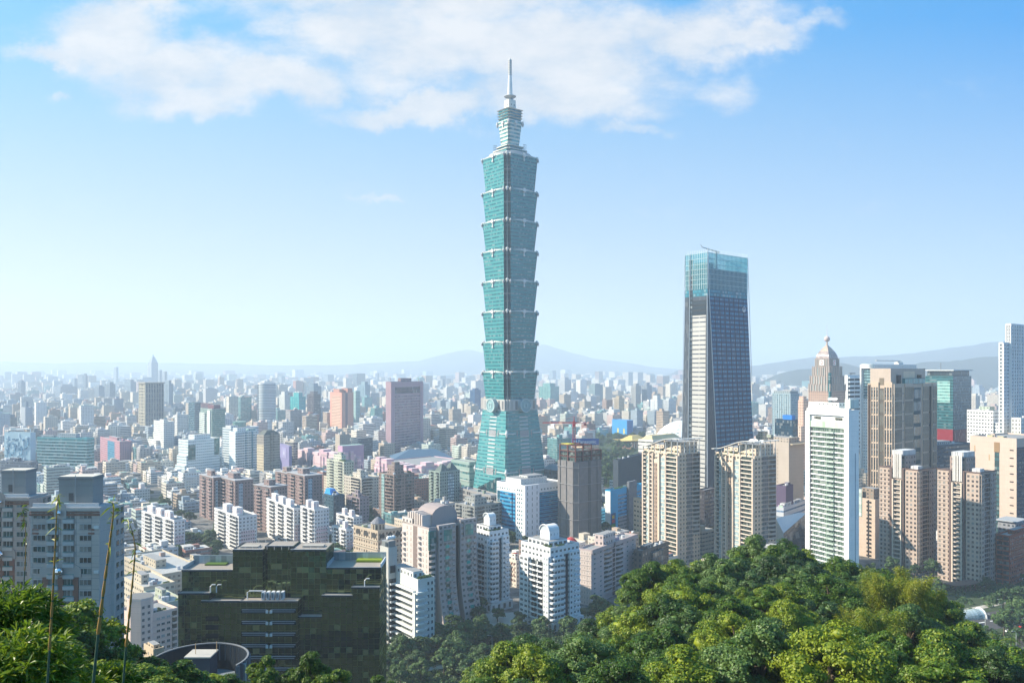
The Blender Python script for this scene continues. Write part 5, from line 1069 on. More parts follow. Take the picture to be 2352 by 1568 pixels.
def teal_window_tower():
    t = T('apartment_tower', 'brownish grey tower with flaring curved foot, bright teal windows and ribbed barrel roof', 'apartment tower', 924, 985, 1092, 1216, 470, 50, short='teal-windowed flared tower')
    L, Rr, H = t.L, t.R, t.H; W = (.42, .36, .345); LW = (.60, .53, .49); fl = 3.25
    t.body(W, '#2b2d30', (.0, .0, 0), 3.2, fl); t.slot('L', 0, L, 0, H, LW, .05, (.0, .0, 0), '#2b2d30', 'end_wall'); t.slot('L', L * .42, L * .58, 0, H, (.22, .17, .155), .1, name='recess')
    t.windows('L', [L * q for q in (.08, .2, .66, .8)], 1.0, 1.5, 0, H, fl, .9, '#8a7a72', '#1c2226', seed=5)
    t.balc('L', [(L * .27, L * .4), (L * .86, L * .99)], (.55, .48, .45), 1.5, 1.1, 3, H - 3, fl, '#2a2d30', curve=True)
    # two projecting wings on the right side whose fronts sweep outwards near the ground
    for (a, b, hh) in ((.16, .52, H + 2), (.62, .98, H + 3.5)):
        m = MB(); s0, s1 = Rr * a, Rr * b; N = int(hh / fl); pr = []
        for k in range(N + 1):
            z = hh * k / N; pr.append((2.2 + 6.0 * max(0, 1 - z / (hh * .6)) ** 2, z))
        for (o0, z0), (o1, z1) in zip(pr, pr[1:]):
            m.wall((s0, -o0), (s1, -o0), z0, z1, W, (.05, .055, .06), (.5, .42, 0), 3.0, fl, (s0, -o1), (s1, -o1)); m.poly([(s0, 0, z0), (s0, -o0, z0), (s0, -o1, z1), (s0, 0, z1)], None, W); m.poly([(s1, -o0, z0), (s1, 0, z0), (s1, 0, z1), (s1, -o1, z1)], None, W)
        m.poly([(s0, -pr[-1][0], hh), (s1, -pr[-1][0], hh), (s1, 0, hh), (s0, 0, hh)], None, (.4, .36, .35)); m.build('swept_wing', t.root)
        c = (s0 + s1) / 2; wd = (s1 - s0) * .62; m = MB(); t.mbox(m, 'R', c - wd / 2, c + wd / 2, 2.2, 2.9, hh - 10.5, hh - 2, W, bottom=True); m.build('window_surround', t.root)
        m = MB(); t.mbox(m, 'R', c - wd / 2 + .8, c + wd / 2 - .8, 2.9, 2.98, hh - 9.6, hh - 2.9, '#0c5a5c', w='#127a78', st=(.9, .9, .3), bay=1.8, fl=3.3); m.build('window', t.root)
        for k in range(15):
            z = hh - 14 - k * fl
            if z < 4: break
            o = 2.2 + 6.0 * max(0, 1 - z / (hh * .6)) ** 2; wq = wd * .36
            m = MB(); t.mbox(m, 'R', c - wq / 2, c + wq / 2, o - .5, o + .12, z, z + 1.9, '#0f4a4c' if k % 2 else '#2a8f8c', w='#1fa09a' if k % 2 == 0 else '#0f3f42', st=(.9, .9, .3), bay=1.4, fl=1.9); m.build('window', t.root)
            m = MB(); t.mbox(m, 'R', c + wd * .42, c + wd * .72, o - .3, o + .9, z - .6, z + .5, (.5, .43, .41), bottom=True); m.build('balcony', t.root)
    t.slot('R', Rr * .52 + .01, Rr * .62 - .01, 0, H, '#17191d', .1, name='recess'); t.balc('R', [(0, Rr * .13)], (.55, .48, .45), 2.0, 1.2, 5, H - 6, fl, '#0f4a4c', curve=True); t.pent(.02, .16, .02, .3, -.1 + 0.2, LW)
    m = MB(); t.mbox(m, 'R', -.5, Rr * .13, .1, 1.2, H - 12, H - 1, '#127a78', w='#0c5a5c', st=(.9, .9, .3), bay=1.6, fl=3.3); m.build('corner_glazing', t.root)
    m = MB(); N = 8; xa, xb, ya, yb = Rr * .2, Rr * .75, L * .25, L * .8
    for k in range(N):
        q0, q1 = math.pi * k / N, math.pi * (k + 1) / N; f = lambda q: ((xa + xb) / 2 - (xb - xa) / 2 * math.cos(q), H + 5 + 6.5 * math.sin(q)); (x0, z0), (x1, z1) = f(q0), f(q1)
        m.poly([(x0, ya, z0), (x1, ya, z1), (x1, yb, z1), (x0, yb, z0)], None, (.36, .30, .29)); m.poly([(x0, ya, z0), (x0, ya, H), (x1, ya, H), (x1, ya, z1)], None, W); m.poly([(x0, yb, H), (x0, yb, z0), (x1, yb, z1), (x1, yb, H)], None, W)
    m.poly([(xa, yb, H), (xa, ya, H), (xa, ya, H + 5), (xa, yb, H + 5)], None, W); m.build('barrel_roof', t.root)
    for k in range(7):
        m = MB(); y = L * (.28 + .085 * k); m.box(Rr * .02, Rr * .2 - .01, y, y + 1.0, H, H + 8.5 - abs(k - 3) * .4, LW); m.build('roof_rib', t.root)
    t.pent(.0, .3, .62, 1.0, 4, LW); t.clutter(2, 9)
teal_window_tower()

def band_tower(lbl, X0, Xc, X1, Yt, d, seed, short, W=(.70, .71, .72), arch=True, a=50):
    t = T('apartment_tower', lbl, 'apartment tower', X0, Xc, X1, Yt, d, a, group='white towers with arched roof huts', short=short); L, Rr, H = t.L, t.R, t.H; fl = 3.15
    t.body(W, '#3c464c', (.5, .42, 0), 3.2, fl)
    t.panel('L', L * .0, L * .18, 1.6, 0, H - 4, W, '#8b9aa0', (.5, .4, 0), 3.0); t.panel('L', L * .68, L * .98, 1.8, 0, H - 7, W, '#3c464c', (.6, .45, 0), 3.2)
    t.balc('L', [(L * .22, L * .42), (L * .45, L * .64)], (.74, .75, .76), 1.5, 1.0, 5, H - 8, fl, '#252b30')
    t.panel('R', Rr * .04, Rr * .38, 2.2, 0, H - 5, W, '#39464c', (.8, .42, 0), 3.0); t.bands('R', (.74, .75, .77), 2.9, 1.0, fl, 0, H - 5, -1.0, Rr * .34, 'balcony_band')
    t.slot('R', Rr * .52, Rr * .60, 0, H - 4, '#1c2a38', .1, name='recess'); t.panel('R', Rr * .62, Rr * .98, 1.2, 0, H - 3, W, '#39464c', (.45, .42, 0), 3.0); t.bands('R', (.74, .75, .77), 2.0, 1.0, fl, 0, H - 5, Rr * .76, Rr * .97, 'balcony_band')
    t.windows('R', [Rr * .43, Rr * .66], 1.1, 1.3, 2, H - 6, fl, 1, '#9aa3a8', '#2a343a', seed=seed)
    t.pent(.1, .75, .15, .85, 3.5, W, st=(.6, .5, 0)); x0, x1, y0, y1 = Rr * .28, Rr * .62, L * .3, L * .62; hz = H + 8.5
    m = MB(); m.box(x0, x1, y0, y1, H, hz, (.80, .80, .80), (.6, .62, .64), (.3, .3, 0), 3, 4); N = 10; ym = (y0 + y1) / 2; r = (y1 - y0) / 2
    for k in range(N):
        q0, q1 = math.pi * k / N, math.pi * (k + 1) / N; (ya, za), (yb, zb) = [(ym - r * math.cos(q), hz + r * .8 * math.sin(q)) for q in (q0, q1)]
        m.poly([(x0, yb, zb), (x0, ya, za), (x0, ya, hz), (x0, yb, hz)], None, (.55, .6, .64)); m.poly([(x1, ya, za), (x1, yb, zb), (x1, yb, hz), (x1, ya, hz)], None, (.6,) * 3); m.poly([(x0, ya, za), (x0, yb, zb), (x1, yb, zb), (x1, ya, za)], None, (.80, .80, .80))
    m.build('arched_hut', t.root)
    m = MB(); rr = []
    for k in range(N):
        q0, q1 = math.pi * k / N, math.pi * (k + 1) / N; m.tube([(x0 - .3, ym - (r + .2) * math.cos(q), hz + (r * .8 + .2) * math.sin(q)) for q in (q0, q1)], .35, 5, (.85,) * 3)
    m.build('arch_rim', t.root); foliage_patch(t.root, 'roof_shrub', [(Rr * .1, L * .1 + 2 * k, H + 1) for k in range(3)] + [(Rr * .3 + 2 * k, 1.2, H + 1) for k in range(3)], 1.3, seed, .35); t.clutter(3, seed)
    m = MB(); m.box(-1.4, Rr + .8, -3.2, L * .3, 0, 5.4, (.62, .62, .62), '#2b3238', (.4, .6, 0), 4, 5.4); m.build('podium', t.root)
band_tower('white banded tower with arched roof hut, nearest the trees and lowest in view', 1197, 1264, 1330, 1262, 462, 1, 'near white arched-hut tower')
band_tower('white banded tower with arched roof hut, beside the teal-windowed flared tower', 1084, 1124, 1168, 1224, 500, 2, 'farther white arched-hut tower')

def pink_bay():
    t = T('apartment_block', 'dusty pink apartment block with rounded balcony bays and a crenellated roof hut', 'apartment block', 1328, 1358, 1460, 1266, 512, 36, short='dusty pink rounded-bay block'); L, Rr, H = t.L, t.R, t.H; W = (.50, .41, .40); fl = 3.1
    t.body(W, '#3a3a3e', (.0, .0, 0), 3.2, fl); t.slot('L', 0, L, 0, H, (.64, .55, .50), .05, (.16, .4, 0), '#4b4642', 'end_wall'); t.bands('L', (.62, .52, .48), .25, .3, fl); t.bands('R', (.54, .45, .44), .3, .45, fl)
    t.windows('R', [Rr * .07, Rr * .20, Rr * .8, Rr * .93], 2.2, 1.5, 2, H - 1, fl, .9, '#b0b4b4', '#33403f', seed=7); t.windows('L', [L * .3], 1.0, 1.3, 2, H - 1, fl, .9, '#b0b4b4', '#33403f', seed=8)
    t.balc('R', [(Rr * .27, Rr * .44), (Rr * .53, Rr * .70)], (.55, .46, .45), 1.7, 1.0, 4, H - 1, fl, '#22302c', curve=True); t.slot('R', Rr * .455, Rr * .515, 0, H, '#4b3f3f', .1, name='recess')
    for (a, b) in ((-.01, .45), (.5, 1.01)): m = MB(); m.box(Rr * a, Rr * b, -1.2, .0, H - 1.4, H + 1.15, (.42, .34, .33), bottom=True); m.build('cornice', t.root)
    t.pent(.28, .55, .1, .75, 7.5, (.58, .47, .44)); 
    for k in range(6): m = MB(); x = Rr * (.28 + .05 * k); m.box(x, x + .9, L * .09, L * .1, H + 6.4, H + 8.8, (.7, .62, .58)); m.build('merlon', t.root)
    t.clutter(4, 10)
pink_bay()
t = T('office_block', 'low dark slate building with glass corner beside the dusty pink block', 'office block', 1455, 1475, 1536, 1268, 545, 38, short='low dark slate building'); t.body('#5a5552', '#2f4048', (.4, .5, .2), 4, 4); t.panel('R', t.R * .3, t.R * .7, 2, 5, t.H - 2, '#3c4f58', '#2a4450', (.9, .8, .4), 3, name='glass_box'); t.pent(.2, .5, .3, .7, 3, '#8d8a88'); t.clutter(3, 11)
t = T('apartment_block', 'white villa block with red rounded roof turrets behind the near white tower', 'apartment block', 1268, 1290, 1345, 1262, 560, 40, short='white villa block with red turrets'); t.body('#cfcac4', '#4b5256', (.55, .45, 0), 3, 3.2); t.bands('R', '#dcd8d2', .8, .8)
for q in (.2, .5):
    m = MB(); x = t.R * q; m.ring(x, t.L * .3, t.H, t.H + 3.4, 4, 4, 10, (.7, .67, .62), '#4b5256', (.5, .5, 0), 2, 3.4); m.ring(x, t.L * .3, t.H + 3.4, t.H + 5.6, 4.4, 2.4, 10, (.42, .06, .06), cap=False); m.ring(x, t.L * .3, t.H + 5.6, t.H + 6.4, 2.4, .2, 10, (.42, .06, .06)); m.build('red_turret', t.root)
t = T('apartment_block', 'narrow cream block with a red roof between the two white arched-hut towers', 'apartment block', 1168, 1186, 1200, 1290, 555, 50, short='narrow cream block'); t.body('#d3c8ba', '#4a4642', (.45, .45, 0), 3, 3.2); t.windows('L', [t.L * .3, t.L * .6], 1, 1.5, 3, t.H, 3.2, 1, '#8c3a2c', '#4a2a22', seed=3); t.pent(.2, .7, .3, .8, 5, '#d8cfc4', roof='#8f2f2a')
t = T('office_block', 'cream office block with square windows tucked behind the first tan tower', 'office block', 1455, 1490, 1500, 1152, 690, 60, short='cream square-windowed block'); t.body('#c2ab94', '#4b4a48', (.6, .35, 0), 4, 4)
t = T('apartment_block', 'netted grey block in the gap between the two tan wavy-roofed towers', 'apartment block', 1600, 1618, 1646, 1128, 700, 46, short='netted grey block'); t.body('#4d4a50', '#34343a', (.8, .6, 0), 3, 3.5)
def angular_hall():
    t = T('exhibition_hall', 'angular hall with a white folded roof and a sloping black glass end', 'hall', 1782, 1800, 1852, 1212, 640, 40, short='angular black and white hall'); L, Rr, H = t.L, t.R, t.H
    m = MB(); m.poly([(0, L, 0), (0, 0, 0), (0, 0, H - 4), (0, L, H + 7)], None, (.7, .68, .62)); m.poly([(0, 0, 0), (Rr, -6, 0), (Rr, 0, H + 5), (0, 0, H - 4)], [(0, 0), (8, 0), (8, 5), (0, 5)], (.02, .03, .05), (.03, .05, .08), (.95, .9, .6)); m.poly([(0, 0, H - 4), (Rr, 0, H + 5), (Rr, L, H + 5), (0, L, H + 7)], None, (.75, .74, .72)); m.build('folded_shell', t.root)
    t = T('market_hall', 'low white stepped halls with blue shaded sides left of the slim white tower', 'market hall', 1783, 1800, 1850, 1168, 720, 40, short='low white halls'); t.body('#c9ccd2', '#5c7898', (1, .3, 0), 9, 5, roof='#b4b8bc'); t.clutter(9, 51); t.pent(.1, .5, .2, .8, 4, '#d0d2d4'); t.pent(.6, .95, .3, .7, 3, '#9aa6b4')
    t = T('office_block', 'dark plum low wing below the beige hotel block', 'office block', 1783, 1805, 1822, 1118, 730, 45, short='plum low wing'); t.body('#5d5068', st=NOWIN); t.clutter(3, 52)
angular_hall()

# ------------------------------------------------------------------ near foreground buildings
def balcony_white():
    t = T('apartment_block', 'white block with long shelf balconies and a roof garden beside the black glass building', 'apartment block', 903, 960, 998, 1335, 425, 52, short='white shelf-balcony block'); L, Rr, H = t.L, t.R, t.H; W = (.62, .64, .62); fl = 3.3
    t.body(W, '#2f393c', (.0, .0, 0), 3, fl); t.slot('L', L * .1, L * .95, 3, H - 5, '#23292c', .05, (.85, .8, .1), '#33403f', 'glazing'); n = int(H / fl)
    for i in range(n):
        z = H - 3 - (i + .95) * fl
        m = MB(); t.mbox(m, 'L', L * .08, L * .97, .06, 1.9, z, z + .95, (.70, .72, .70), bottom=True); m.build('balcony', t.root)
        m = MB(); t.mbox(m, 'R', -1.4, Rr * .3, .06, 1.7, z - .3, z + .7, (.70, .72, .70), bottom=True); m.build('balcony', t.root)
        m = MB(); t.mbox(m, 'R', Rr * .34, Rr * .55, .02, 1.2, z + .1, z + .9, (.66, .68, .68), bottom=True); m.build('balcony', t.root)
    t.windows('R', [Rr * .62, Rr * .85], 1.1, 1.5, 0, H, fl, .9, '#8a9296', '#27323a', seed=2); t.panel('L', 0, L * .1, 1.9, 0, H - 6, W, st=NOWIN, name='pier'); t.pent(.02, .6, .2, .98, 4, (.66, .67, .65)); foliage_patch(t.root, 'roof_shrub', [(Rr * (.2 + .1 * k), 1.5, H + 1) for k in range(7)], 1.6, 21, .4)
    t = T('apartment_tower', 'slender pale tower with white spheres on top and open zigzag balconies', 'apartment tower', 873, 892, 912, 1262, 440, 48, short='slender sphere-topped tower'); L, Rr, H = t.L, t.R, t.H; t.body('#b9b8b2', '#384044', (.0, .0, 0), 3, 3.3); t.balc('L', [(L * .2, L * .9)], (.66, .67, .66), 1.5, 1., 0, H - 16, 3.3, '#1d2428'); t.balc('R', [(Rr * .1, Rr * .9)], (.60, .62, .64), 1.5, 1., 0, H - 16, 3.3, '#1d2428')
    t.slot('R', Rr * .2, Rr * .8, H - 13, H - 9, '#2a3238', .2); t.pent(.1, .9, .1, .9, 4.2, '#7a8288', st=(.9, .7, 0), win='#22303a')
    for k in range(3): 
        m = MB(); 
        for j in range(5): a0, a1 = math.pi * j / 5 - math.pi / 2, math.pi * (j + 1) / 5 - math.pi / 2; m.ring(Rr * (.2 + .28 * k), L * .2, H + 6 + 1.2 * math.sin(a0), H + 6 + 1.2 * math.sin(a1), max(.02, 1.2 * math.cos(a0)), max(.02, 1.2 * math.cos(a1)), 10, (.8, .8, .8), cap=False)
        m.build('roof_sphere', t.root)
balcony_white()

def black_glass():
    """dark mirror glass block; its front looks at the camera"""
    d = 262.; x0 = (405 - CX) / F * d; rt = tag(empty('office_block', (x0, d, 30)), 'big black mirror glass office block with stepped centre and notched terraces', 'office block')
    sc = d / F; px = lambda X: (X - 405) * sc; pz = lambda Y: zat(Y, d) - 30
    g = bpy.data.materials.new('black_mirror_glass'); g.use_nodes = True; t = NT(g.node_tree); uv = t.n('ShaderNodeUVMap', uv_map='UVMap'); s = t.n('ShaderNodeSeparateXYZ'); t.l(uv.outputs[0], s.inputs[0])
    fu, fv = t.m('FRACT', s.outputs[0]), t.m('FRACT', s.outputs[1]); cb = t.n('ShaderNodeCombineXYZ'); t.l(t.m('FLOOR', s.outputs[0]), cb.inputs[0]); t.l(t.m('FLOOR', s.outputs[1]), cb.inputs[1])
    wn = t.n('ShaderNodeTexWhiteNoise', noise_dimensions='3D'); t.l(cb.outputs[0], wn.inputs['Vector'])
    wn2 = t.n('ShaderNodeTexWhiteNoise', noise_dimensions='3D'); t.l(t.vm('ADD', cb.outputs[0], (91, 17, 5)), wn2.inputs['Vector'])
    ln = t.m('MAXIMUM', t.m('LESS_THAN', fu, .045), t.m('LESS_THAN', fv, .05)); sp_ = t.m('LESS_THAN', t.m('FRACT', t.m('MULTIPLY', s.outputs[1], .5)), .5)
    fl2 = t.vm('MULTIPLY', cb.outputs[0], (.16, .31, 1)); clus = t.noise(fl2, 1.0, 2, .5)
    blind = t.m('GREATER_THAN', t.m('ADD', wn.outputs['Value'], t.m('MULTIPLY', t.m('SUBTRACT', clus, .5), 1.5)), .93); c = t.mix(t.m('GREATER_THAN', wn2.outputs['Value'], .82), (.004, .006, .006, 1), (.05, .030, .018, 1)); c = t.mix(blind, c, (.24, .20, .09, 1)); c = t.mix(t.m('MULTIPLY', sp_, .5), c, (.006, .008, .008, 1)); c = t.mix(ln, c, (.035, .038, .036, 1))
    p = t.n('ShaderNodeBsdfPrincipled'); t.l(c, p.inputs['Base Color']); t.l(t.mr(ln, 0, 1, .05, .5), p.inputs['Roughness']); p.inputs['Metallic'].default_value = 0.0; p.inputs['IOR'].default_value = 3.4
    p.inputs['Specular Tint'].default_value = (.50, .68, .30, 1)
    geo = t.n('ShaderNodeNewGeometry'); wob = t.n('ShaderNodeTexNoise'); wob.inputs['Scale'].default_value = .16; t.l(geo.outputs['Position'], wob.inputs['Vector'])
    tilt = t.vm('SUBTRACT', wn.outputs['Color'], (.5, .5, .5)); t2 = t.vm('SCALE', t.vm('ADD', tilt, t.vm('SUBTRACT', wob.outputs['Color'], (.5, .5, .5)))); t2.node.inputs['Scale'].default_value = .055
    nn = t.vm('NORMALIZE', t.vm('ADD', geo.outputs['Normal'], t2)); t.l(nn, p.inputs['Normal']); o = t.n('ShaderNodeOutputMaterial'); t.l(p.outputs[0], o.inputs[0])
    PW, PH = 2.0, 1.85
    def vol(nm, X0, X1, Yt, y0, y1, zb=-30, roof=(.34, .30, .26), par=True):
        m = MB(); xa, xb, zt = px(X0), px(X1), pz(Yt); m.box(xa, xb, y0, y1, zb, zt, (.1,) * 3, bay=PW, fl=PH); o = m.build(nm, rt, g)
        m = MB(); m.box(xa + .25, xb - .25, y0 + .25, y1 - .25, zt, zt + .12, roof)
        m.build('roof', o)
        m = MB()
        for q in ((xa - .08, xb + .08, y0 - .1, y0 + .24), (xa - .08, xa + .24, y0 + .241, y1)): m.box(*q, zt - .25, zt + .35, (.05, .055, .06), bottom=True)
        m.box(xa - .09, xb + .09, y0 - .11, y0 + .1, zt + .351, zt + .45, (.62, .64, .66), bottom=True); m.build('coping', o); return o, xa, xb, zt
    c1, xa, xb, zt = vol('glass_volume', 525, 594, 1270, 4.0, 16); c2, *_ = vol('glass_volume', 594.2, 659.8, 1266, 6.8, 15.6); vol('glass_volume', 660, 742, 1270, 4.0, 16)
    l1, la, lb, lz = vol('glass_volume', 405, 525.3, 1318, 4.4, 14.5); r1, ra, rb, rz = vol('glass_volume', 741.7, 870, 1312, 4.3, 15.5)
    vol('glass_volume', 460, 580, 1383, 0.9, 8); vol('glass_volume', 553, 685, 1380, -.8, 3.99); vol('glass_volume', 738, 808, 1370, .8, 4.2); vol('glass_volume', 806, 870, 1352, 1.2, 4.4); vol('glass_volume', 405, 476, 1366, 1.4, 4.6)
    vol('glass_volume', 685.3, 737.7, 1418, .6, 3.9)
    ROOFG = (.35, .50, .10)
    m = MB(); m.box(ra + 8.5, rb - 1.2, 12, 15, rz + .2, rz + .9, (.24, .31, .03)); m.build('roof_lawn', r1); m = MB(); m.box(la + 5, lb - 5, 11, 14, lz + .2, lz + .6, (.09, .16, .03)); m.build('roof_lawn', l1)
    for (a, b, zz, o, yy) in ((la, lb, lz, l1, 14.2), (ra, rb, rz, r1, 15.2)):
        m = MB(); m.box(a, b, yy, yy + .3, zz, zz + 2.9, (.30, .36, .38), (.4, .46, .48), (.95, .85, .3), 2, 2.9); m.box(a, a + .3, 5, yy, zz, zz + 1.4, (.4, .45, .47)); m.box(b - .3, b, 5, yy, zz, zz + 1.4, (.75, .75, .74)); m.build('glass_parapet', o)
    gq = random.Random(4)
    for k in range(26):
        m = MB(); X = px(527 + k * 8.5); y = 4.6 if k % 2 else 15; m.tube([(X, y, zt + .1), (X, y, zt + 1.2)], .07, 4, (.6, .6, .6)); m.build('railing_post', c1)
    for (xq, yq, wq) in ((px(535), 7, 6), (px(680), 8, 7)): m = MB(); m.box(xq, xq + wq, yq, yq + 3, zt + .1, zt + .7, (.40, .37, .33)); m.build('roof_slab', c1)
    # white pipes and air units on the terraces
    for (X, Y, n) in ((566, 1378, 1), (600, 1378, 5)):
        for k in range(n):
            m = MB(); q = px(X + k * 11); z = pz(1380) + .4
            if n == 1: m.tube([(q, 1, z), (q, 1, z + 2.2), (q + .6, 1, z + 2.7), (q + 5, 1, z + 2.7), (q + 5.6, 1, z + 2.2), (q + 5.6, 1, z)], .22, 6, (.7, .74, .78)); m.build('white_pipe', rt)
            else: m.box(q, q + .9, .2, 2.2, z, z + 2.5, (.66, .7, .74)); m.box(q + .25, q + .65, -.05, .19, z + .6, z + 2.2, (.12, .14, .16)); m.build('air_unit', rt)
    for (X, Y) in ((835, 1352), (478, 1366), (492, 1366)): m = MB(); q = px(X); z = pz(Y) + .3; m.tube([(q, 2, z), (q, 2, z + 2), (q + .5, 2, z + 2.6), (q + 1.6, 2, z + 2.6)], .2, 6, (.7, .74, .78)); m.build('white_pipe', rt)
    # rows of open plant floors with grey units
    for i in range(8):
        z = pz(1395 + i * 26.6)
        for (Xa, Xb) in ((556, 618), (622, 682)):
            m = MB(); m.box(px(Xa), px(Xb), -.95, -.81, z - 1.5, z, (.015, .015, .017)); m.box(px(Xa) + .2, px(Xb) - .2, -1.05, -.951, z - .45, z - .2, (.35, .38, .42)); m.box(px(Xa) + .4, px(Xb) - .6, -1.05, -.951, z - 1.15, z - .8, (.20, .22, .25)); m.build('plant_opening', rt)
        for X in (613, 622): m = MB(); m.box(px(X), px(X) + .8, -1.4, -1.051, z - 1.4, z - .5, (.65, .68, .7)); m.build('air_unit', rt)
    for i in range(9):
        z = pz(1416 + i * 20); m = MB(); m.box(px(470), px(500), .75, .89, z - 1.6, z, (.01, .01, .012)); m.build('dark_opening', rt)
    class S: pass
    s = S(); s.root = rt; s.R = 75; s.L = 45; s.off = 3; HEROES.append((405, 870, 1290, 262, s, 'black mirror glass block'))
black_glass()

def grey_foreground(lbl, X0, X1, X2, Yt, d, arms, seed, short, pink=False):
    """a tower facing the camera with a darker side; X0-X1 the front, X1-X2 the side"""
    sc = d / F; xx = (X0 - CX) * sc; base = 20.; rt = tag(empty('apartment_tower', (xx, d, base)), lbl, 'apartment tower')
    Wd = (X1 - X0) * sc; H = zat(Yt, d) - base; fl = 3.2; W = (.52, .465, .42) if not pink else (.46, .38, .33); BR = (.24, .115, .08)
    m = MB(); m.box(0, Wd, 0, 11, 0, H, W, roof=(.4, .4, .4)); m.build('wall', rt)
    # canted darker side
    dp = 2.0 if not pink else 1.2
    m = MB(); z_ = H - .6; P = [(Wd, .3), (Wd + dp * .5, 3.4), (Wd + dp * .5, 4.4), (Wd + dp, 5.0), (Wd + dp, 10.8), (Wd, 10.8)]
    m.loft(P, 0, P, z_, W, '#22303a', (.0, .0, 0), 3.5, fl, roof=(.4, .4, .4)); m.build('side_wall', rt)
    m = MB(); m.loft([(Wd + .02, .22), (Wd + dp * .5 + .06, 3.3), (Wd + dp * .5 + .06, 3.6), (Wd + .02, .5)], 0, [(Wd + .02, .22), (Wd + dp * .5 + .06, 3.3), (Wd + dp * .5 + .06, 3.6), (Wd + .02, .5)], H - 44 if H > 60 else H * .4, BR); m.loft([(Wd + dp, 5.1), (Wd + dp + .06, 5.1), (Wd + dp + .06, 10.7), (Wd + dp, 10.7)], 0, [(Wd + dp, 5.1), (Wd + dp + .06, 5.1), (Wd + dp + .06, 10.7), (Wd + dp, 10.7)], H - 44, BR); m.build('brown_cladding', rt)
    n = int(H / fl)
    cols = arms
    def win(cx, w_, z, h_, y=-.0, balc=False):
        m = MB(); gl = random.Random(int(cx * 31 + z * 7)).choice(((.03, .05, .05), (.02, .09, .09), (.05, .07, .07), (.18, .19, .18)))
        m.box(cx - w_ / 2, cx + w_ / 2, y - .04, y - .005, z, z + h_, (.03, .04, .04), gl, (.92, .92, .3), w_ / 3, h_)
        for q in (-w_ / 6, w_ / 6): m.box(cx + q - .05, cx + q + .05, y - .1, y - .041, z, z + h_, (.5, .52, .52))
        m.box(cx - w_ / 2 - .1, cx + w_ / 2 + .1, y - .22, y - .001, z - .14, z - .003, (.42, .42, .42)); m.box(cx - w_ / 2 - .1, cx + w_ / 2 + .1, y - .16, y - .001, z + h_ + .003, z + h_ + .12, (.42, .42, .42)); return m.build('window', rt)
    for i in range(n):
        z = H - (i + 1) * fl - .9
        if z < 34 - base - 8: break
        for (f, w_, kind) in cols:
            cx = Wd * f
            if kind == 'w': win(cx, w_, z + 1., 1.45)
            else:
                win(cx, w_, z + .9, 1.75); m = MB(); m.box(cx - w_ / 2, cx + w_ / 2, -.55, -.1, z + .95, z + 1.02, (.05, .3, .3)); m.box(cx - w_ / 2, cx + w_ / 2, -.6, -.24, z - .35, z + .72, (.50, .50, .49) if not pink else (.52, .46, .41), bottom=True); m.build('balcony', rt)
        if i % 4 == 1 and not pink:
            m = MB(); m.box(Wd * .93, Wd * .93 + 1.3, -.5, -.01, z + 1.2, z + 2., (.7, .7, .68)); m.build('air_unit', rt)
    # brown pilasters from a line down, grey arch with steel ball above
    zc = H - 5 * fl - 2.
    for f in (.22, .44, .66): m = MB(); m.box(Wd * f - .8, Wd * f + .8, -.25, -.001, 0, zc, BR); m.build('brown_pilaster', rt)
    m = MB(); m.box(Wd * .80, Wd * .995, -.12, -.001, 0, zc - 7 * fl + 4, BR); m.build('brown_cladding', rt)
    for (za, wd_, r) in ((zc + 1.4, .30, 1.25), (H + .2, .09, .75)):
        m = MB(); N = 12; cx = Wd * .44; a_ = Wd * wd_; P = [(cx - a_, za - 3.4), (cx + a_, za - 3.4)] + [(cx + a_ * math.cos(math.pi * k / N), za - 1.5 + (2.4 if r > 1 else 3.0) * math.sin(math.pi * k / N)) for k in range(N + 1)]
        m.poly([(x, -.35, z) for x, z in P], None, W); m.poly([(x, -.05, z) for x, z in reversed(P)], None, W)
        for (p, q) in zip(P, P[1:] + P[:1]): m.poly([(p[0], -.35, p[1]), (p[0], -.05, p[1]), (q[0], -.05, q[1]), (q[0], -.35, q[1])], None, tuple(k * .9 for k in W))
        m.build('arched_panel', rt)
        m = MB(); zb = za - 1.6
        for j in range(10):
            a0, a1 = math.pi * j / 10 - math.pi / 2, math.pi * (j + 1) / 10 - math.pi / 2; m.ring(cx, -1.0, zb + r * math.sin(a0), zb + r * math.sin(a1), max(.01, r * math.cos(a0)), max(.01, r * math.cos(a1)), 20, (.6,) * 3, cap=False)
        m.build('steel_ball', rt, paint('polished_steel', (.75, .76, .78), .08, 1., .02), smooth=True)
    for zq, hq, c in ((H - .9, .9, W), (H - 1.5, .25, BR), (H - 2.3, .5, BR)):
        m = MB(); m.box(-.25, Wd + .2, -.3, -.003, zq, zq + hq, c, bottom=True); m.build('cornice', rt)
    for sx in (.03, .84):
        for k in range(2): m = MB(); m.box(Wd * sx, Wd * (sx + .09), -.15, -.004, H - 6.6 - k * 1.1, H - 6.1 - k * 1.1, BR); m.build('brown_stripe', rt)
    for i in range(0, n, 1): 
        z = H - i * fl - 1.2; m = MB(); m.box(0, Wd, -.03, -.001, z, z + .09, (.2, .2, .2)); m.build('joint_line', rt)
    for f in (.035, .235, .435, .665, .89): m = MB(); m.box(Wd * f - .04, Wd * f + .04, -.028, -.001, 0, H, (.2, .2, .2)); m.build('joint_line', rt)
    # side windows
    for i in range(n):
        z = H - (i + 1) * fl; 
        if z < 12: break
        for y0 in (6.0, 8.6):
            x = Wd + dp; m = MB(); m.box(x + .05, x + .12, y0, y0 + 1.5, z + .4, z + 1.9, (.04, .06, .07), (.03, .1, .11), (.9, .9, .3), .9, 1.5); m.box(x + .05, x + .3, y0 - .1, y0 + 1.6, z + .2, z + .38, (.4, .4, .4), bottom=True); m.build('side_window', rt)
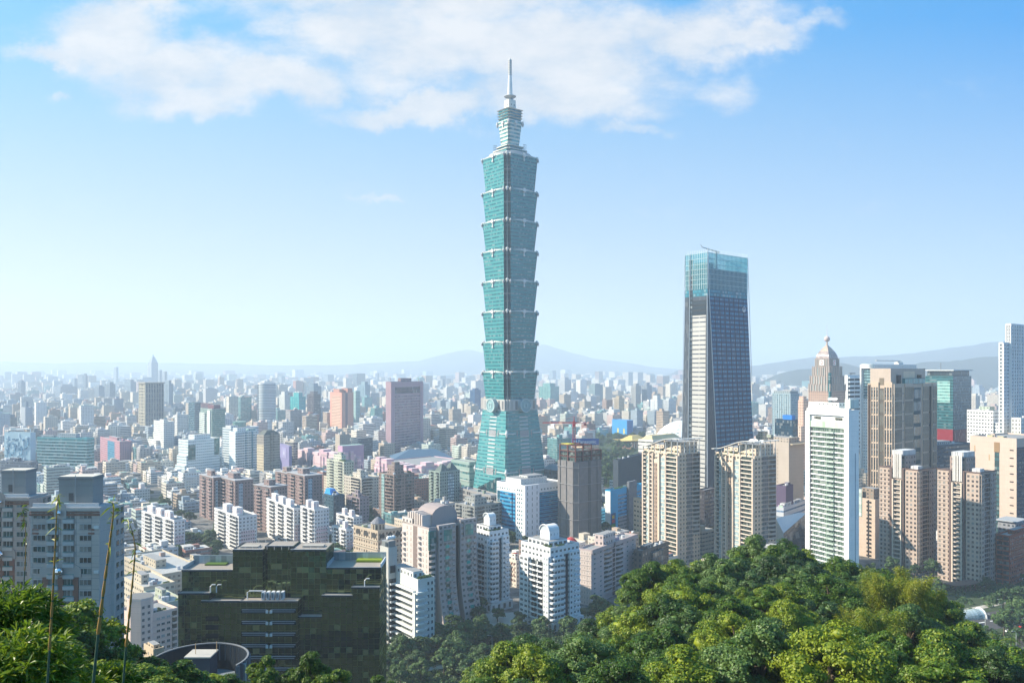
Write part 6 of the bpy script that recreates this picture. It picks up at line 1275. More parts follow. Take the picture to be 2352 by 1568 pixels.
    for (a, b, y0, h) in ((.34, .84, 2.5, 8.6),):     # roof block
        m = MB(); m.box(Wd * a, Wd * b, y0, y0 + 6, H, H + h, (.30, .30, .29), roof=(.6, .57, .5)); m.box(Wd * a - .2, Wd * b + .2, y0 - .2, y0 + 6.2, H + h - .9, H + h - .3, (.24, .24, .24), bottom=True); pb = m.build('roof_block', rt)
        for q in (.30,): m = MB(); x = Wd * (a + (b - a) * q); m.box(x, x + 1.3, y0 - .12, y0 - .01, H + 1.5, H + 3.8, (.10, .10, .10)); m.build('roof_door', rt)
        for zq in (3.2, 6.2): m = MB(); m.box(Wd * a + .6, Wd * b - .6, y0 - .1, y0 - .01, H + zq, H + zq + .15, (.30, .30, .30)); m.build('roof_rail', rt)
        m = MB(); m.tube([(Wd * .6, y0 - .5, H + .2), (Wd * .6, y0 - .5, H + h + .5)], .1, 5, (.5, .5, .5)); m.build('drain_pipe', rt)
    m = MB(); m.box(.4, Wd - .4, .35, .75, H, H + 1.1, (.62, .62, .62)); m.box(Wd * .35, Wd * .5, 2, 5, H, H + .9, (.1, .35, .42)); m.build('parapet', rt)
    class S: pass
    s = S(); s.root = rt; s.R = Wd + dp; s.L = 14; s.off = 2; HEROES.append((X0, X2, Yt, d, s, short))
grey_foreground('grey tiled apartment tower with steel balls on arched panels and a darker canted side', 70, 228, 272, 1165, 232, [(.13, 3.4, 'w'), (.33, 3.2, 'b'), (.56, 3.2, 'b'), (.80, 3.3, 'w')], 1, 'grey foreground tower')
grey_foreground('warm grey apartment tower with steel balls, cut by the left picture edge', -46, 66, 100, 1142, 262, [(.12, 3.4, 'w'), (.33, 3.2, 'b'), (.58, 3.2, 'b'), (.86, 3.3, 'w')], 2, 'warm grey tower at the left edge', True)

def peach_block():
    t = T('apartment_block', 'peach coloured apartment block with an octagonal corner stair and roof plants', 'apartment block', 273, 318, 408, 1420, 395, 40, short='peach block'); L, Rr, H = t.L, t.R, t.H; W = (.72, .56, .48); fl = 3.1; base = 0
    t.body(W, '#4b4a4c', (.0, .0, 0), 3, fl); A = [(-3, 6), (-3, 2), (0, -2.5), (5, -2.5), (8, 1), (8, 7), (3, 10), (0, 9)]; m = MB(); m.loft(A, 0, A, H + 9, W, roof=(.5, .48, .46)); m.loft([(x * 1.05, y * 1.05) for x, y in A], H + 9.001, [(x * 1.05, y * 1.05) for x, y in A], H + 10, (.68, .56, .50), roof=(.2, .2, .2)); m.build('stair_turret', t.root)
    t.windows('R', [Rr * .5, Rr * .62, Rr * .76], 1.8, 1.4, 0, H - 1, fl, .8, '#c9c2bc', '#3a4042', seed=5); t.balc('R', [(Rr * .85, Rr * .98)], (.66, .52, .45), 1.2, 1., 2, H, fl, '#22302c'); t.bands('R', (.66, .52, .45), .25, .3, fl); t.bands('L', (.66, .52, .45), .25, .3, fl)
    for i in range(int(H / fl)):
        z = H + 5 - i * fl
        for (x, y) in ((1.2, -2.62), (4.0, -2.62)): m = MB(); m.box(x - .6, x + .6, y, y + .1, z, z + 1.3, (.15, .14, .14)); m.build('window', t.root)
    foliage_patch(t.root, 'roof_shrub', [(9 + 1.2 * k, 2 + (k % 2) * 3, H + .8) for k in range(5)], 1.4, 31, .35); t.clutter(2, 7)
    t = T('apartment_block', 'small cream roof turret building in front of the peach block', 'apartment block', 330, 352, 372, 1497, 300, 45, short='small cream turret building', base=20); t.body('#c9b69c', '#4b4a4c', (.3, .4, 0), 3, 3.2); t.pent(.2, .8, .2, .8, 2, '#c9b69c')
peach_block()
def clinic():
    for i, (lbl, X0, Xc, X1, Y, d, c, short) in enumerate((
        ('long low cream hospital wing with a boxy roof house behind the peach block', 280, 372, 470, 1322, 520, '#b8ac98', 'long cream wing'),
        ('low cream wing with a courtyard parapet left of the black glass building', 277, 330, 402, 1352, 470, '#c2b7a4', 'low cream courtyard wing'),
        ('low glazed green courtyard block touching the black glass building', 330, 380, 424, 1388, 420, '#a9b0a0', 'low green glazed block'),
        ('small cream roof block among trees behind the black glass shoulder', 415, 450, 500, 1300, 560, '#bdb29c', 'small cream roof block'))):
        t = T('hospital_wing', lbl, 'hospital wing', X0, Xc, X1, Y, d, 46, short=short); t.body(c, '#4f6a64' if i == 2 else '#4a4a48', (.8, .55, 0) if i == 2 else (.5, .4, 0), 3, 3.6, roof=(.42, .42, .41)); t.pent(.15, .4, .3, .6, 5.5, c); t.bands('R', '#cfc4b0', .5, .5, 3.6); t.clutter(7, 60 + i)
        foliage_patch(t.root, 'roof_shrub', [(t.R * .7 + k, 2, t.H + .6) for k in range(3)], 1.2, 40 + i)
clinic()

def round_pavilion():
    d = 190.; p = at(458, HY, d); rt = tag(empty('round_building', (p.x, p.y, 40)), 'round navy building with curved screen wall, roof box and small terrace pool', 'round building'); z = 80.6 - 40; N = 40; Rr = 11.0
    m = MB(); m.ring(0, 0, 0, z - 5, Rr - .5, Rr - .5, N, (.03, .06, .10), (.05, .14, .2), (.9, .8, .4), 2.5, 4, roof=(.20, .24, .27)); m.build('drum', rt)
    def arc(nm, a0, a1, r, z0, z1, c, th=.5, par=rt):
        m = MB(); n = 24
        for k in range(n):
            q0, q1 = R(a0 + (a1 - a0) * k / n), R(a0 + (a1 - a0) * (k + 1) / n); P = [(r * math.cos(q0), r * math.sin(q0)), (r * math.cos(q1), r * math.sin(q1)), ((r - th) * math.cos(q1), (r - th) * math.sin(q1)), ((r - th) * math.cos(q0), (r - th) * math.sin(q0))]
            if a1 < a0: P = P[::-1]
            m.loft(P, z0, P, z1, c, capb=True)
        return m.build(nm, par)
    arc('screen_wall', -22, 190, Rr, z - 6.1, z + 1.2, (.005, .012, .022)); arc('coping', -22, 190, Rr + .15, z + 1.201, z + 1.4, (.22, .23, .24), .4)
    for k in range(14): a = R(-20 + 8 * k); m = MB(); m.box(Rr * math.cos(a) - .3, Rr * math.cos(a) + .5, Rr * math.sin(a) - .5, Rr * math.sin(a) + .3, z - 2.8, z + 1.1, (.10, .13, .16)); m.build('screen_fin', rt)
    m = MB(); m.box(-3.2, 2.6, -.5, 4.5, z - 5.0, z + 1.6, (.03, .045, .07), roof=(.62, .56, .47)); m.box(-3.4, 2.8, -.7, 4.7, z + 1.601, z + 1.9, (.50, .46, .40), bottom=True); m.build('roof_box', rt)
    m = MB(); m.box(-5, 6.5, -4.5, -.72, z - 4.9, z - 4.5, (.06, .30, .33)); m.build('teal_canopy', rt); arc('copper_band', 192, 337, Rr + .1, z - 6.4, z - 4.9, (.35, .13, .07), .5); arc('balcony_rail', 195, 350, Rr + .5, z - 11, z - 10, (.05, .12, .18), .3)
    m = MB(); m.ring(3.5, -13.5, z - 10.5, z - 10.2, 5.5, 5.5, 24, (.02, .08, .20)); m.build('terrace_pool', rt)
    m = MB(); m.box(Rr - 1.2, Rr + .6, -2.5, -1.0, 0, z + .8, (.16, .24, .26), (.2, .3, .32), (.8, .9, 0), 1, 3); m.build('end_pier', rt)
    for (x, y) in ((-1.5, 1.5), (3, 3)): m = MB(); m.tube([(x, y, z + 1.8), (x, y, z + 4.4)], .08, 4, (.5, .35, .2)); m.build('rod', rt)
    class S: pass
    s = S(); s.root = rt; s.R = s.L = 28; s.off = 14; HEROES.append((352, 565, 1480, 190, s, 'round navy building'))
round_pavilion()

# ------------------------------------------------------------------ towers that stand out of the hazy far city
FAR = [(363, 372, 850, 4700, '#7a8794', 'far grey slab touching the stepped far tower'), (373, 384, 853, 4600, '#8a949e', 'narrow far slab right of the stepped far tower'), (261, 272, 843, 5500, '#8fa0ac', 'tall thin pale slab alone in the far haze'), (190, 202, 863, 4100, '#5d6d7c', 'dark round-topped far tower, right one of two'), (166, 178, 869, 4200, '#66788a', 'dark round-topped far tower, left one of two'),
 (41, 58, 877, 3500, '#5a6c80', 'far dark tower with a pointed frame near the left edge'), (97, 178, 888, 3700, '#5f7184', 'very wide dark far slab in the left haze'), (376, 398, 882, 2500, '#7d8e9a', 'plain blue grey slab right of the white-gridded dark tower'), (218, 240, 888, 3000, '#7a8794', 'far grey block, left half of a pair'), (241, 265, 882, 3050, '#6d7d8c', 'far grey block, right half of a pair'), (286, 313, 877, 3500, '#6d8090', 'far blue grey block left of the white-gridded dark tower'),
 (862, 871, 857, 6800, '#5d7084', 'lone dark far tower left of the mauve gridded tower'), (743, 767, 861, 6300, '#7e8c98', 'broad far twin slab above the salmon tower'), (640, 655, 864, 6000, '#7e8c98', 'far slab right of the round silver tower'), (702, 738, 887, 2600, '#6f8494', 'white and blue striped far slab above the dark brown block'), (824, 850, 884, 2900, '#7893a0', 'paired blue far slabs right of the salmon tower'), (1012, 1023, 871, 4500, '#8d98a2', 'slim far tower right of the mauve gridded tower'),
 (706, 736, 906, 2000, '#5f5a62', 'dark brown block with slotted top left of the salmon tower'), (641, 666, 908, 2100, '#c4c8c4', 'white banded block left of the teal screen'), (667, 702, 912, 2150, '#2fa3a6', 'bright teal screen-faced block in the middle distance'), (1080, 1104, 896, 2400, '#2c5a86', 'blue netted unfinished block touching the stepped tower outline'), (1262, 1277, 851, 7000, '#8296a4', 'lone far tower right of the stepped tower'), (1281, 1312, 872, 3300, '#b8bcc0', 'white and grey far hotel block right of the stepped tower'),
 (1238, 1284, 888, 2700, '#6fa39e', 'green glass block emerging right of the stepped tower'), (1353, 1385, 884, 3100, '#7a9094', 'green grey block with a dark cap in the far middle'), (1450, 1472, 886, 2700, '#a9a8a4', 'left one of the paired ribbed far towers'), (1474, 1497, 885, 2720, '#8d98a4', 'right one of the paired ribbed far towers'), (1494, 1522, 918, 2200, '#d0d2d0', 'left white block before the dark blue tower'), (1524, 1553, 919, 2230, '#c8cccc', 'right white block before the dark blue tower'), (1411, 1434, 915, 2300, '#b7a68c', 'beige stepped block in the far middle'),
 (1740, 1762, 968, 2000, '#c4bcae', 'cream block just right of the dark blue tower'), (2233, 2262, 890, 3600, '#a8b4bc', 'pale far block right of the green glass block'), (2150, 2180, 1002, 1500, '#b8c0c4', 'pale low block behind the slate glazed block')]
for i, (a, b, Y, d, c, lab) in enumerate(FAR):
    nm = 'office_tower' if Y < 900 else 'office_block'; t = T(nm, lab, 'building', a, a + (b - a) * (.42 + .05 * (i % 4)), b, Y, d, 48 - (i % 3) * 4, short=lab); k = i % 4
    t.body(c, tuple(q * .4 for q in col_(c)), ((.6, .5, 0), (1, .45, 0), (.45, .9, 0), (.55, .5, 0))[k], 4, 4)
    if d < 4200:
        t.pent(.2, .8, .2, .8, 6 + k * 2, c)
        if k != 2: t.fins('L', 5, tuple(min(.8, q * 1.25) for q in t.wallc), .8, 1.2)
t = T('skyscraper', 'very tall stepped and pointed tower far in the left haze', 'skyscraper', 340, 348, 363, 832, 4800, 45, short='stepped far tower'); t.body('#98a4ae', '#6a7886', (.5, 1, 0), 4, 4)
for k, (f, h) in enumerate(((.78, 14), (.56, 12), (.34, 10), (.12, 12))): m = MB(); q = (1 - f) / 2; m.box(t.R * q, t.R * (1 - q), t.L * q, t.L * (1 - q), t.H + sum((14, 12, 10, 12)[:k]), t.H + sum((14, 12, 10, 12)[:k + 1]), '#98a4ae'); m.build('crown_tier', t.root)
t.panel('R', t.R, t.R * 1.6, -10, 0, t.H * .55, '#98a4ae'); t.panel('L', t.L * .6, t.L * 1.2, .5, 0, t.H * .92, '#a9b2b8')
# ------------------------------------------------------------------ ground, wooded hillside, far hills, haze
def ground_material():
    m = bpy.data.materials.new('city_ground'); m.use_nodes = True; t = NT(m.node_tree); tcn = t.n('ShaderNodeTexCoord'); P = tcn.outputs['Object']
    a = t.noise(P, .004, 5, .6); b = t.noise(P, .05, 4, .7); br = t.n('ShaderNodeTexBrick'); rot = t.n('ShaderNodeVectorRotate', rotation_type='Z_AXIS'); t.l(P, rot.inputs['Vector']); rot.inputs['Angle'].default_value = -R(39)
    t.l(rot.outputs[0], br.inputs['Vector']); br.inputs['Scale'].default_value = .012; br.inputs['Mortar Size'].default_value = .05; br.inputs['Color1'].default_value = (.16, .155, .15, 1); br.inputs['Color2'].default_value = (.12, .12, .12, 1); br.inputs['Mortar'].default_value = (.055, .056, .06, 1)
    c = t.mix(t.mr(b, .45, .6), br.outputs[0], (.19, .18, .165, 1)); c = t.mix(t.mr(a, .56, .62), c, (.035, .065, .02, 1))
    p = t.n('ShaderNodeBsdfPrincipled'); t.l(c, p.inputs['Base Color']); p.inputs['Roughness'].default_value = .9; o = t.n('ShaderNodeOutputMaterial'); t.l(p.outputs[0], o.inputs[0]); return m
def sheet(name, pts, mat, z=0., kind='structure'):
    me = bpy.data.meshes.new(name); me.from_pydata([(x, y, z) for x, y in pts], [], [tuple(range(len(pts)))]); me.materials.append(mat); o = bpy.data.objects.new(name, me); LINK(o); o['kind'] = kind; return o
GM = ground_material()
sheet('ground', [(-19000, -9000), (19000, -9000), (19000, 19000), (-19000, 19000)], GM)
SIL = [(1050, 1640), (1090, 1590), (1130, 1530), (1180, 1495), (1260, 1480), (1330, 1490), (1400, 1425), (1450, 1365), (1480, 1325), (1540, 1300), (1620, 1300), (1640, 1285), (1740, 1262), (1830, 1272), (1960, 1300), (2000, 1330), (2090, 1335), (2150, 1400), (2230, 1465), (2300, 1510), (2352, 1520), (2500, 1545)]
DR = 178.
def terr(x, y):
    base = 148 - .42 * y
    if y < 1: return 148.
    X = CX + F * x / y
    zz = base
    if X > 1050 and y > 60:
        Ys = float(np.interp(X, [p[0] for p in SIL], [p[1] for p in SIL])); dr = DR + 10 * math.sin(X * .011)
        zr = EYE - (Ys - HY) / F * dr - 8.5
        z95 = min(106., zr + 18)
        q = z95 + (zr - z95) * (y - 95) / (dr - 95) if y < dr else zr - (y - dr) * .62
        if y < 95: q = base + (z95 - 108.1) * (y - 60) / 35
        zz = max(base, q) if y > 95 else q
    return max(zz, -3)
def hillside():
    us = np.linspace(-1.3, 1.3, 105); ys = np.concatenate([np.linspace(-40, 60, 8), np.linspace(66, 240, 40), np.linspace(246, 430, 20)])
    V = []; g = random.Random(1)
    for y in ys:
        for u_ in us: x = u_ * max(y, 60); V.append((x, y, terr(x, y) + (g.uniform(-.4, .4) if y > 20 else 0)))
    n = len(us); Fc = [(j * n + i, j * n + i + 1, (j + 1) * n + i + 1, (j + 1) * n + i) for j in range(len(ys) - 1) for i in range(n - 1)]
    me = bpy.data.meshes.new('hillside'); me.from_pydata(V, [], Fc); me.materials.append(paint('forest_floor', (.012, .020, .006), .95, 0, .4, .4)); o = bpy.data.objects.new('hillside', me); LINK(o); o['kind'] = 'structure'
hillside()
# park ground, paths, roads
PARK = paint('park_grass', (.035, .06, .02), .95, 0, .3, .08); PAVE = paint('pale_paving', (.42, .39, .34), .9, 0, .12, .3); ROAD = paint('asphalt', (.06, .06, .065), .9, 0, .15, .2); LINE = paint('road_paint', (.7, .7, .68), .8, 0, .05, 1.)
def quad(name, cs, mat, z): return sheet(name, [(at(X, HY, gd(Y)).x, gd(Y)) for X, Y in cs], mat, z)
quad('park_lawn', [(860, 1600), (860, 1478), (1010, 1420), (1330, 1395), (1560, 1392), (1560, 1600)], PARK, .05); quad('park_lawn', [(1960, 1400), (2352, 1290), (2460, 1300), (2460, 1560), (1960, 1560)], PARK, .05)
quad('park_lawn', [(1355, 1125), (1365, 1000), (1490, 1003), (1490, 1125)], PARK, .05); quad('park_lawn', [(1770, 1260), (1775, 1150), (1860, 1150), (1860, 1260)], PARK, .05)
quad('path', [(1085, 1435), (1110, 1408), (1200, 1405), (1225, 1425), (1150, 1440)], PAVE, .09); quad('path', [(980, 1530), (1250, 1490), (1250, 1498), (985, 1540)], PAVE, .09); quad('path', [(1330, 1415), (1470, 1400), (1475, 1412), (1340, 1428)], PAVE, .09)
quad('road', [(2130, 1425), (2460, 1378), (2460, 1412), (2150, 1470)], ROAD, .09); quad('road', [(2200, 1535), (2250, 1500), (2352, 1452), (2460, 1420), (2460, 1440), (2300, 1535)], ROAD, .095); quad('road', [(1965, 1330), (2290, 1280), (2290, 1290), (1965, 1345)], ROAD, .09)
quad('pavement', [(2140, 1412), (2352, 1372), (2352, 1378), (2150, 1420)], PAVE, .22)
for k in range(9): quad('road_marking', [(2170 + 26 * k, 1441 - 3.9 * k), (2184 + 26 * k, 1439 - 3.9 * k), (2184 + 26 * k, 1440.5 - 3.9 * k), (2170 + 26 * k, 1442.5 - 3.9 * k)], LINE, .1)
quad('road', [(1790, 1190), (2330, 1120), (2330, 1130), (1790, 1205)], ROAD, .09)

def hill_range(name, prof, d, depth, seed, mat, rough=1., n=220):
    xs = np.linspace(prof[0][0], prof[-1][0], n); g = np.random.default_rng(seed)
    ys = np.interp(xs, [p[0] for p in prof], [p[1] for p in prof]); ph = g.uniform(0, 6.28, 12)
    ys = ys + rough * sum(np.sin(xs * .012 * (k + 1) * 1.7 + ph[k]) / (k + 1.2) for k in range(12))
    K = 12; V = []
    for j in range(K + 1):
        q = j / K; dd = d - depth * (1 - q)
        for i, (X, Y) in enumerate(zip(xs, ys)):
            top = EYE - (Y - HY) / F * d; s = q ** 1.25
            z = top * s * (1 + (0 if j == K else .10 * math.sin(i * .33 + j * 1.3 + ph[2]) * (1 - q))) ; x = (X - CX) / F * d
            V.append((x + (1 - q) * 40 * math.sin(i * .9 + j), dd, max(z, -2) if j else -2))
    for i, X in enumerate(xs): V.append(((X - CX) / F * d, d + depth * .8, -2))
    Fc = [(j * n + i, j * n + i + 1, (j + 1) * n + i + 1, (j + 1) * n + i) for j in range(K + 1) for i in range(n - 1)]
    me = bpy.data.meshes.new(name); me.from_pydata(V, [], Fc); me.materials.append(mat); me.polygons.foreach_set('use_smooth', [True] * len(Fc)); o = bpy.data.objects.new(name, me); LINK(o); o['kind'] = 'structure'
FOR = paint('far_forest', (.010, .022, .012), .95, 0, .45, .006)
hill_range('far_hills', [(-900, 840), (-200, 833), (0, 829), (120, 834), (300, 831), (430, 834), (620, 838), (800, 838), (900, 831), (960, 828), (1010, 816), (1050, 806), (1078, 802), (1100, 809), (1150, 818), (1200, 806), (1235, 792), (1250, 789), (1275, 797), (1320, 812), (1370, 824), (1430, 832), (1500, 843), (1600, 850), (1800, 852)], 13500, 3500, 3, FOR, .8)
hill_range('far_hills', [(1560, 850), (1700, 842), (1740, 838), (1800, 830), (1860, 822), (1930, 819), (2010, 817), (2100, 811), (2180, 800), (2260, 787), (2300, 783), (2352, 775), (2600, 740), (3200, 720)], 9000, 2000, 5, FOR, 1.0)
hill_range('hills', [(1640, 893), (1735, 884), (1790, 857), (1830, 850), (1880, 846), (1930, 833), (1960, 840), (2000, 850), (2060, 844), (2120, 832), (2180, 831), (2240, 822), (2300, 818), (2352, 812), (2600, 790), (3200, 770)], 5400, 1100, 7, FOR, 1.2)

def haze():
    m = bpy.data.materials.new('haze_air'); m.use_nodes = True; t = NT(m.node_tree); p = t.n('ShaderNodeVolumePrincipled')
    p.inputs['Color'].default_value = (.70, .835, .97, 1); p.inputs['Density'].default_value = 1.5e-4; p.inputs['Anisotropy'].default_value = .1
    o = t.n('ShaderNodeOutputMaterial'); t.l(p.outputs[0], o.inputs[1])
    me = bpy.data.meshes.new('haze'); x, y0, y1, z0, z1 = 19500, -9500, 19500, -4.5, 690
    me.from_pydata([(a, b, c) for c in (z0, z1) for a, b in ((-x, y0), (x, y0), (x, y1), (-x, y1))], [], [(3, 2, 1, 0), (4, 5, 6, 7), (0, 1, 5, 4), (1, 2, 6, 5), (2, 3, 7, 6), (3, 0, 4, 7)])
    me.materials.append(m); o = bpy.data.objects.new('haze', me); LINK(o); o['kind'] = 'stuff'
haze()
# ------------------------------------------------------------------ the rest of the city
GA = R(51); EX = (math.sin(GA), math.cos(GA)); EY = (-math.cos(GA), math.sin(GA))
bpy.context.view_layer.update()
FP = []
for (X0, X1, Yt, d, s, lab) in HEROES:
    off = getattr(s, 'off', 0); FP.append((s.root.matrix_world.inverted(), -off, s.R - off, -off, s.L - off, d))
def taken(x, y, r):
    v = Vector((x, y, 0))
    for (mi, x0, x1, y0, y1, d) in FP:
        if abs(y - d) > 260: continue
        q = mi @ v
        if x0 - r < q.x < x1 + r and y0 - r < q.y < y1 + r: return True
    return False
GREEN = [(1355, 1490, 1003, 1125), (860, 1560, 1395, 1700), (1960, 2500, 1290, 1700), (1770, 1860, 1200, 1290), (425, 500, 1235, 1295), (735, 815, 1240, 1310), (820, 870, 1180, 1215), (275, 330, 1275, 1330), (1165, 1240, 1235, 1290), (1365, 1480, 1215, 1262), (555, 600, 1130, 1165)]
def green(X, Y): return any(a < X < b and c < Y < e for a, b, c, e in GREEN)
PAL = [('cream', (.56, .49, .40)), ('beige', (.48, .41, .33)), ('pale grey', (.48, .48, .48)), ('white', (.66, .66, .65)), ('dusty pink', (.50, .38, .36)), ('brown', (.28, .20, .17)), ('grey', (.33, .33, .34)), ('tan', (.44, .34, .26)), ('pale green', (.44, .50, .45)), ('brick red', (.34, .17, .14)), ('blue grey', (.30, .37, .43)), ('ivory', (.62, .57, .49)), ('dark glass', (.09, .14, .18)), ('teal glass', (.16, .34, .36))]
PW = [11, 7, 13, 24, 8, 3, 4, 4, 3, 3, 8, 14, 3, 3]
ROOFC = [(.40, .40, .39), (.30, .30, .31), (.50, .48, .45), (.20, .33, .28), (.42, .20, .16), (.22, .32, .42), (.56, .56, .55), (.46, .43, .38), (.60, .60, .58), (.36, .36, .36)]
def one_block(mb, x, y, w_, l_, h, ci, g, detail, fl=3.2):
    """a block at x, y (near corner) in the turned street grid"""
    nm, c = PAL[ci]; k = g.uniform(.85, 1.12); c = tuple(min(.78, q * k) for q in c); P = lambda a, b: (x + EX[0] * a + EY[0] * b, y + EX[1] * a + EY[1] * b)
    glassy = ci >= 12; st = (g.choice((.45, .55, .65, .8, 1)), g.uniform(.35, .52), 0) if not glassy else (.92, .75, .5); wn = (.07, .085, .10) if not glassy else tuple(q * .8 for q in c); bay = g.uniform(2.6, 4.2)
    def bx(a0, a1, b0, b1, z0, z1, cc, ss=st, roof=None, w2=wn):
        A = [P(a0, b0), P(a1, b0), P(a1, b1), P(a0, b1)]
        mb.wall(A[3], A[0], z0, z1, cc, w2, ss, bay, fl); mb.wall(A[0], A[1], z0, z1, cc, w2, ss, bay, fl); mb.wall(A[1], A[2], z0, z1, cc, w2, ss, bay, fl); mb.wall(A[2], A[3], z0, z1, cc, w2, ss, bay, fl)
        mb.poly([(p[0], p[1], z1) for p in A], None, roof or cc)
    rf = g.choice(ROOFC)
    bx(0, w_, 0, l_, 0, h, c, roof=rf)
    if detail >= 1:
        a, b = g.uniform(.05, .5) * w_, g.uniform(.05, .5) * l_; bx(a, a + w_ * g.uniform(.2, .4), b, b + l_ * g.uniform(.2, .45), h, h + g.uniform(2.5, 6), c, (0, 0, 0))
    if detail >= 2:
        cc = tuple(min(.8, q * 1.12) for q in c)
        if g.random() < .75:      # tin roof shed
            a, b = g.uniform(.0, .4) * w_, g.uniform(0, .4) * l_; bx(a, a + w_ * g.uniform(.3, .55), b, b + l_ * g.uniform(.3, .55), h, h + g.uniform(2.2, 3.2), g.choice(((.5, .5, .5), (.6, .58, .55), (.35, .4, .42))), (.7, .4, 0), g.choice(ROOFC))
        for _ in range(g.randint(1, 3)):
            a, b = g.uniform(.05, .85) * w_, g.uniform(.05, .85) * l_; s = g.uniform(1.2, 2.0); bx(a, a + s, b, b + s, h, h + s * 1.2, (.6, .62, .64), (0, 0, 0))
        n = int(h / fl)         # balcony and slab bands
        if g.random() < .7 and not glassy:
            a0 = g.uniform(.0, .3) * l_; a1 = a0 + g.uniform(.35, .6) * l_
            for i in range(1, n): 
                z = i * fl; A = [P(-1.2, a1), P(-1.2, a0), P(0, a0), P(0, a1)]; mb.wall(A[0], A[1], z - .2, z + .9, cc, wn, NOWIN, 9, 9); mb.wall(A[1], A[2], z - .2, z + .9, cc, wn, NOWIN, 9, 9); mb.poly([(p[0], p[1], z + .9) for p in A], None, cc)
        if g.random() < .6 and not glassy:
            a0 = g.uniform(.0, .3) * w_; a1 = a0 + g.uniform(.35, .6) * w_
            for i in range(1, n):
                z = i * fl; A = [P(a0, 0), P(a0, -1.2), P(a1, -1.2), P(a1, 0)]; mb.wall(A[0], A[1], z - .2, z + .9, cc, wn, NOWIN, 9, 9); mb.wall(A[1], A[2], z - .2, z + .9, cc, wn, NOWIN, 9, 9); mb.poly([(p[0], p[1], z + .9) for p in A], None, cc)
        for (a, b, c2, d2) in ((0, w_, 0, .4), (0, .4, .41, l_)): bx(a, b, c2, d2, h, h + 1.1, c, (0, 0, 0))
    return nm
def gen_zone(d0, d1, cell, hts, seed, side=.70, skip=.0):
    g = random.Random(seed); out = []; N = int(d1 * 1.3 / cell) + 2
    for i in range(-N, N):
        if i % 5 == 0: continue
        for j in range(-N, N):
            if j % 6 == 0: continue
            px, py = i * cell, j * cell * .85; x = EX[0] * px + EY[0] * py; y = EX[1] * px + EY[1] * py
            if y < d0 or y > d1 or abs(x) > y * side: continue
            dd = y; X = CX + F * x / y; Yg = HY + EYE * F / y
            if green(X, Yg): continue
            if g.random() < skip: continue
            w_, l_ = cell * g.uniform(.62, .93), cell * .85 * g.uniform(.62, .93); cxx = x + EX[0] * w_ / 2 + EY[0] * l_ / 2; cyy = y + EX[1] * w_ / 2 + EY[1] * l_ / 2
            if taken(cxx, cyy, cell * .55): continue
            r = g.random(); h = 0
            for (pr, a, b) in hts:
                if r < pr: h = g.uniform(a, b); break
                r -= pr
            out.append((x, y, w_, l_, h, g.choices(range(len(PAL)), PW)[0]))
    return out
Z = []
Z += [(b, 2) for b in gen_zone(500, 900, 24, [(.75, 8, 16), (.2, 16, 24), (.05, 24, 30)], 11)]
Z += [(b, 2) for b in gen_zone(900, 1500, 27, [(.55, 12, 20), (.33, 20, 34), (.11, 34, 48), (.01, 50, 60)], 12)]
Z += [(b, 1) for b in gen_zone(1500, 2600, 31, [(.5, 13, 22), (.36, 22, 42), (.12, 42, 62), (.02, 62, 85)], 13)]
Z += [(b, 1) for b in gen_zone(2600, 4600, 44, [(.5, 14, 26), (.36, 26, 46), (.12, 46, 70), (.02, 75, 110)], 14)]
Z += [(b, 0) for b in gen_zone(4600, 7600, 70, [(.5, 16, 34), (.36, 34, 60), (.12, 60, 90), (.02, 95, 140)], 15)]
Z += [(b, 0) for b in gen_zone(7600, 11800, 120, [(.5, 20, 45), (.38, 45, 80), (.10, 80, 110), (.02, 110, 160)], 16, .68)]
# a filler block never rises in front of the towers behind it
HH = sorted([(d, X0, X1, Yt, HY + EYE * F / d) for (X0, X1, Yt, d, s, lab) in HEROES]); Z2 = []
for (b, det) in Z:
    x, y, w_, l_, h, ci = b; Xa = CX + F * (x + EY[0] * l_) / (y + EY[1] * l_); Xb = CX + F * (x + EX[0] * w_) / (y + EX[1] * w_); Yt = HY - (h - EYE) * F / y
    for (d, X0, X1, Yh, Yg) in HH:
        if d > y and X0 < Xb and X1 > Xa: Yt = max(Yt, Yh + (.80 if d < 2000 else .45) * (Yg - Yh))
    h = EYE - (Yt - HY) * y / F
    if h > 5: Z2.append(((x, y, w_, l_, h, ci), det))
Z = Z2
# how much of each block the picture shows, front to back over picture columns
cover = np.full(2352, 1568.)
evts = [(d, 0, X0, X1, Yt, None) for (X0, X1, Yt, d, s, lab) in HEROES]
SX = [p[0] for p in SIL]; SY = [p[1] for p in SIL]
cover = np.minimum(cover, np.where(np.arange(2352) > 1090, np.interp(np.arange(2352), SX, SY) - 15, 1568)); cover = np.minimum(cover, np.where(np.arange(2352) < 560, np.interp(np.arange(2352), [0, 60, 190, 215, 420, 560], [1350, 1345, 1430, 1490, 1540, 1568]), 1568))
for k, (b, det) in enumerate(Z):
    x, y, w_, l_, h, ci = b; pa = (x + EY[0] * l_, y + EY[1] * l_); pb = (x + EX[0] * w_, y + EX[1] * w_)
    evts.append((y, 1, CX + F * pa[0] / pa[1], CX + F * pb[0] / pb[1], HY - (h - EYE) * F / y, k))
evts.sort(key=lambda e: e[0]); vis = {}
for (d, ty, X0, X1, Yt, k) in evts:
    a, b = int(max(0, X0)), int(min(2352, X1))
    if b <= a: continue
    seg = cover[a:b]; gain = float(np.clip(seg - Yt, 0, None).sum())
    if k is not None: vis[k] = (gain, (X0 + X1) / 2, Yt, d)
    cover[a:b] = np.minimum(seg, Yt)
order = sorted([k for k in vis if vis[k][0] > 0], key=lambda k: -vis[k][0]); chosen = set(order[:300])
LM = [((X0 + X1) / 2, d, Yt, lab) for (X0, X1, Yt, d, s, lab) in HEROES if 300 < d < 2100 and 'wing' not in lab]
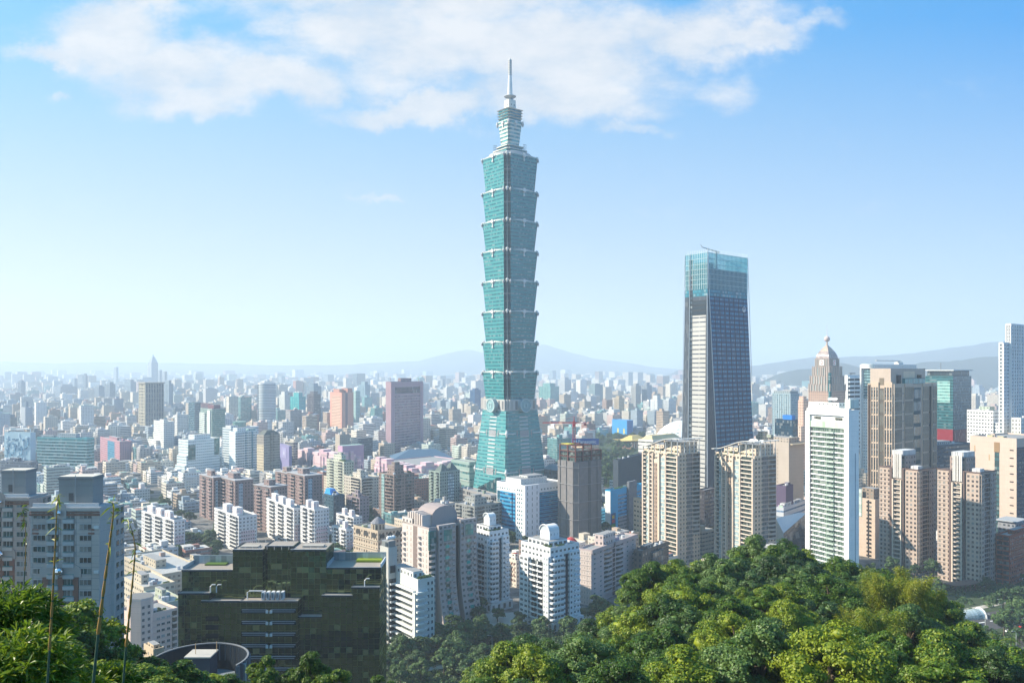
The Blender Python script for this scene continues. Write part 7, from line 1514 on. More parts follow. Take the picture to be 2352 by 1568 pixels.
rest = {0: MB(), 1: MB(), 2: MB()}
g0 = random.Random(99); info = []
for k, (b, det) in enumerate(Z):
    x, y, w_, l_, h, ci = b
    if k not in chosen:
        if k not in vis or vis[k][0] <= 0 and det == 0: continue
        zi = 0 if y < 2600 else 1 if y < 4600 else 2
        one_block(rest[zi], x, y, w_, l_, h, ci, g0, det); continue
    info.append((k, b, det, vis[k][1], vis[k][2], y))
for zi, nm in ((0, 'city_blocks'), (1, 'distant_city'), (2, 'horizon_city')):
    if rest[zi].V: o = rest[zi].build(nm); o['kind'] = 'stuff'
# labels: colour, height, side and neighbour; an ordinal from the landmark tells look-alikes apart
groups = {}
for (k, b, det, X, Yt, y) in info:
    best = sorted(LM, key=lambda q: abs(q[0] - X) / 60 + abs(math.log(q[1] / y)) * 2.2 + (0 if q[1] < y * 1.15 else .6))[0]
    ci = b[5]; h = b[4]; size = 'low-rise' if h < 19 else 'mid-rise' if h < 36 else 'tall'
    rel = 'before' if y < best[1] * .93 else 'behind' if y > best[1] * 1.07 else 'beside'
    side = 'left' if X < best[0] - 8 else 'right' if X > best[0] + 8 else 'middle'
    groups.setdefault((PAL[ci][0], size, rel, side, best[3]), []).append((abs(X - best[0]) + y * .001, k, b, det, y))
ORD = ['', 'second ', 'third ', 'fourth ', 'fifth ', 'sixth ', 'seventh ', 'eighth ', 'ninth ', 'tenth ']
SIDE = {'left': 'on its left', 'right': 'on its right', 'middle': 'straight in line'}
for key, lst in groups.items():
    lst.sort()
    for i, (_, k, b, det, y) in enumerate(lst):
        x, y, w_, l_, h, ci = b; colr, size, rel, side, lm = key; m = MB()
        lab = '%s%s %s block %s the %s, %s' % (ORD[min(i, 9)], size, colr, rel, lm, SIDE[side])
        wds = lab.split()
        g = random.Random(k)
        nm = 'apartment_block' if ci < 12 else 'glass_block'
        one_block(m, x, y, w_, l_, h, ci, g, det); o = m.build(nm)
        tag(o, ' '.join(wds[:16]), 'building', 'city blocks filling the basin')
# ------------------------------------------------------------------ vegetation
leaf_mat('leaf_wood', [(.010, .038, .006), (.055, .145, .010), (.27, .33, .012)], .35, .55)
leaf_mat('leaf_bright', [(.035, .10, .010), (.10, .20, .012), (.26, .31, .015)], .4, .5)
leaf_mat('leaf_bamboo', [(.05, .12, .010), (.16, .24, .012), (.34, .33, .02)], .45, .5)
leaf_mat('leaf_park', [(.018, .050, .016), (.040, .095, .025), (.085, .16, .035)], .25, .6)
leaf_mat('leaf_near', [(.018, .055, .008), (.075, .16, .012), (.24, .29, .015)], .45, .4)
BARK = paint('bark', (.10, .075, .05), .9, 0, .3, 1.); PALE = paint('pale_bark', (.34, .30, .24), .85, 0, .2, 1.)
def ico(c, r, sub=1):
    t_ = (1 + 5 ** .5) / 2; v = np.array([(-1, t_, 0), (1, t_, 0), (-1, -t_, 0), (1, -t_, 0), (0, -1, t_), (0, 1, t_), (0, -1, -t_), (0, 1, -t_), (t_, 0, -1), (t_, 0, 1), (-t_, 0, -1), (-t_, 0, 1)], float); v /= np.linalg.norm(v[0])
    f = [(0, 11, 5), (0, 5, 1), (0, 1, 7), (0, 7, 10), (0, 10, 11), (1, 5, 9), (5, 11, 4), (11, 10, 2), (10, 7, 6), (7, 1, 8), (3, 9, 4), (3, 4, 2), (3, 2, 6), (3, 6, 8), (3, 8, 9), (4, 9, 5), (2, 4, 11), (6, 2, 10), (8, 6, 7), (9, 8, 1)]
    return v * r + c, f
def crown(seed, rx, rz, nb, nl, leaf, flat=.0, zc=0.):
    """leaves on many uneven clumps spread through a crown; inner clumps keep it from being hollow"""
    g = np.random.default_rng(seed); C = []; 
    for k in range(nb):
        a = g.uniform(0, 6.283); e = g.uniform(-.25, 1.0) ** 1; rr = g.uniform(.35, .95); z = zc + rz * e * (1 if rr < .6 else .8 - .5 * (rr - .6)); C.append((rx * rr * math.cos(a) * math.sqrt(max(.15, 1 - max(0, e) ** 2)), rx * rr * math.sin(a) * math.sqrt(max(.15, 1 - max(0, e) ** 2)), z, rx * g.uniform(.18, .40)))
    C = np.array(C); wgt = C[:, 3] ** 2; wgt /= wgt.sum(); idx = g.choice(nb, nl, p=wgt); c = C[idx]
    d = g.normal(size=(nl, 3)); d[:, 2] = d[:, 2] * .8 + .35; d /= np.linalg.norm(d, axis=1)[:, None]
    # small twigs: second level clusters on each clump
    tw = g.normal(size=(nb * 14, 3)); tw[:, 2] += .5; tw /= np.linalg.norm(tw, axis=1)[:, None]; ti = idx * 14 + g.integers(0, 14, nl); dd = tw[ti] + d * .42; dd /= np.linalg.norm(dd, axis=1)[:, None]
    rad = c[:, 3] * g.uniform(.72, 1.12, nl); P = c[:, :3] + dd * rad[:, None] * np.array([1, 1, .72])
    V = leaf_arrays(P, dd + np.array([0, 0, .25]), leaf, g, 1.4); faces = [tuple(range(i, i + 4)) for i in range(0, len(V), 4)]; base = len(V); VV = [V]
    for cc in C:
        v, f = ico(cc[:3], cc[3] * .62); v = cc[:3] + (v - cc[:3]) * np.array([1, 1, .7]); VV.append(v); faces += [tuple(q + base for q in t3) for t3 in f]; base += len(v)
    return np.concatenate(VV), faces, C
def tree_template(name, seed, h, rx, rz, nb, nl, leaf, mat, bark=BARK):
    V, f, C = crown(seed, rx, rz, nb, nl, leaf); root = empty(name, (0, 0, 0)); me = mesh_arrays('crown', V + np.array([0, 0, h - rz * .95]), mat, faces=f); o = bpy.data.objects.new('crown', me); LINK(o); o.parent = root
    m = MB(); g = random.Random(seed); top = h - rz * .6; m.tube([(0, 0, -1.5), (.1, 0, top * .5), (.2, .1, top)], [.32 * rx / 4, .24 * rx / 4, .12 * rx / 4], 7)
    for cc in C[:: max(1, len(C) // 9)]:
        z0 = top * g.uniform(.45, .9); e = (cc[0], cc[1], cc[2] + h - rz * .95); m.tube([(0, 0, z0), (e[0] * .5, e[1] * .5, z0 + (e[2] - z0) * .65), e], [.12 * rx / 4, .08 * rx / 4, .03], 5)
    m.build('trunk', root, bark); return root
def forget(root):
    for c in list(root.children): bpy.data.objects.remove(c)
    bpy.data.objects.remove(root)
WOOD = 'trees of the dense wood on the near hill'
KINDS = [('leaf_wood', 'dark green broadleaf tree in the dense wood on the near hill'), ('leaf_bright', 'yellow green leafy tree in the dense wood on the near hill'), ('leaf_dull', 'greyish green airy tree in the dense wood on the near hill')]
tw = [tree_template('broadleaf_tree', 100 + k, 9.5, 4.6 + .4 * (k % 3), 3.6, 20 + 3 * k, 19000, .20, 'leaf_wood') for k in range(6)]
leaf_mat('leaf_dull', [(.016, .045, .014), (.05, .115, .028), (.14, .23, .05)], .3, .5)
td = [tree_template('broadleaf_tree', 250 + k, 10, 4.6, 3.8, 26, 17000, .19, 'leaf_dull') for k in range(2)]
tb = [tree_template('broadleaf_tree', 200 + k, 9, 4.0, 3.4, 18, 19000, .18, 'leaf_bright') for k in range(3)]
GROVES = [(2010, 1300, 152, 9, 'bamboo grove at the saddle, its left clump of pale culms', 3.), (2062, 1290, 150, 13, 'tallest bamboo grove in front of the near brown tower', 3.5), (2105, 1315, 150, 10, 'olive bamboo grove at the right shoulder of the wood', 3.), (2060, 1392, 122, 13, 'feathery yellow bamboo grove below the tallest grove', 4.), (2000, 1402, 126, 8, 'feathery bamboo clump left of the yellow grove', 3.), (2200, 1420, 150, 8, 'small bamboo grove stepping down at the right', 2.6), (2235, 1455, 130, 9, 'yellow bamboo grove low on the right slope', 3.), (1395, 1440, 165, 5, 'thin bamboo clump below the dusty pink block', 2.2), (1190, 1495, 150, 6, 'yellowish bamboo clump at the left tip of the wood', 2.5), (1955, 1370, 140, 6, 'drooping bamboo clump beside the dark hollow', 2.5)]
g = random.Random(21); pts = []; tries = 0; NOGO = [((q[0] - CX) / F * q[2], q[2]) for q in GROVES] + [((q[0] - CX) / F * (q[2] - 7), q[2] - 7) for q in GROVES]
def far_enough(x, y, r): return all((x - a) ** 2 + (y - b) ** 2 > r * r for a, b in pts)
while len(pts) < 235 and tries < 12000:
    tries += 1; y = 80 + (DR + 14 - 80) * g.random() ** .8; X = g.uniform(1080, 2440); x = (X - CX) / F * y
    Ys = float(np.interp(X, SX, SY))
    if not far_enough(x, y, 5.0) or any((x - a) ** 2 + (y - b) ** 2 < 30 for a, b in NOGO): continue
    gz = terr(x, y)
    sc = g.uniform(.75, 1.15); z = gz; top = z + 9.3 * sc; Yt = HY + (EYE - top) * F / y
    if Yt < Ys - 16: sc *= max(.45, 1 - (Ys - 10 - Yt) / F * y / 9.3); 
    if HY + (EYE - gz - 9) * F / y > 1640: continue
    pts.append((x, y)); r0 = g.random(); bright = 1 if r0 < (.55 if (1620 < X < 1760 and y > 140) or (1900 < X < 2150 and y < 140) else .2) else 2 if r0 > .78 else 0
    o = dup_tree(g.choice((tw, tb, td)[bright]), (x, y, gz), g.uniform(0, 6.28), (sc, sc, sc * g.uniform(.85, 1.1))); tag(o, KINDS[bright][1], 'tree', WOOD)
print('wood trees', len(pts))
# left foreground shrubs and trees
tn = [tree_template('broadleaf_tree', 300 + k, 8, 3.4, 3.0, 22, 15000, .17, 'leaf_wood') for k in range(3)]
LEFT = [(175, 1420, 62, 'roundish dark tree below the grey foreground tower'), (120, 1440, 55, 'dark tree right beside the tall bamboo leaves at left'), (235, 1495, 60, 'dark tree beneath the canted tower side'), (300, 1505, 66, 'dark tree between the two bamboo stalks at the bottom'), (398, 1536, 62, 'tree crown rising against the round navy building'), (60, 1470, 48, 'dark tree low in the left corner behind bamboo'), (425, 1550, 64, 'low tree crown under the round navy building'), (330, 1545, 50, 'tree crown at the bottom edge beside the thin stalk'), (200, 1535, 46, 'lowest dark tree near the second bamboo stalk'),
        (605, 1522, 74, 'sunlit tree top poking up before the black glass block, left one'), (708, 1519, 74, 'widest tree top before the black glass block'), (770, 1545, 72, 'low tree top at the right end before the black glass block'), (655, 1552, 74, 'small tree top between two larger ones before the black glass'), (878, 1562, 80, 'tiny tree top below the right corner of the black glass block'), (520, 1566, 70, 'tiny tree top between the round building and black glass')]
for (X, Yt, d, lab) in LEFT:
    p = at(X, Yt, d); gz = terr(p.x, d); h = p.z - gz; o = dup_tree(tn[len(lab) % 3], (p.x, d, max(gz, p.z - 11)), g.uniform(0, 6), (1, 1, 1)); s = min(1.3, max(.75, (p.z - max(gz, p.z - 11)) / 8.)); hh = (p.z - max(gz, p.z - 11)) / 8.; q = .62 + .4 * hh if X < 480 else .62; o.scale = (q, q, hh); tag(o, lab, 'tree')
for r_ in tn: forget(r_)
# park and street trees in the valley
tp = [tree_template('park_tree', 400 + k, 7.6, 4.3, 3.5, 18, 2600, .5, 'leaf_park') for k in range(5)]
PK = [('dark green tree in the park below the central towers', 'trees of the park below the central towers', (870, 1480, 1478, 1580), 75), ('tree along the park edge before the white towers', 'trees along the park before the white towers', (1000, 1470, 1400, 1480), 36),
      ('tree of the roadside park at the right', 'trees of the roadside park at the right', (2000, 2400, 1335, 1530), 62), ('tree around the yellow-roofed memorial hall', 'trees around the yellow-roofed memorial hall', (1358, 1490, 1005, 1120), 90), ('tree beside the low white halls and slim white tower', 'trees beside the low white halls', (1772, 1858, 1195, 1260), 9),
      ('tree in the clump behind the white balconied blocks', 'trees behind the white balconied blocks', (425, 500, 1240, 1300), 12), ('tree in the clump right of the black glass roof', 'trees right of the black glass roof', (735, 820, 1235, 1312), 12), ('tree beside the cream hospital wings', 'trees beside the cream hospital wings', (275, 420, 1278, 1330), 10), ('tree between pale blocks above the ornate block', 'trees above the ornate block', (815, 870, 1180, 1215), 5), ('tree at the foot of the white and blue office', 'trees at the foot of the white and blue office', (1165, 1245, 1238, 1290), 7), ('tree beside the turquoise painted building', 'trees beside the turquoise painted building', (1370, 1480, 1218, 1262), 8), ('tree beside the teal-cornered white block', 'trees beside the teal-cornered white block', (550, 610, 1130, 1165), 6), ('tree at the foot of the brown towers', 'trees at the foot of the brown towers', (1960, 2160, 1320, 1375), 12), ('tree in the low-rise quarter before the white balconied blocks', 'trees of the low-rise quarter', (330, 620, 1130, 1240), 22)]
for (lab, grp, (X0, X1, Y0, Y1), n) in PK:
    for k in range(n):
        Y = g.uniform(Y0, Y1); X = g.uniform(X0, X1); d = gd(Y); x = (X - CX) / F * d; gz = max(0, terr(x, d)) if d < 420 else 0.
        if taken(x, d, 1.5): continue
        s = g.uniform(.95, 1.5) * (1.6 if Y < 1130 else 1.1); o = dup_tree(g.choice(tp), (x, d, gz), g.uniform(0, 6.28), (s, s, s * g.uniform(.85, 1.15))); tag(o, lab, 'tree', grp)
# street trees along the lanes of the low-rise quarters
ns = 0; lane = random.Random(77)
while ns < 150:
    i = lane.randrange(-60, 60) * 5; px, py = i * 24 + lane.choice((6, 12, 18)), lane.uniform(-900, 900); x = EX[0] * px + EY[0] * py; y = EX[1] * px + EY[1] * py
    if not 520 < y < 1250 or abs(x) > .62 * y or taken(x, y, 3): continue
    X = CX + F * x / y; Y = HY + EYE * F / y
    if green(X, Y) or (X > 1400 and Y > 1255): continue
    s = lane.uniform(.8, 1.3); o = dup_tree(lane.choice(tp), (x, y, 0), lane.uniform(0, 6.28), (s, s, s)); o.name = 'street_tree'; tag(o, 'street tree along a lane of the low-rise quarters', 'tree', 'street trees of the low-rise quarters'); ns += 1
for r_ in tp + tw + tb + td: forget(r_)

# the wooded slope under the viewpoint, seen only mirrored in the black glass
gg = np.random.default_rng(5)
xc, yc = gg.uniform(-150, 20, 46), gg.uniform(30, 230, 46); k_ = gg.integers(0, 46, 700); xx = xc[k_] + gg.normal(size=700) * 4; yy = np.clip(yc[k_] + gg.normal(size=700) * 5, 25, 235); zz = np.array([terr(a, b) for a, b in zip(xx, yy)]) + gg.uniform(0, 5, 700); ok = HY + (EYE - zz - 4) * F / yy > 1650
C = np.stack([xx, yy, zz], 1)[ok]; dd = gg.normal(size=(len(C), 70, 3)); dd[..., 2] = abs(dd[..., 2]); dd /= np.linalg.norm(dd, axis=2)[..., None]; Pn = (C[:, None, :] + dd * 2.8).reshape(-1, 3)
o = leaf_object('slope_wood', Pn, dd.reshape(-1, 3), 1.2, gg, 'leaf_bright'); o['kind'] = 'stuff'
# low undergrowth filling the parks of the valley
SH = []
for (X0, X1, Y0, Y1, n) in ((865, 1480, 1405, 1590, 900), (1960, 2420, 1330, 1540, 650), (1355, 1490, 1003, 1125, 700), (1772, 1858, 1195, 1262, 150), (425, 500, 1238, 1298, 90), (735, 820, 1238, 1310, 90)):
    for _ in range(n):
        Y = gg.uniform(Y0, Y1); X = gg.uniform(X0, X1); d = gd(Y); x = (X - CX) / F * d
        if 1080 < X < 1235 and 1400 < Y < 1442 or X > 2120 and abs(Y - (1450 - (X - 2150) * .2)) < 30: continue
        if not taken(x, d, .5): SH.append((x, d, max(0, terr(x, d)) if d < 420 else 0., gg.uniform(1.2, 3.2) * (1.8 if Y < 1130 else 1)))
SH = np.array(SH); dd = gg.normal(size=(len(SH), 46, 3)); dd[..., 2] = abs(dd[..., 2]); dd /= np.linalg.norm(dd, axis=2)[..., None]; Pn = (SH[:, None, :3] + dd * SH[:, None, 3:4] * gg.uniform(.6, 1.05, (len(SH), 46, 1))).reshape(-1, 3)
o = leaf_object('undergrowth', Pn, dd.reshape(-1, 3), .8, gg, 'leaf_park'); o['kind'] = 'stuff'
def strap_leaves(P, D, L, W_, g, sag=.35):
    """long bamboo leaves: each a folded blade of two quads, from P along D"""
    n = len(P); D = D / np.linalg.norm(D, axis=1)[:, None]; S = np.cross(D, g.normal(size=(n, 3))); S /= np.linalg.norm(S, axis=1)[:, None]; L = (L * g.uniform(.6, 1.3, n))[:, None]; Wd = (W_ * g.uniform(.7, 1.2, n))[:, None]
    a = P; b = P + D * L * .4 + S * Wd * .5 - [0, 0, 1] * L * sag * .1; b2 = P + D * L * .4 - S * Wd * .5 - [0, 0, 1] * L * sag * .1; c = P + D * L - [0, 0, 1] * L * sag; m_ = P + D * L * .72 + S * Wd * .28 - [0, 0, 1] * L * sag * .45
    return np.stack([a, b, m_, b2, b2, m_, c, b2 * .5 + c * .5], 1).reshape(-1, 3)
leaf_mat('leaf_bush', [(.03, .09, .010), (.12, .22, .014), (.36, .38, .02)], .45, .4)
def bamboo_shrub(X, Y, d, seed, lab, rx, rz, n, name='bamboo_bush', leaf=.20, mat='leaf_bush', group=None):
    g = np.random.default_rng(seed); p = at(X, Y, d); root = tag(empty(name, (p.x, p.y, p.z - rz * 2)), lab, 'bamboo bush', group)
    nt = n // 9; d0 = g.normal(size=(nt, 3)); d0[:, 2] = abs(d0[:, 2]) * .9; d0 /= np.linalg.norm(d0, axis=1)[:, None]; C = d0 * g.uniform(.35, 1.0, (nt, 1)) * np.array([rx, rx, rz]) + [0, 0, rz]
    idx = g.integers(0, nt, n); D = d0[idx] * .6 + g.normal(size=(n, 3)) * .6 + [0, 0, .25]
    o = bpy.data.objects.new('foliage', mesh_arrays('foliage', strap_leaves(C[idx], D, leaf, leaf * .16, g), mat)); LINK(o); o.parent = root
    m = MB(); r_ = random.Random(seed)
    for k in range(14): a = r_.uniform(0, 6.28); q = r_.uniform(.2, .9); m.tube([(q * .4 * rx * math.cos(a), q * .4 * rx * math.sin(a), -rz), (q * rx * math.cos(a), q * rx * math.sin(a), rz * 1.7)], [.014, .004], 4)
    m.build('stem', root, paint('green_stem', (.10, .14, .04), .6)); return root
for i, (X, Y, d, rx, rz, n, lab) in enumerate([(15, 1345, 13, .75, .62, 5200, 'leafy bamboo bush in the left corner, tallest and nearest the edge'), (75, 1385, 13.5, .6, .6, 4200, 'bamboo bush just behind the leftmost stalk'), (30, 1450, 10.5, .8, .6, 5200, 'bamboo bush filling the bottom left corner'), (120, 1500, 11.5, .5, .45, 2600, 'low bamboo bush between the two leftmost stalks'),
        (245, 1528, 12.5, .42, .38, 2000, 'fresh green bamboo bush at the bottom between two stalks'), (190, 1555, 11, .35, .3, 1200, 'small bamboo bush at the bottom beside the thick sheathed stalk')]):
    bamboo_shrub(X, Y, d, 500 + i, lab, rx, rz, n)
def culm(pts_px, d, seed, lab, r0):
    """a single bamboo shoot with dry sheaths, bending at the tip"""
    P = [at(X, Y, d) for X, Y in pts_px]; root = tag(empty('bamboo_stalk', P[0]), lab, 'bamboo'); n = len(P); L = lambda q: Vector(tuple(np.interp(q, np.linspace(0, 1, n), [p[k] for p in P]) for k in range(3))) - P[0]
    m = MB(); N = 26; m.tube([L(k / N) for k in range(N + 1)], [r0 * (1 - .85 * (k / N)) for k in range(N + 1)], 7); m.build('stem', root, paint('blue_green_stem', (.06, .11, .07), .5)); g = np.random.default_rng(seed)
    for k in range(13):
        q = .16 + k * .065; m = MB(); a, b = L(q), L(min(1, q + .058)); r = r0 * (1 - .85 * q); m.tube([a, a * .75 + b * .25, b], [r * 1.1, r * 1.45, r * .98], 7); m.build('sheath', root, paint('dry_sheath', (.42, .22, .05), .7, 0, .3, 6.))
    C = []; D = []
    for q in (.50, .58, .66, .72, .78, .84, .89, .93, .96, .98, 1.0):
        for _ in range(2): C.append(tuple(L(q))); v = g.normal(size=3) * [1, .6, .8]; D.append(v)
    o = bpy.data.objects.new('leaf', mesh_arrays('leaf', strap_leaves(np.array(C), np.array(D), .11, .018, g), 'leaf_bush')); LINK(o); o.parent = root
culm([(108, 1580), (115, 1470), (122, 1350), (128, 1230), (131, 1160), (134, 1135)], 9.0, 1, 'leftmost bamboo stalk with dry orange sheaths before the grey foreground tower', .0135)
culm([(213, 1580), (226, 1450), (240, 1340), (252, 1250), (258, 1200), (261, 1175), (259, 1150)], 8.0, 2, 'thickest bamboo stalk with dry orange sheaths, reaching over the canted tower corner', .0155)
culm([(282, 1580), (290, 1480), (298, 1400), (307, 1310), (311, 1258), (305, 1222), (293, 1190)], 9.5, 3, 'thin bamboo stalk rising over the peach block, drooping left at the tip', .014)
culm([(55, 1345), (58, 1290), (60, 1245), (58, 1200), (50, 1165)], 12.5, 4, 'thinnest short bamboo stalk at the left edge', .008)

# bamboo groves on the hill
def grove(X, Yt, d, n, seed, lab, spread=4., hh=11.):
    g = np.random.default_rng(seed); x0 = (X - CX) / F * d; gz = terr(x0, d); root = tag(empty('bamboo_grove', (x0, d, gz)), lab, 'bamboo'); top = zat(Yt, d) - gz; CC = []; DD = []
    for k in range(n):
        a = g.uniform(0, 6.28); q = g.uniform(0, 1) ** .5 * spread; bx, by = q * math.cos(a), q * math.sin(a); h = top * g.uniform(.72, 1.02); lean = g.uniform(.5, 2.6); la = a + g.uniform(-.5, .5)
        f = lambda s: np.array([bx + lean * math.cos(la) * s ** 3, by + lean * math.sin(la) * s ** 3, h * (s - .10 * s ** 4)])
        m = MB(); m.tube([f(s) for s in np.linspace(0, 1, 8)], list(np.linspace(.07, .015, 8)), 5); m.build('culm', root, paint('bamboo_culm', (.30, .22, .06), .5, 0, .2, 2.))
        for s in g.uniform(.38, 1, 34):
            c = f(s); m2 = 34; v = g.normal(size=(m2, 3)) * [.5, .5, .3]; CC.append(c + v * (1.3 - s * .5)); DD.append(v + [math.cos(la) * .6, math.sin(la) * .6, .1])
    C = np.concatenate(CC); D = np.concatenate(DD); o = bpy.data.objects.new('foliage', mesh_arrays('foliage', strap_leaves(C, D, .55, .11, g, .5), 'leaf_bamboo')); LINK(o); o.parent = root
for i, (X, Y, d, n, lab, sp) in enumerate(GROVES): grove(X, Y, d, n, 700 + i, lab, sp)
def bare_tree(X, Y, d, seed, lab, s=1.):
    p = at(X, Y, d); gz = terr(p.x, d); root = tag(empty('bare_tree', (p.x, d, gz)), lab, 'dead tree'); m = MB(); g = random.Random(seed); h = p.z - gz
    m.tube([(0, 0, 0), (.2, 0, h * .75)], [.22, .14], 6); m.build('trunk', root, PALE); 
    for k in range(9):
        a = g.uniform(0, 6.28); m = MB(); P0 = Vector((.15, 0, h * g.uniform(.6, .75))); v = Vector((math.cos(a) * 2.6 * s, math.sin(a) * 1.2, g.uniform(.3, 2.2))); P1 = P0 + v * .5 + Vector((0, 0, .3)); P2 = P0 + v * 1.2; m.tube([P0, P1, P2], [.09, .06, .02], 5)
        for j in range(4): q = P0.lerp(P2, g.uniform(.4, .95)); w_ = Vector((g.uniform(-.8, .8), g.uniform(-.5, .5), g.uniform(.2, 1.1))); m.tube([q, q + w_ * .6, q + w_ * 1.1 + Vector((g.uniform(-.2, .2), 0, 0))], [.035, .025, .01], 4)
        m.build('branch', root, PALE)
bare_tree(1600, 1352, 160, 1, 'leafless pale tree spreading over the left of the wood'); bare_tree(1655, 1335, 168, 2, 'smaller leafless pale tree beside the bright tree at the crest')
def palm(X, Y, d, seed, lab):
    p = at(X, Y, d); gz = max(0, terr(p.x, d)); root = tag(empty('palm_tree', (p.x, d, gz)), lab, 'palm'); h = p.z - gz; m = MB(); m.tube([(0, 0, -1), (.1, 0, h * .5), (0, 0, h)], [.28, .2, .16], 6); m.build('trunk', root, BARK); g = np.random.default_rng(seed)
    for k in range(13):
        a = 2 * math.pi * k / 13; e = g.uniform(.2, .9); C = []; D = []
        for s in np.linspace(.1, 1, 14):
            c = np.array([math.cos(a) * 2.6 * s, math.sin(a) * 2.6 * s, h + e * 1.6 * s - 2.2 * s * s])
            for sg in (-1, 1): C.append(c); D.append(np.array([-math.sin(a) * sg + math.cos(a) * .6, math.cos(a) * sg + math.sin(a) * .6, -.3]))
        o = bpy.data.objects.new('frond', mesh_arrays('frond', strap_leaves(np.array(C), np.array(D), .8, .14, g, .2), 'leaf_near')); LINK(o); o.parent = root
palm(2280, 1455, 250, 1, 'palm on the right slope, the left one of two'); palm(2322, 1468, 230, 2, 'palm on the right slope nearest the street lamp'); palm(1806, 1420, 128, 3, 'palm crown sunk among the trees of the wood')

# ------------------------------------------------------------------ small things by the road on the right
def lamp_post(X, Y, lab, h=9., dbl=False, d=None):
    d = d or gd(Y); x = (X - CX) / F * d; rt = tag(empty('street_lamp', (x, d, 0)), lab, 'street lamp'); m = MB(); m.tube([(0, 0, 0), (0, 0, h)], [.14, .09], 6, (.6, .65, .65)); m.build('pole', rt)
    for sg in ((-1, 1) if dbl else (-1,)):
        m = MB(); m.tube([(0, 0, h), (sg * .6, 0, h + .6), (sg * 1.8, 0, h + .8)], .07, 5, (.6, .65, .65)); m.box(min(sg * 1.6, sg * 2.5), max(sg * 1.6, sg * 2.5), -.15, .15, h + .7, h + .85, (.7, .72, .72), bottom=True); m.build('lamp_head', rt)
for (X, Y, lab, db) in ((2163, 1420, 'double street lamp beside the barrel-shaped station shelter', True), (2263, 1448, 'double street lamp right of the station shelter', True), (2352 - 18, 1490, 'street lamp at the right edge next to the palms', False), (1900, 1190, 'street lamp behind the slim white tower gap', False), (1232, 1500, 'street lamp among the central park trees', False), (1500 - 370, 1500, 'street lamp in the park under the teal-windowed tower', False), (2052 + 248, 1412, 'street lamp by the far kerb at the right', False)): lamp_post(X, Y, lab, 9, db)
def shelter():
    d = gd(1418); x = (2215 - CX) / F * d; rt = tag(empty('station_shelter', (x, d, 0), R(12)), 'white barrel-shaped glass station entrance beside the road', 'station entrance'); N = 12; G = (.42, .52, .50)
    for i in range(10):
        m = MB(); x0, x1 = -12 + 2.3 * i, -12 + 2.3 * (i + 1) - .15; r0, r1 = 1.4 + 3.6 * math.sin(min(1, (i + 1) / 9) * 1.4), 1.4 + 3.6 * math.sin(min(1, (i + 2) / 9) * 1.4)
        for k in range(N): q0, q1 = math.pi * k / N, math.pi * (k + 1) / N; m.poly([(x0, -r0 * math.cos(q0), r0 * math.sin(q0)), (x0, -r0 * math.cos(q1), r0 * math.sin(q1)), (x1, -r1 * math.cos(q1), r1 * math.sin(q1)), (x1, -r1 * math.cos(q0), r1 * math.sin(q0))][::-1], [(0, 0), (0, 1), (1, 1), (1, 0)], G, (.6, .66, .66), (.7, .6, .5))
        m.build('roof_panel', rt)
    m = MB(); r = 5.1; m.tube([(11.2, -r * math.cos(math.pi * k / 16), r * math.sin(math.pi * k / 16)) for k in range(17)], .5, 6, (.82,) * 3); m.build('end_arch', rt)
shelter()
def bus(X, Y, rz, c, lab, L=10.5, h=3.1):
    d = gd(Y); x = (X - CX) / F * d; rt = tag(empty('bus', (x, d, .1), rz), lab, 'bus'); m = MB(); m.box(0, L, 0, 2.5, .35, 1.5, c); m.box(.05, L - .05, .05, 2.45, 1.501, 2.5, (.04, .05, .06)); m.box(0, L, 0, 2.5, 2.501, h, (.62, .60, .56), bottom=True); m.build('body', rt)
    for k in range(6): m = MB(); q = .3 + k * (L - .8) / 6; m.box(q, q + (L - .8) / 6 - .25, -.03, .049, 1.55, 2.45, (.08, .12, .14)); m.build('window', rt)
    for q in (1.8, L - 2.2):
        for y in (-.05, 2.3): m = MB(); P = [(q + .5 * math.cos(2 * math.pi * k / 12), .5 + .5 * math.sin(2 * math.pi * k / 12)) for k in range(12)]; m.poly([(a, y, b) for a, b in P], None, (.02,) * 3); m.poly([(a, y + .25, b) for a, b in reversed(P)], None, (.02,) * 3); [m.poly([(p[0], y, p[1]), (p[0], y + .25, p[1]), (q2[0], y + .25, q2[1]), (q2[0], y, q2[1])], None, (.02,) * 3) for p, q2 in zip(P, P[1:] + P[:1])]; m.build('wheel', rt)
    m = MB(); m.box(2, L - 2, .8, 1.7, h, h + .25, (.5, .5, .5)); m.build('roof_unit', rt)
bus(2166, 1437, R(8), (.62, .22, .03), 'orange yellow bus stopped beside the station shelter')
def car(x, y, rz, c, lab, grp, z=.1):
    rt = tag(empty('parked_car', (x, y, z), rz), lab, 'car', grp); m = MB(); m.loft([(0, 0), (4.4, 0), (4.4, 1.75), (0, 1.75)], .3, [(.1, .05), (4.3, .05), (4.3, 1.7), (.1, 1.7)], .85, c, capb=True); m.build('body', rt)
    m = MB(); m.loft([(.8, .1), (3.7, .1), (3.7, 1.65), (.8, 1.65)], .851, [(1.3, .25), (3.1, .25), (3.1, 1.5), (1.3, 1.5)], 1.4, (.04, .05, .06), roof=c); m.build('cabin', rt)
    for q in (.85, 3.45):
        for yy in (-.03, 1.58): m = MB(); P = [(q + .3 * math.cos(2 * math.pi * k / 10), .3 + .3 * math.sin(2 * math.pi * k / 10)) for k in range(10)]; m.poly([(a, yy, b) for a, b in P], None, (.02,) * 3); m.poly([(a, yy + .2, b) for a, b in reversed(P)], None, (.02,) * 3); [m.poly([(p[0], yy, p[1]), (p[0], yy + .2, p[1]), (q2[0], yy + .2, q2[1]), (q2[0], yy, q2[1])], None, (.02,) * 3) for p, q2 in zip(P, P[1:] + P[:1])]; m.build('wheel', rt)
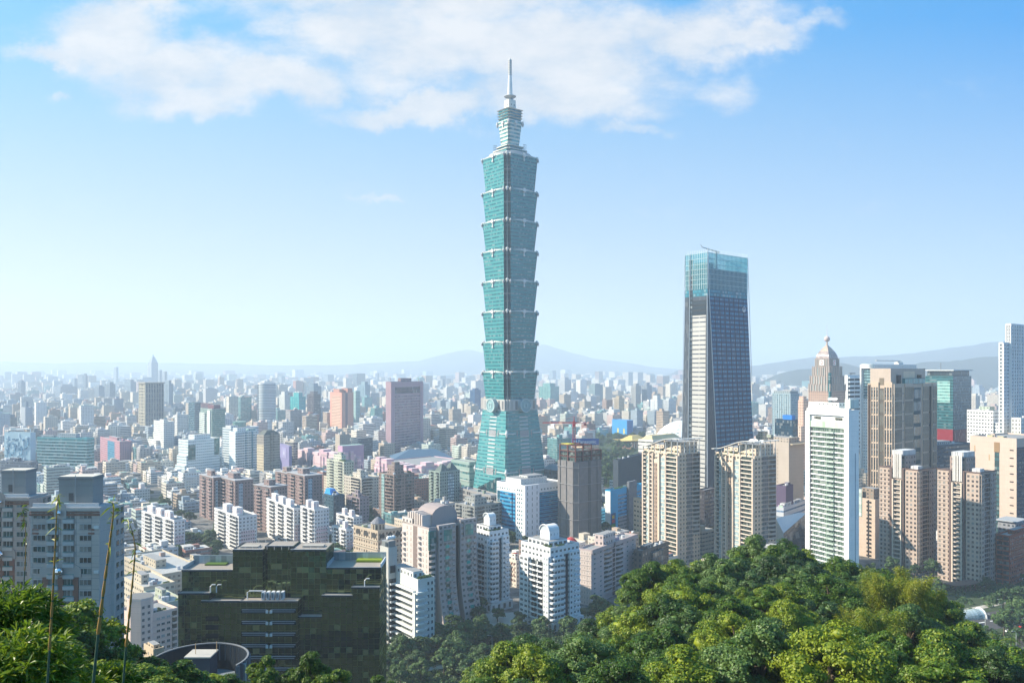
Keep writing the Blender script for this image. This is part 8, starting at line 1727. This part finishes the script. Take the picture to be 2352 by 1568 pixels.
CN = [('white', (.75,) * 3), ('silver', (.45, .46, .48)), ('dark grey', (.08, .08, .09)), ('red', (.4, .03, .03)), ('blue', (.05, .12, .35))]
for i, (X, Y, ci) in enumerate([(2190, 1452, 0), (2230, 1445, 1), (2290, 1432, 0), (2330, 1424, 2), (2345, 1442, 3), (2312, 1452, 0), (2280, 1500, 1), (2140, 1458, 0)]):
    d = gd(Y); car((X - CX) / F * d, d, R(12), CN[ci][1], CN[ci][0] + ' car on the road at the right, ' + ['nearest the bus', 'just past the bus', 'before the lamp', 'close to the right edge', 'at the right edge', 'in the near lane', 'on the lower road', 'leftmost by the trees'][i], None)
for i in range(26):
    d = gd(1213 + (i // 9) * 5.); X = 1062 + (i % 9) * 4.6 + (i // 9) * 2; ci = (i * 7 + 3) % 5; car((X - CX) / F * d, d, R(50), CN[ci][1], CN[ci][0] + ' car in the car park behind the ornate beige block', 'cars in the car park')
def shed():
    d = gd(1362); x = (2195 - CX) / F * d; rt = tag(empty('entrance_canopy', (x, d, 0), R(20)), 'low brown entrance canopy at the foot of the right brown tower', 'canopy'); m = MB(); m.box(0, 24, 0, 9, 4.4, 5, (.22, .13, .10), bottom=True); m.build('roof', rt)
    for k in range(6):
        for y in (.4, 8.4): m = MB(); m.box(.4 + k * 4.5, .9 + k * 4.5, y, y + .5, 0, 4.39, (.15, .09, .07)); m.build('post', rt)
    d = gd(1330); x = (2290 - CX) / F * d; rt = tag(empty('long_shed', (x, d, 0), R(-14)), 'long low shed with a red roof at the right edge', 'shed'); m = MB(); m.box(0, 60, 0, 12, 0, 4, (.5, .48, .46)); m.build('wall', rt); m = MB(); m.loft([(-1, -1), (61, -1), (61, 13), (-1, 13)], 4.01, [(-1, 5.5), (61, 5.5), (61, 6.5), (-1, 6.5)], 6.5, (.38, .08, .06)); m.build('roof', rt)
    d = gd(1412); x = (1200 - CX) / F * d; rt = tag(empty('blue_canopy', ((1212 - CX) / F * d, d, 0), R(20)), 'small bright blue canopy on the pale paving between the white towers', 'canopy'); m = MB(); m.loft([(0, 0), (9, 0), (9, 6), (0, 6)], 3, [(1, 2), (8, 2), (8, 4), (1, 4)], 4.6, (.08, .38, .60), capb=True); m.build('cover', rt)
    for (a, b) in ((.3, .3), (8.6, .3), (.3, 5.6), (8.6, 5.6)): m = MB(); m.tube([(a, b, 0), (a, b, 3)], .1, 5, (.6,) * 3); m.build('post', rt)
shed()
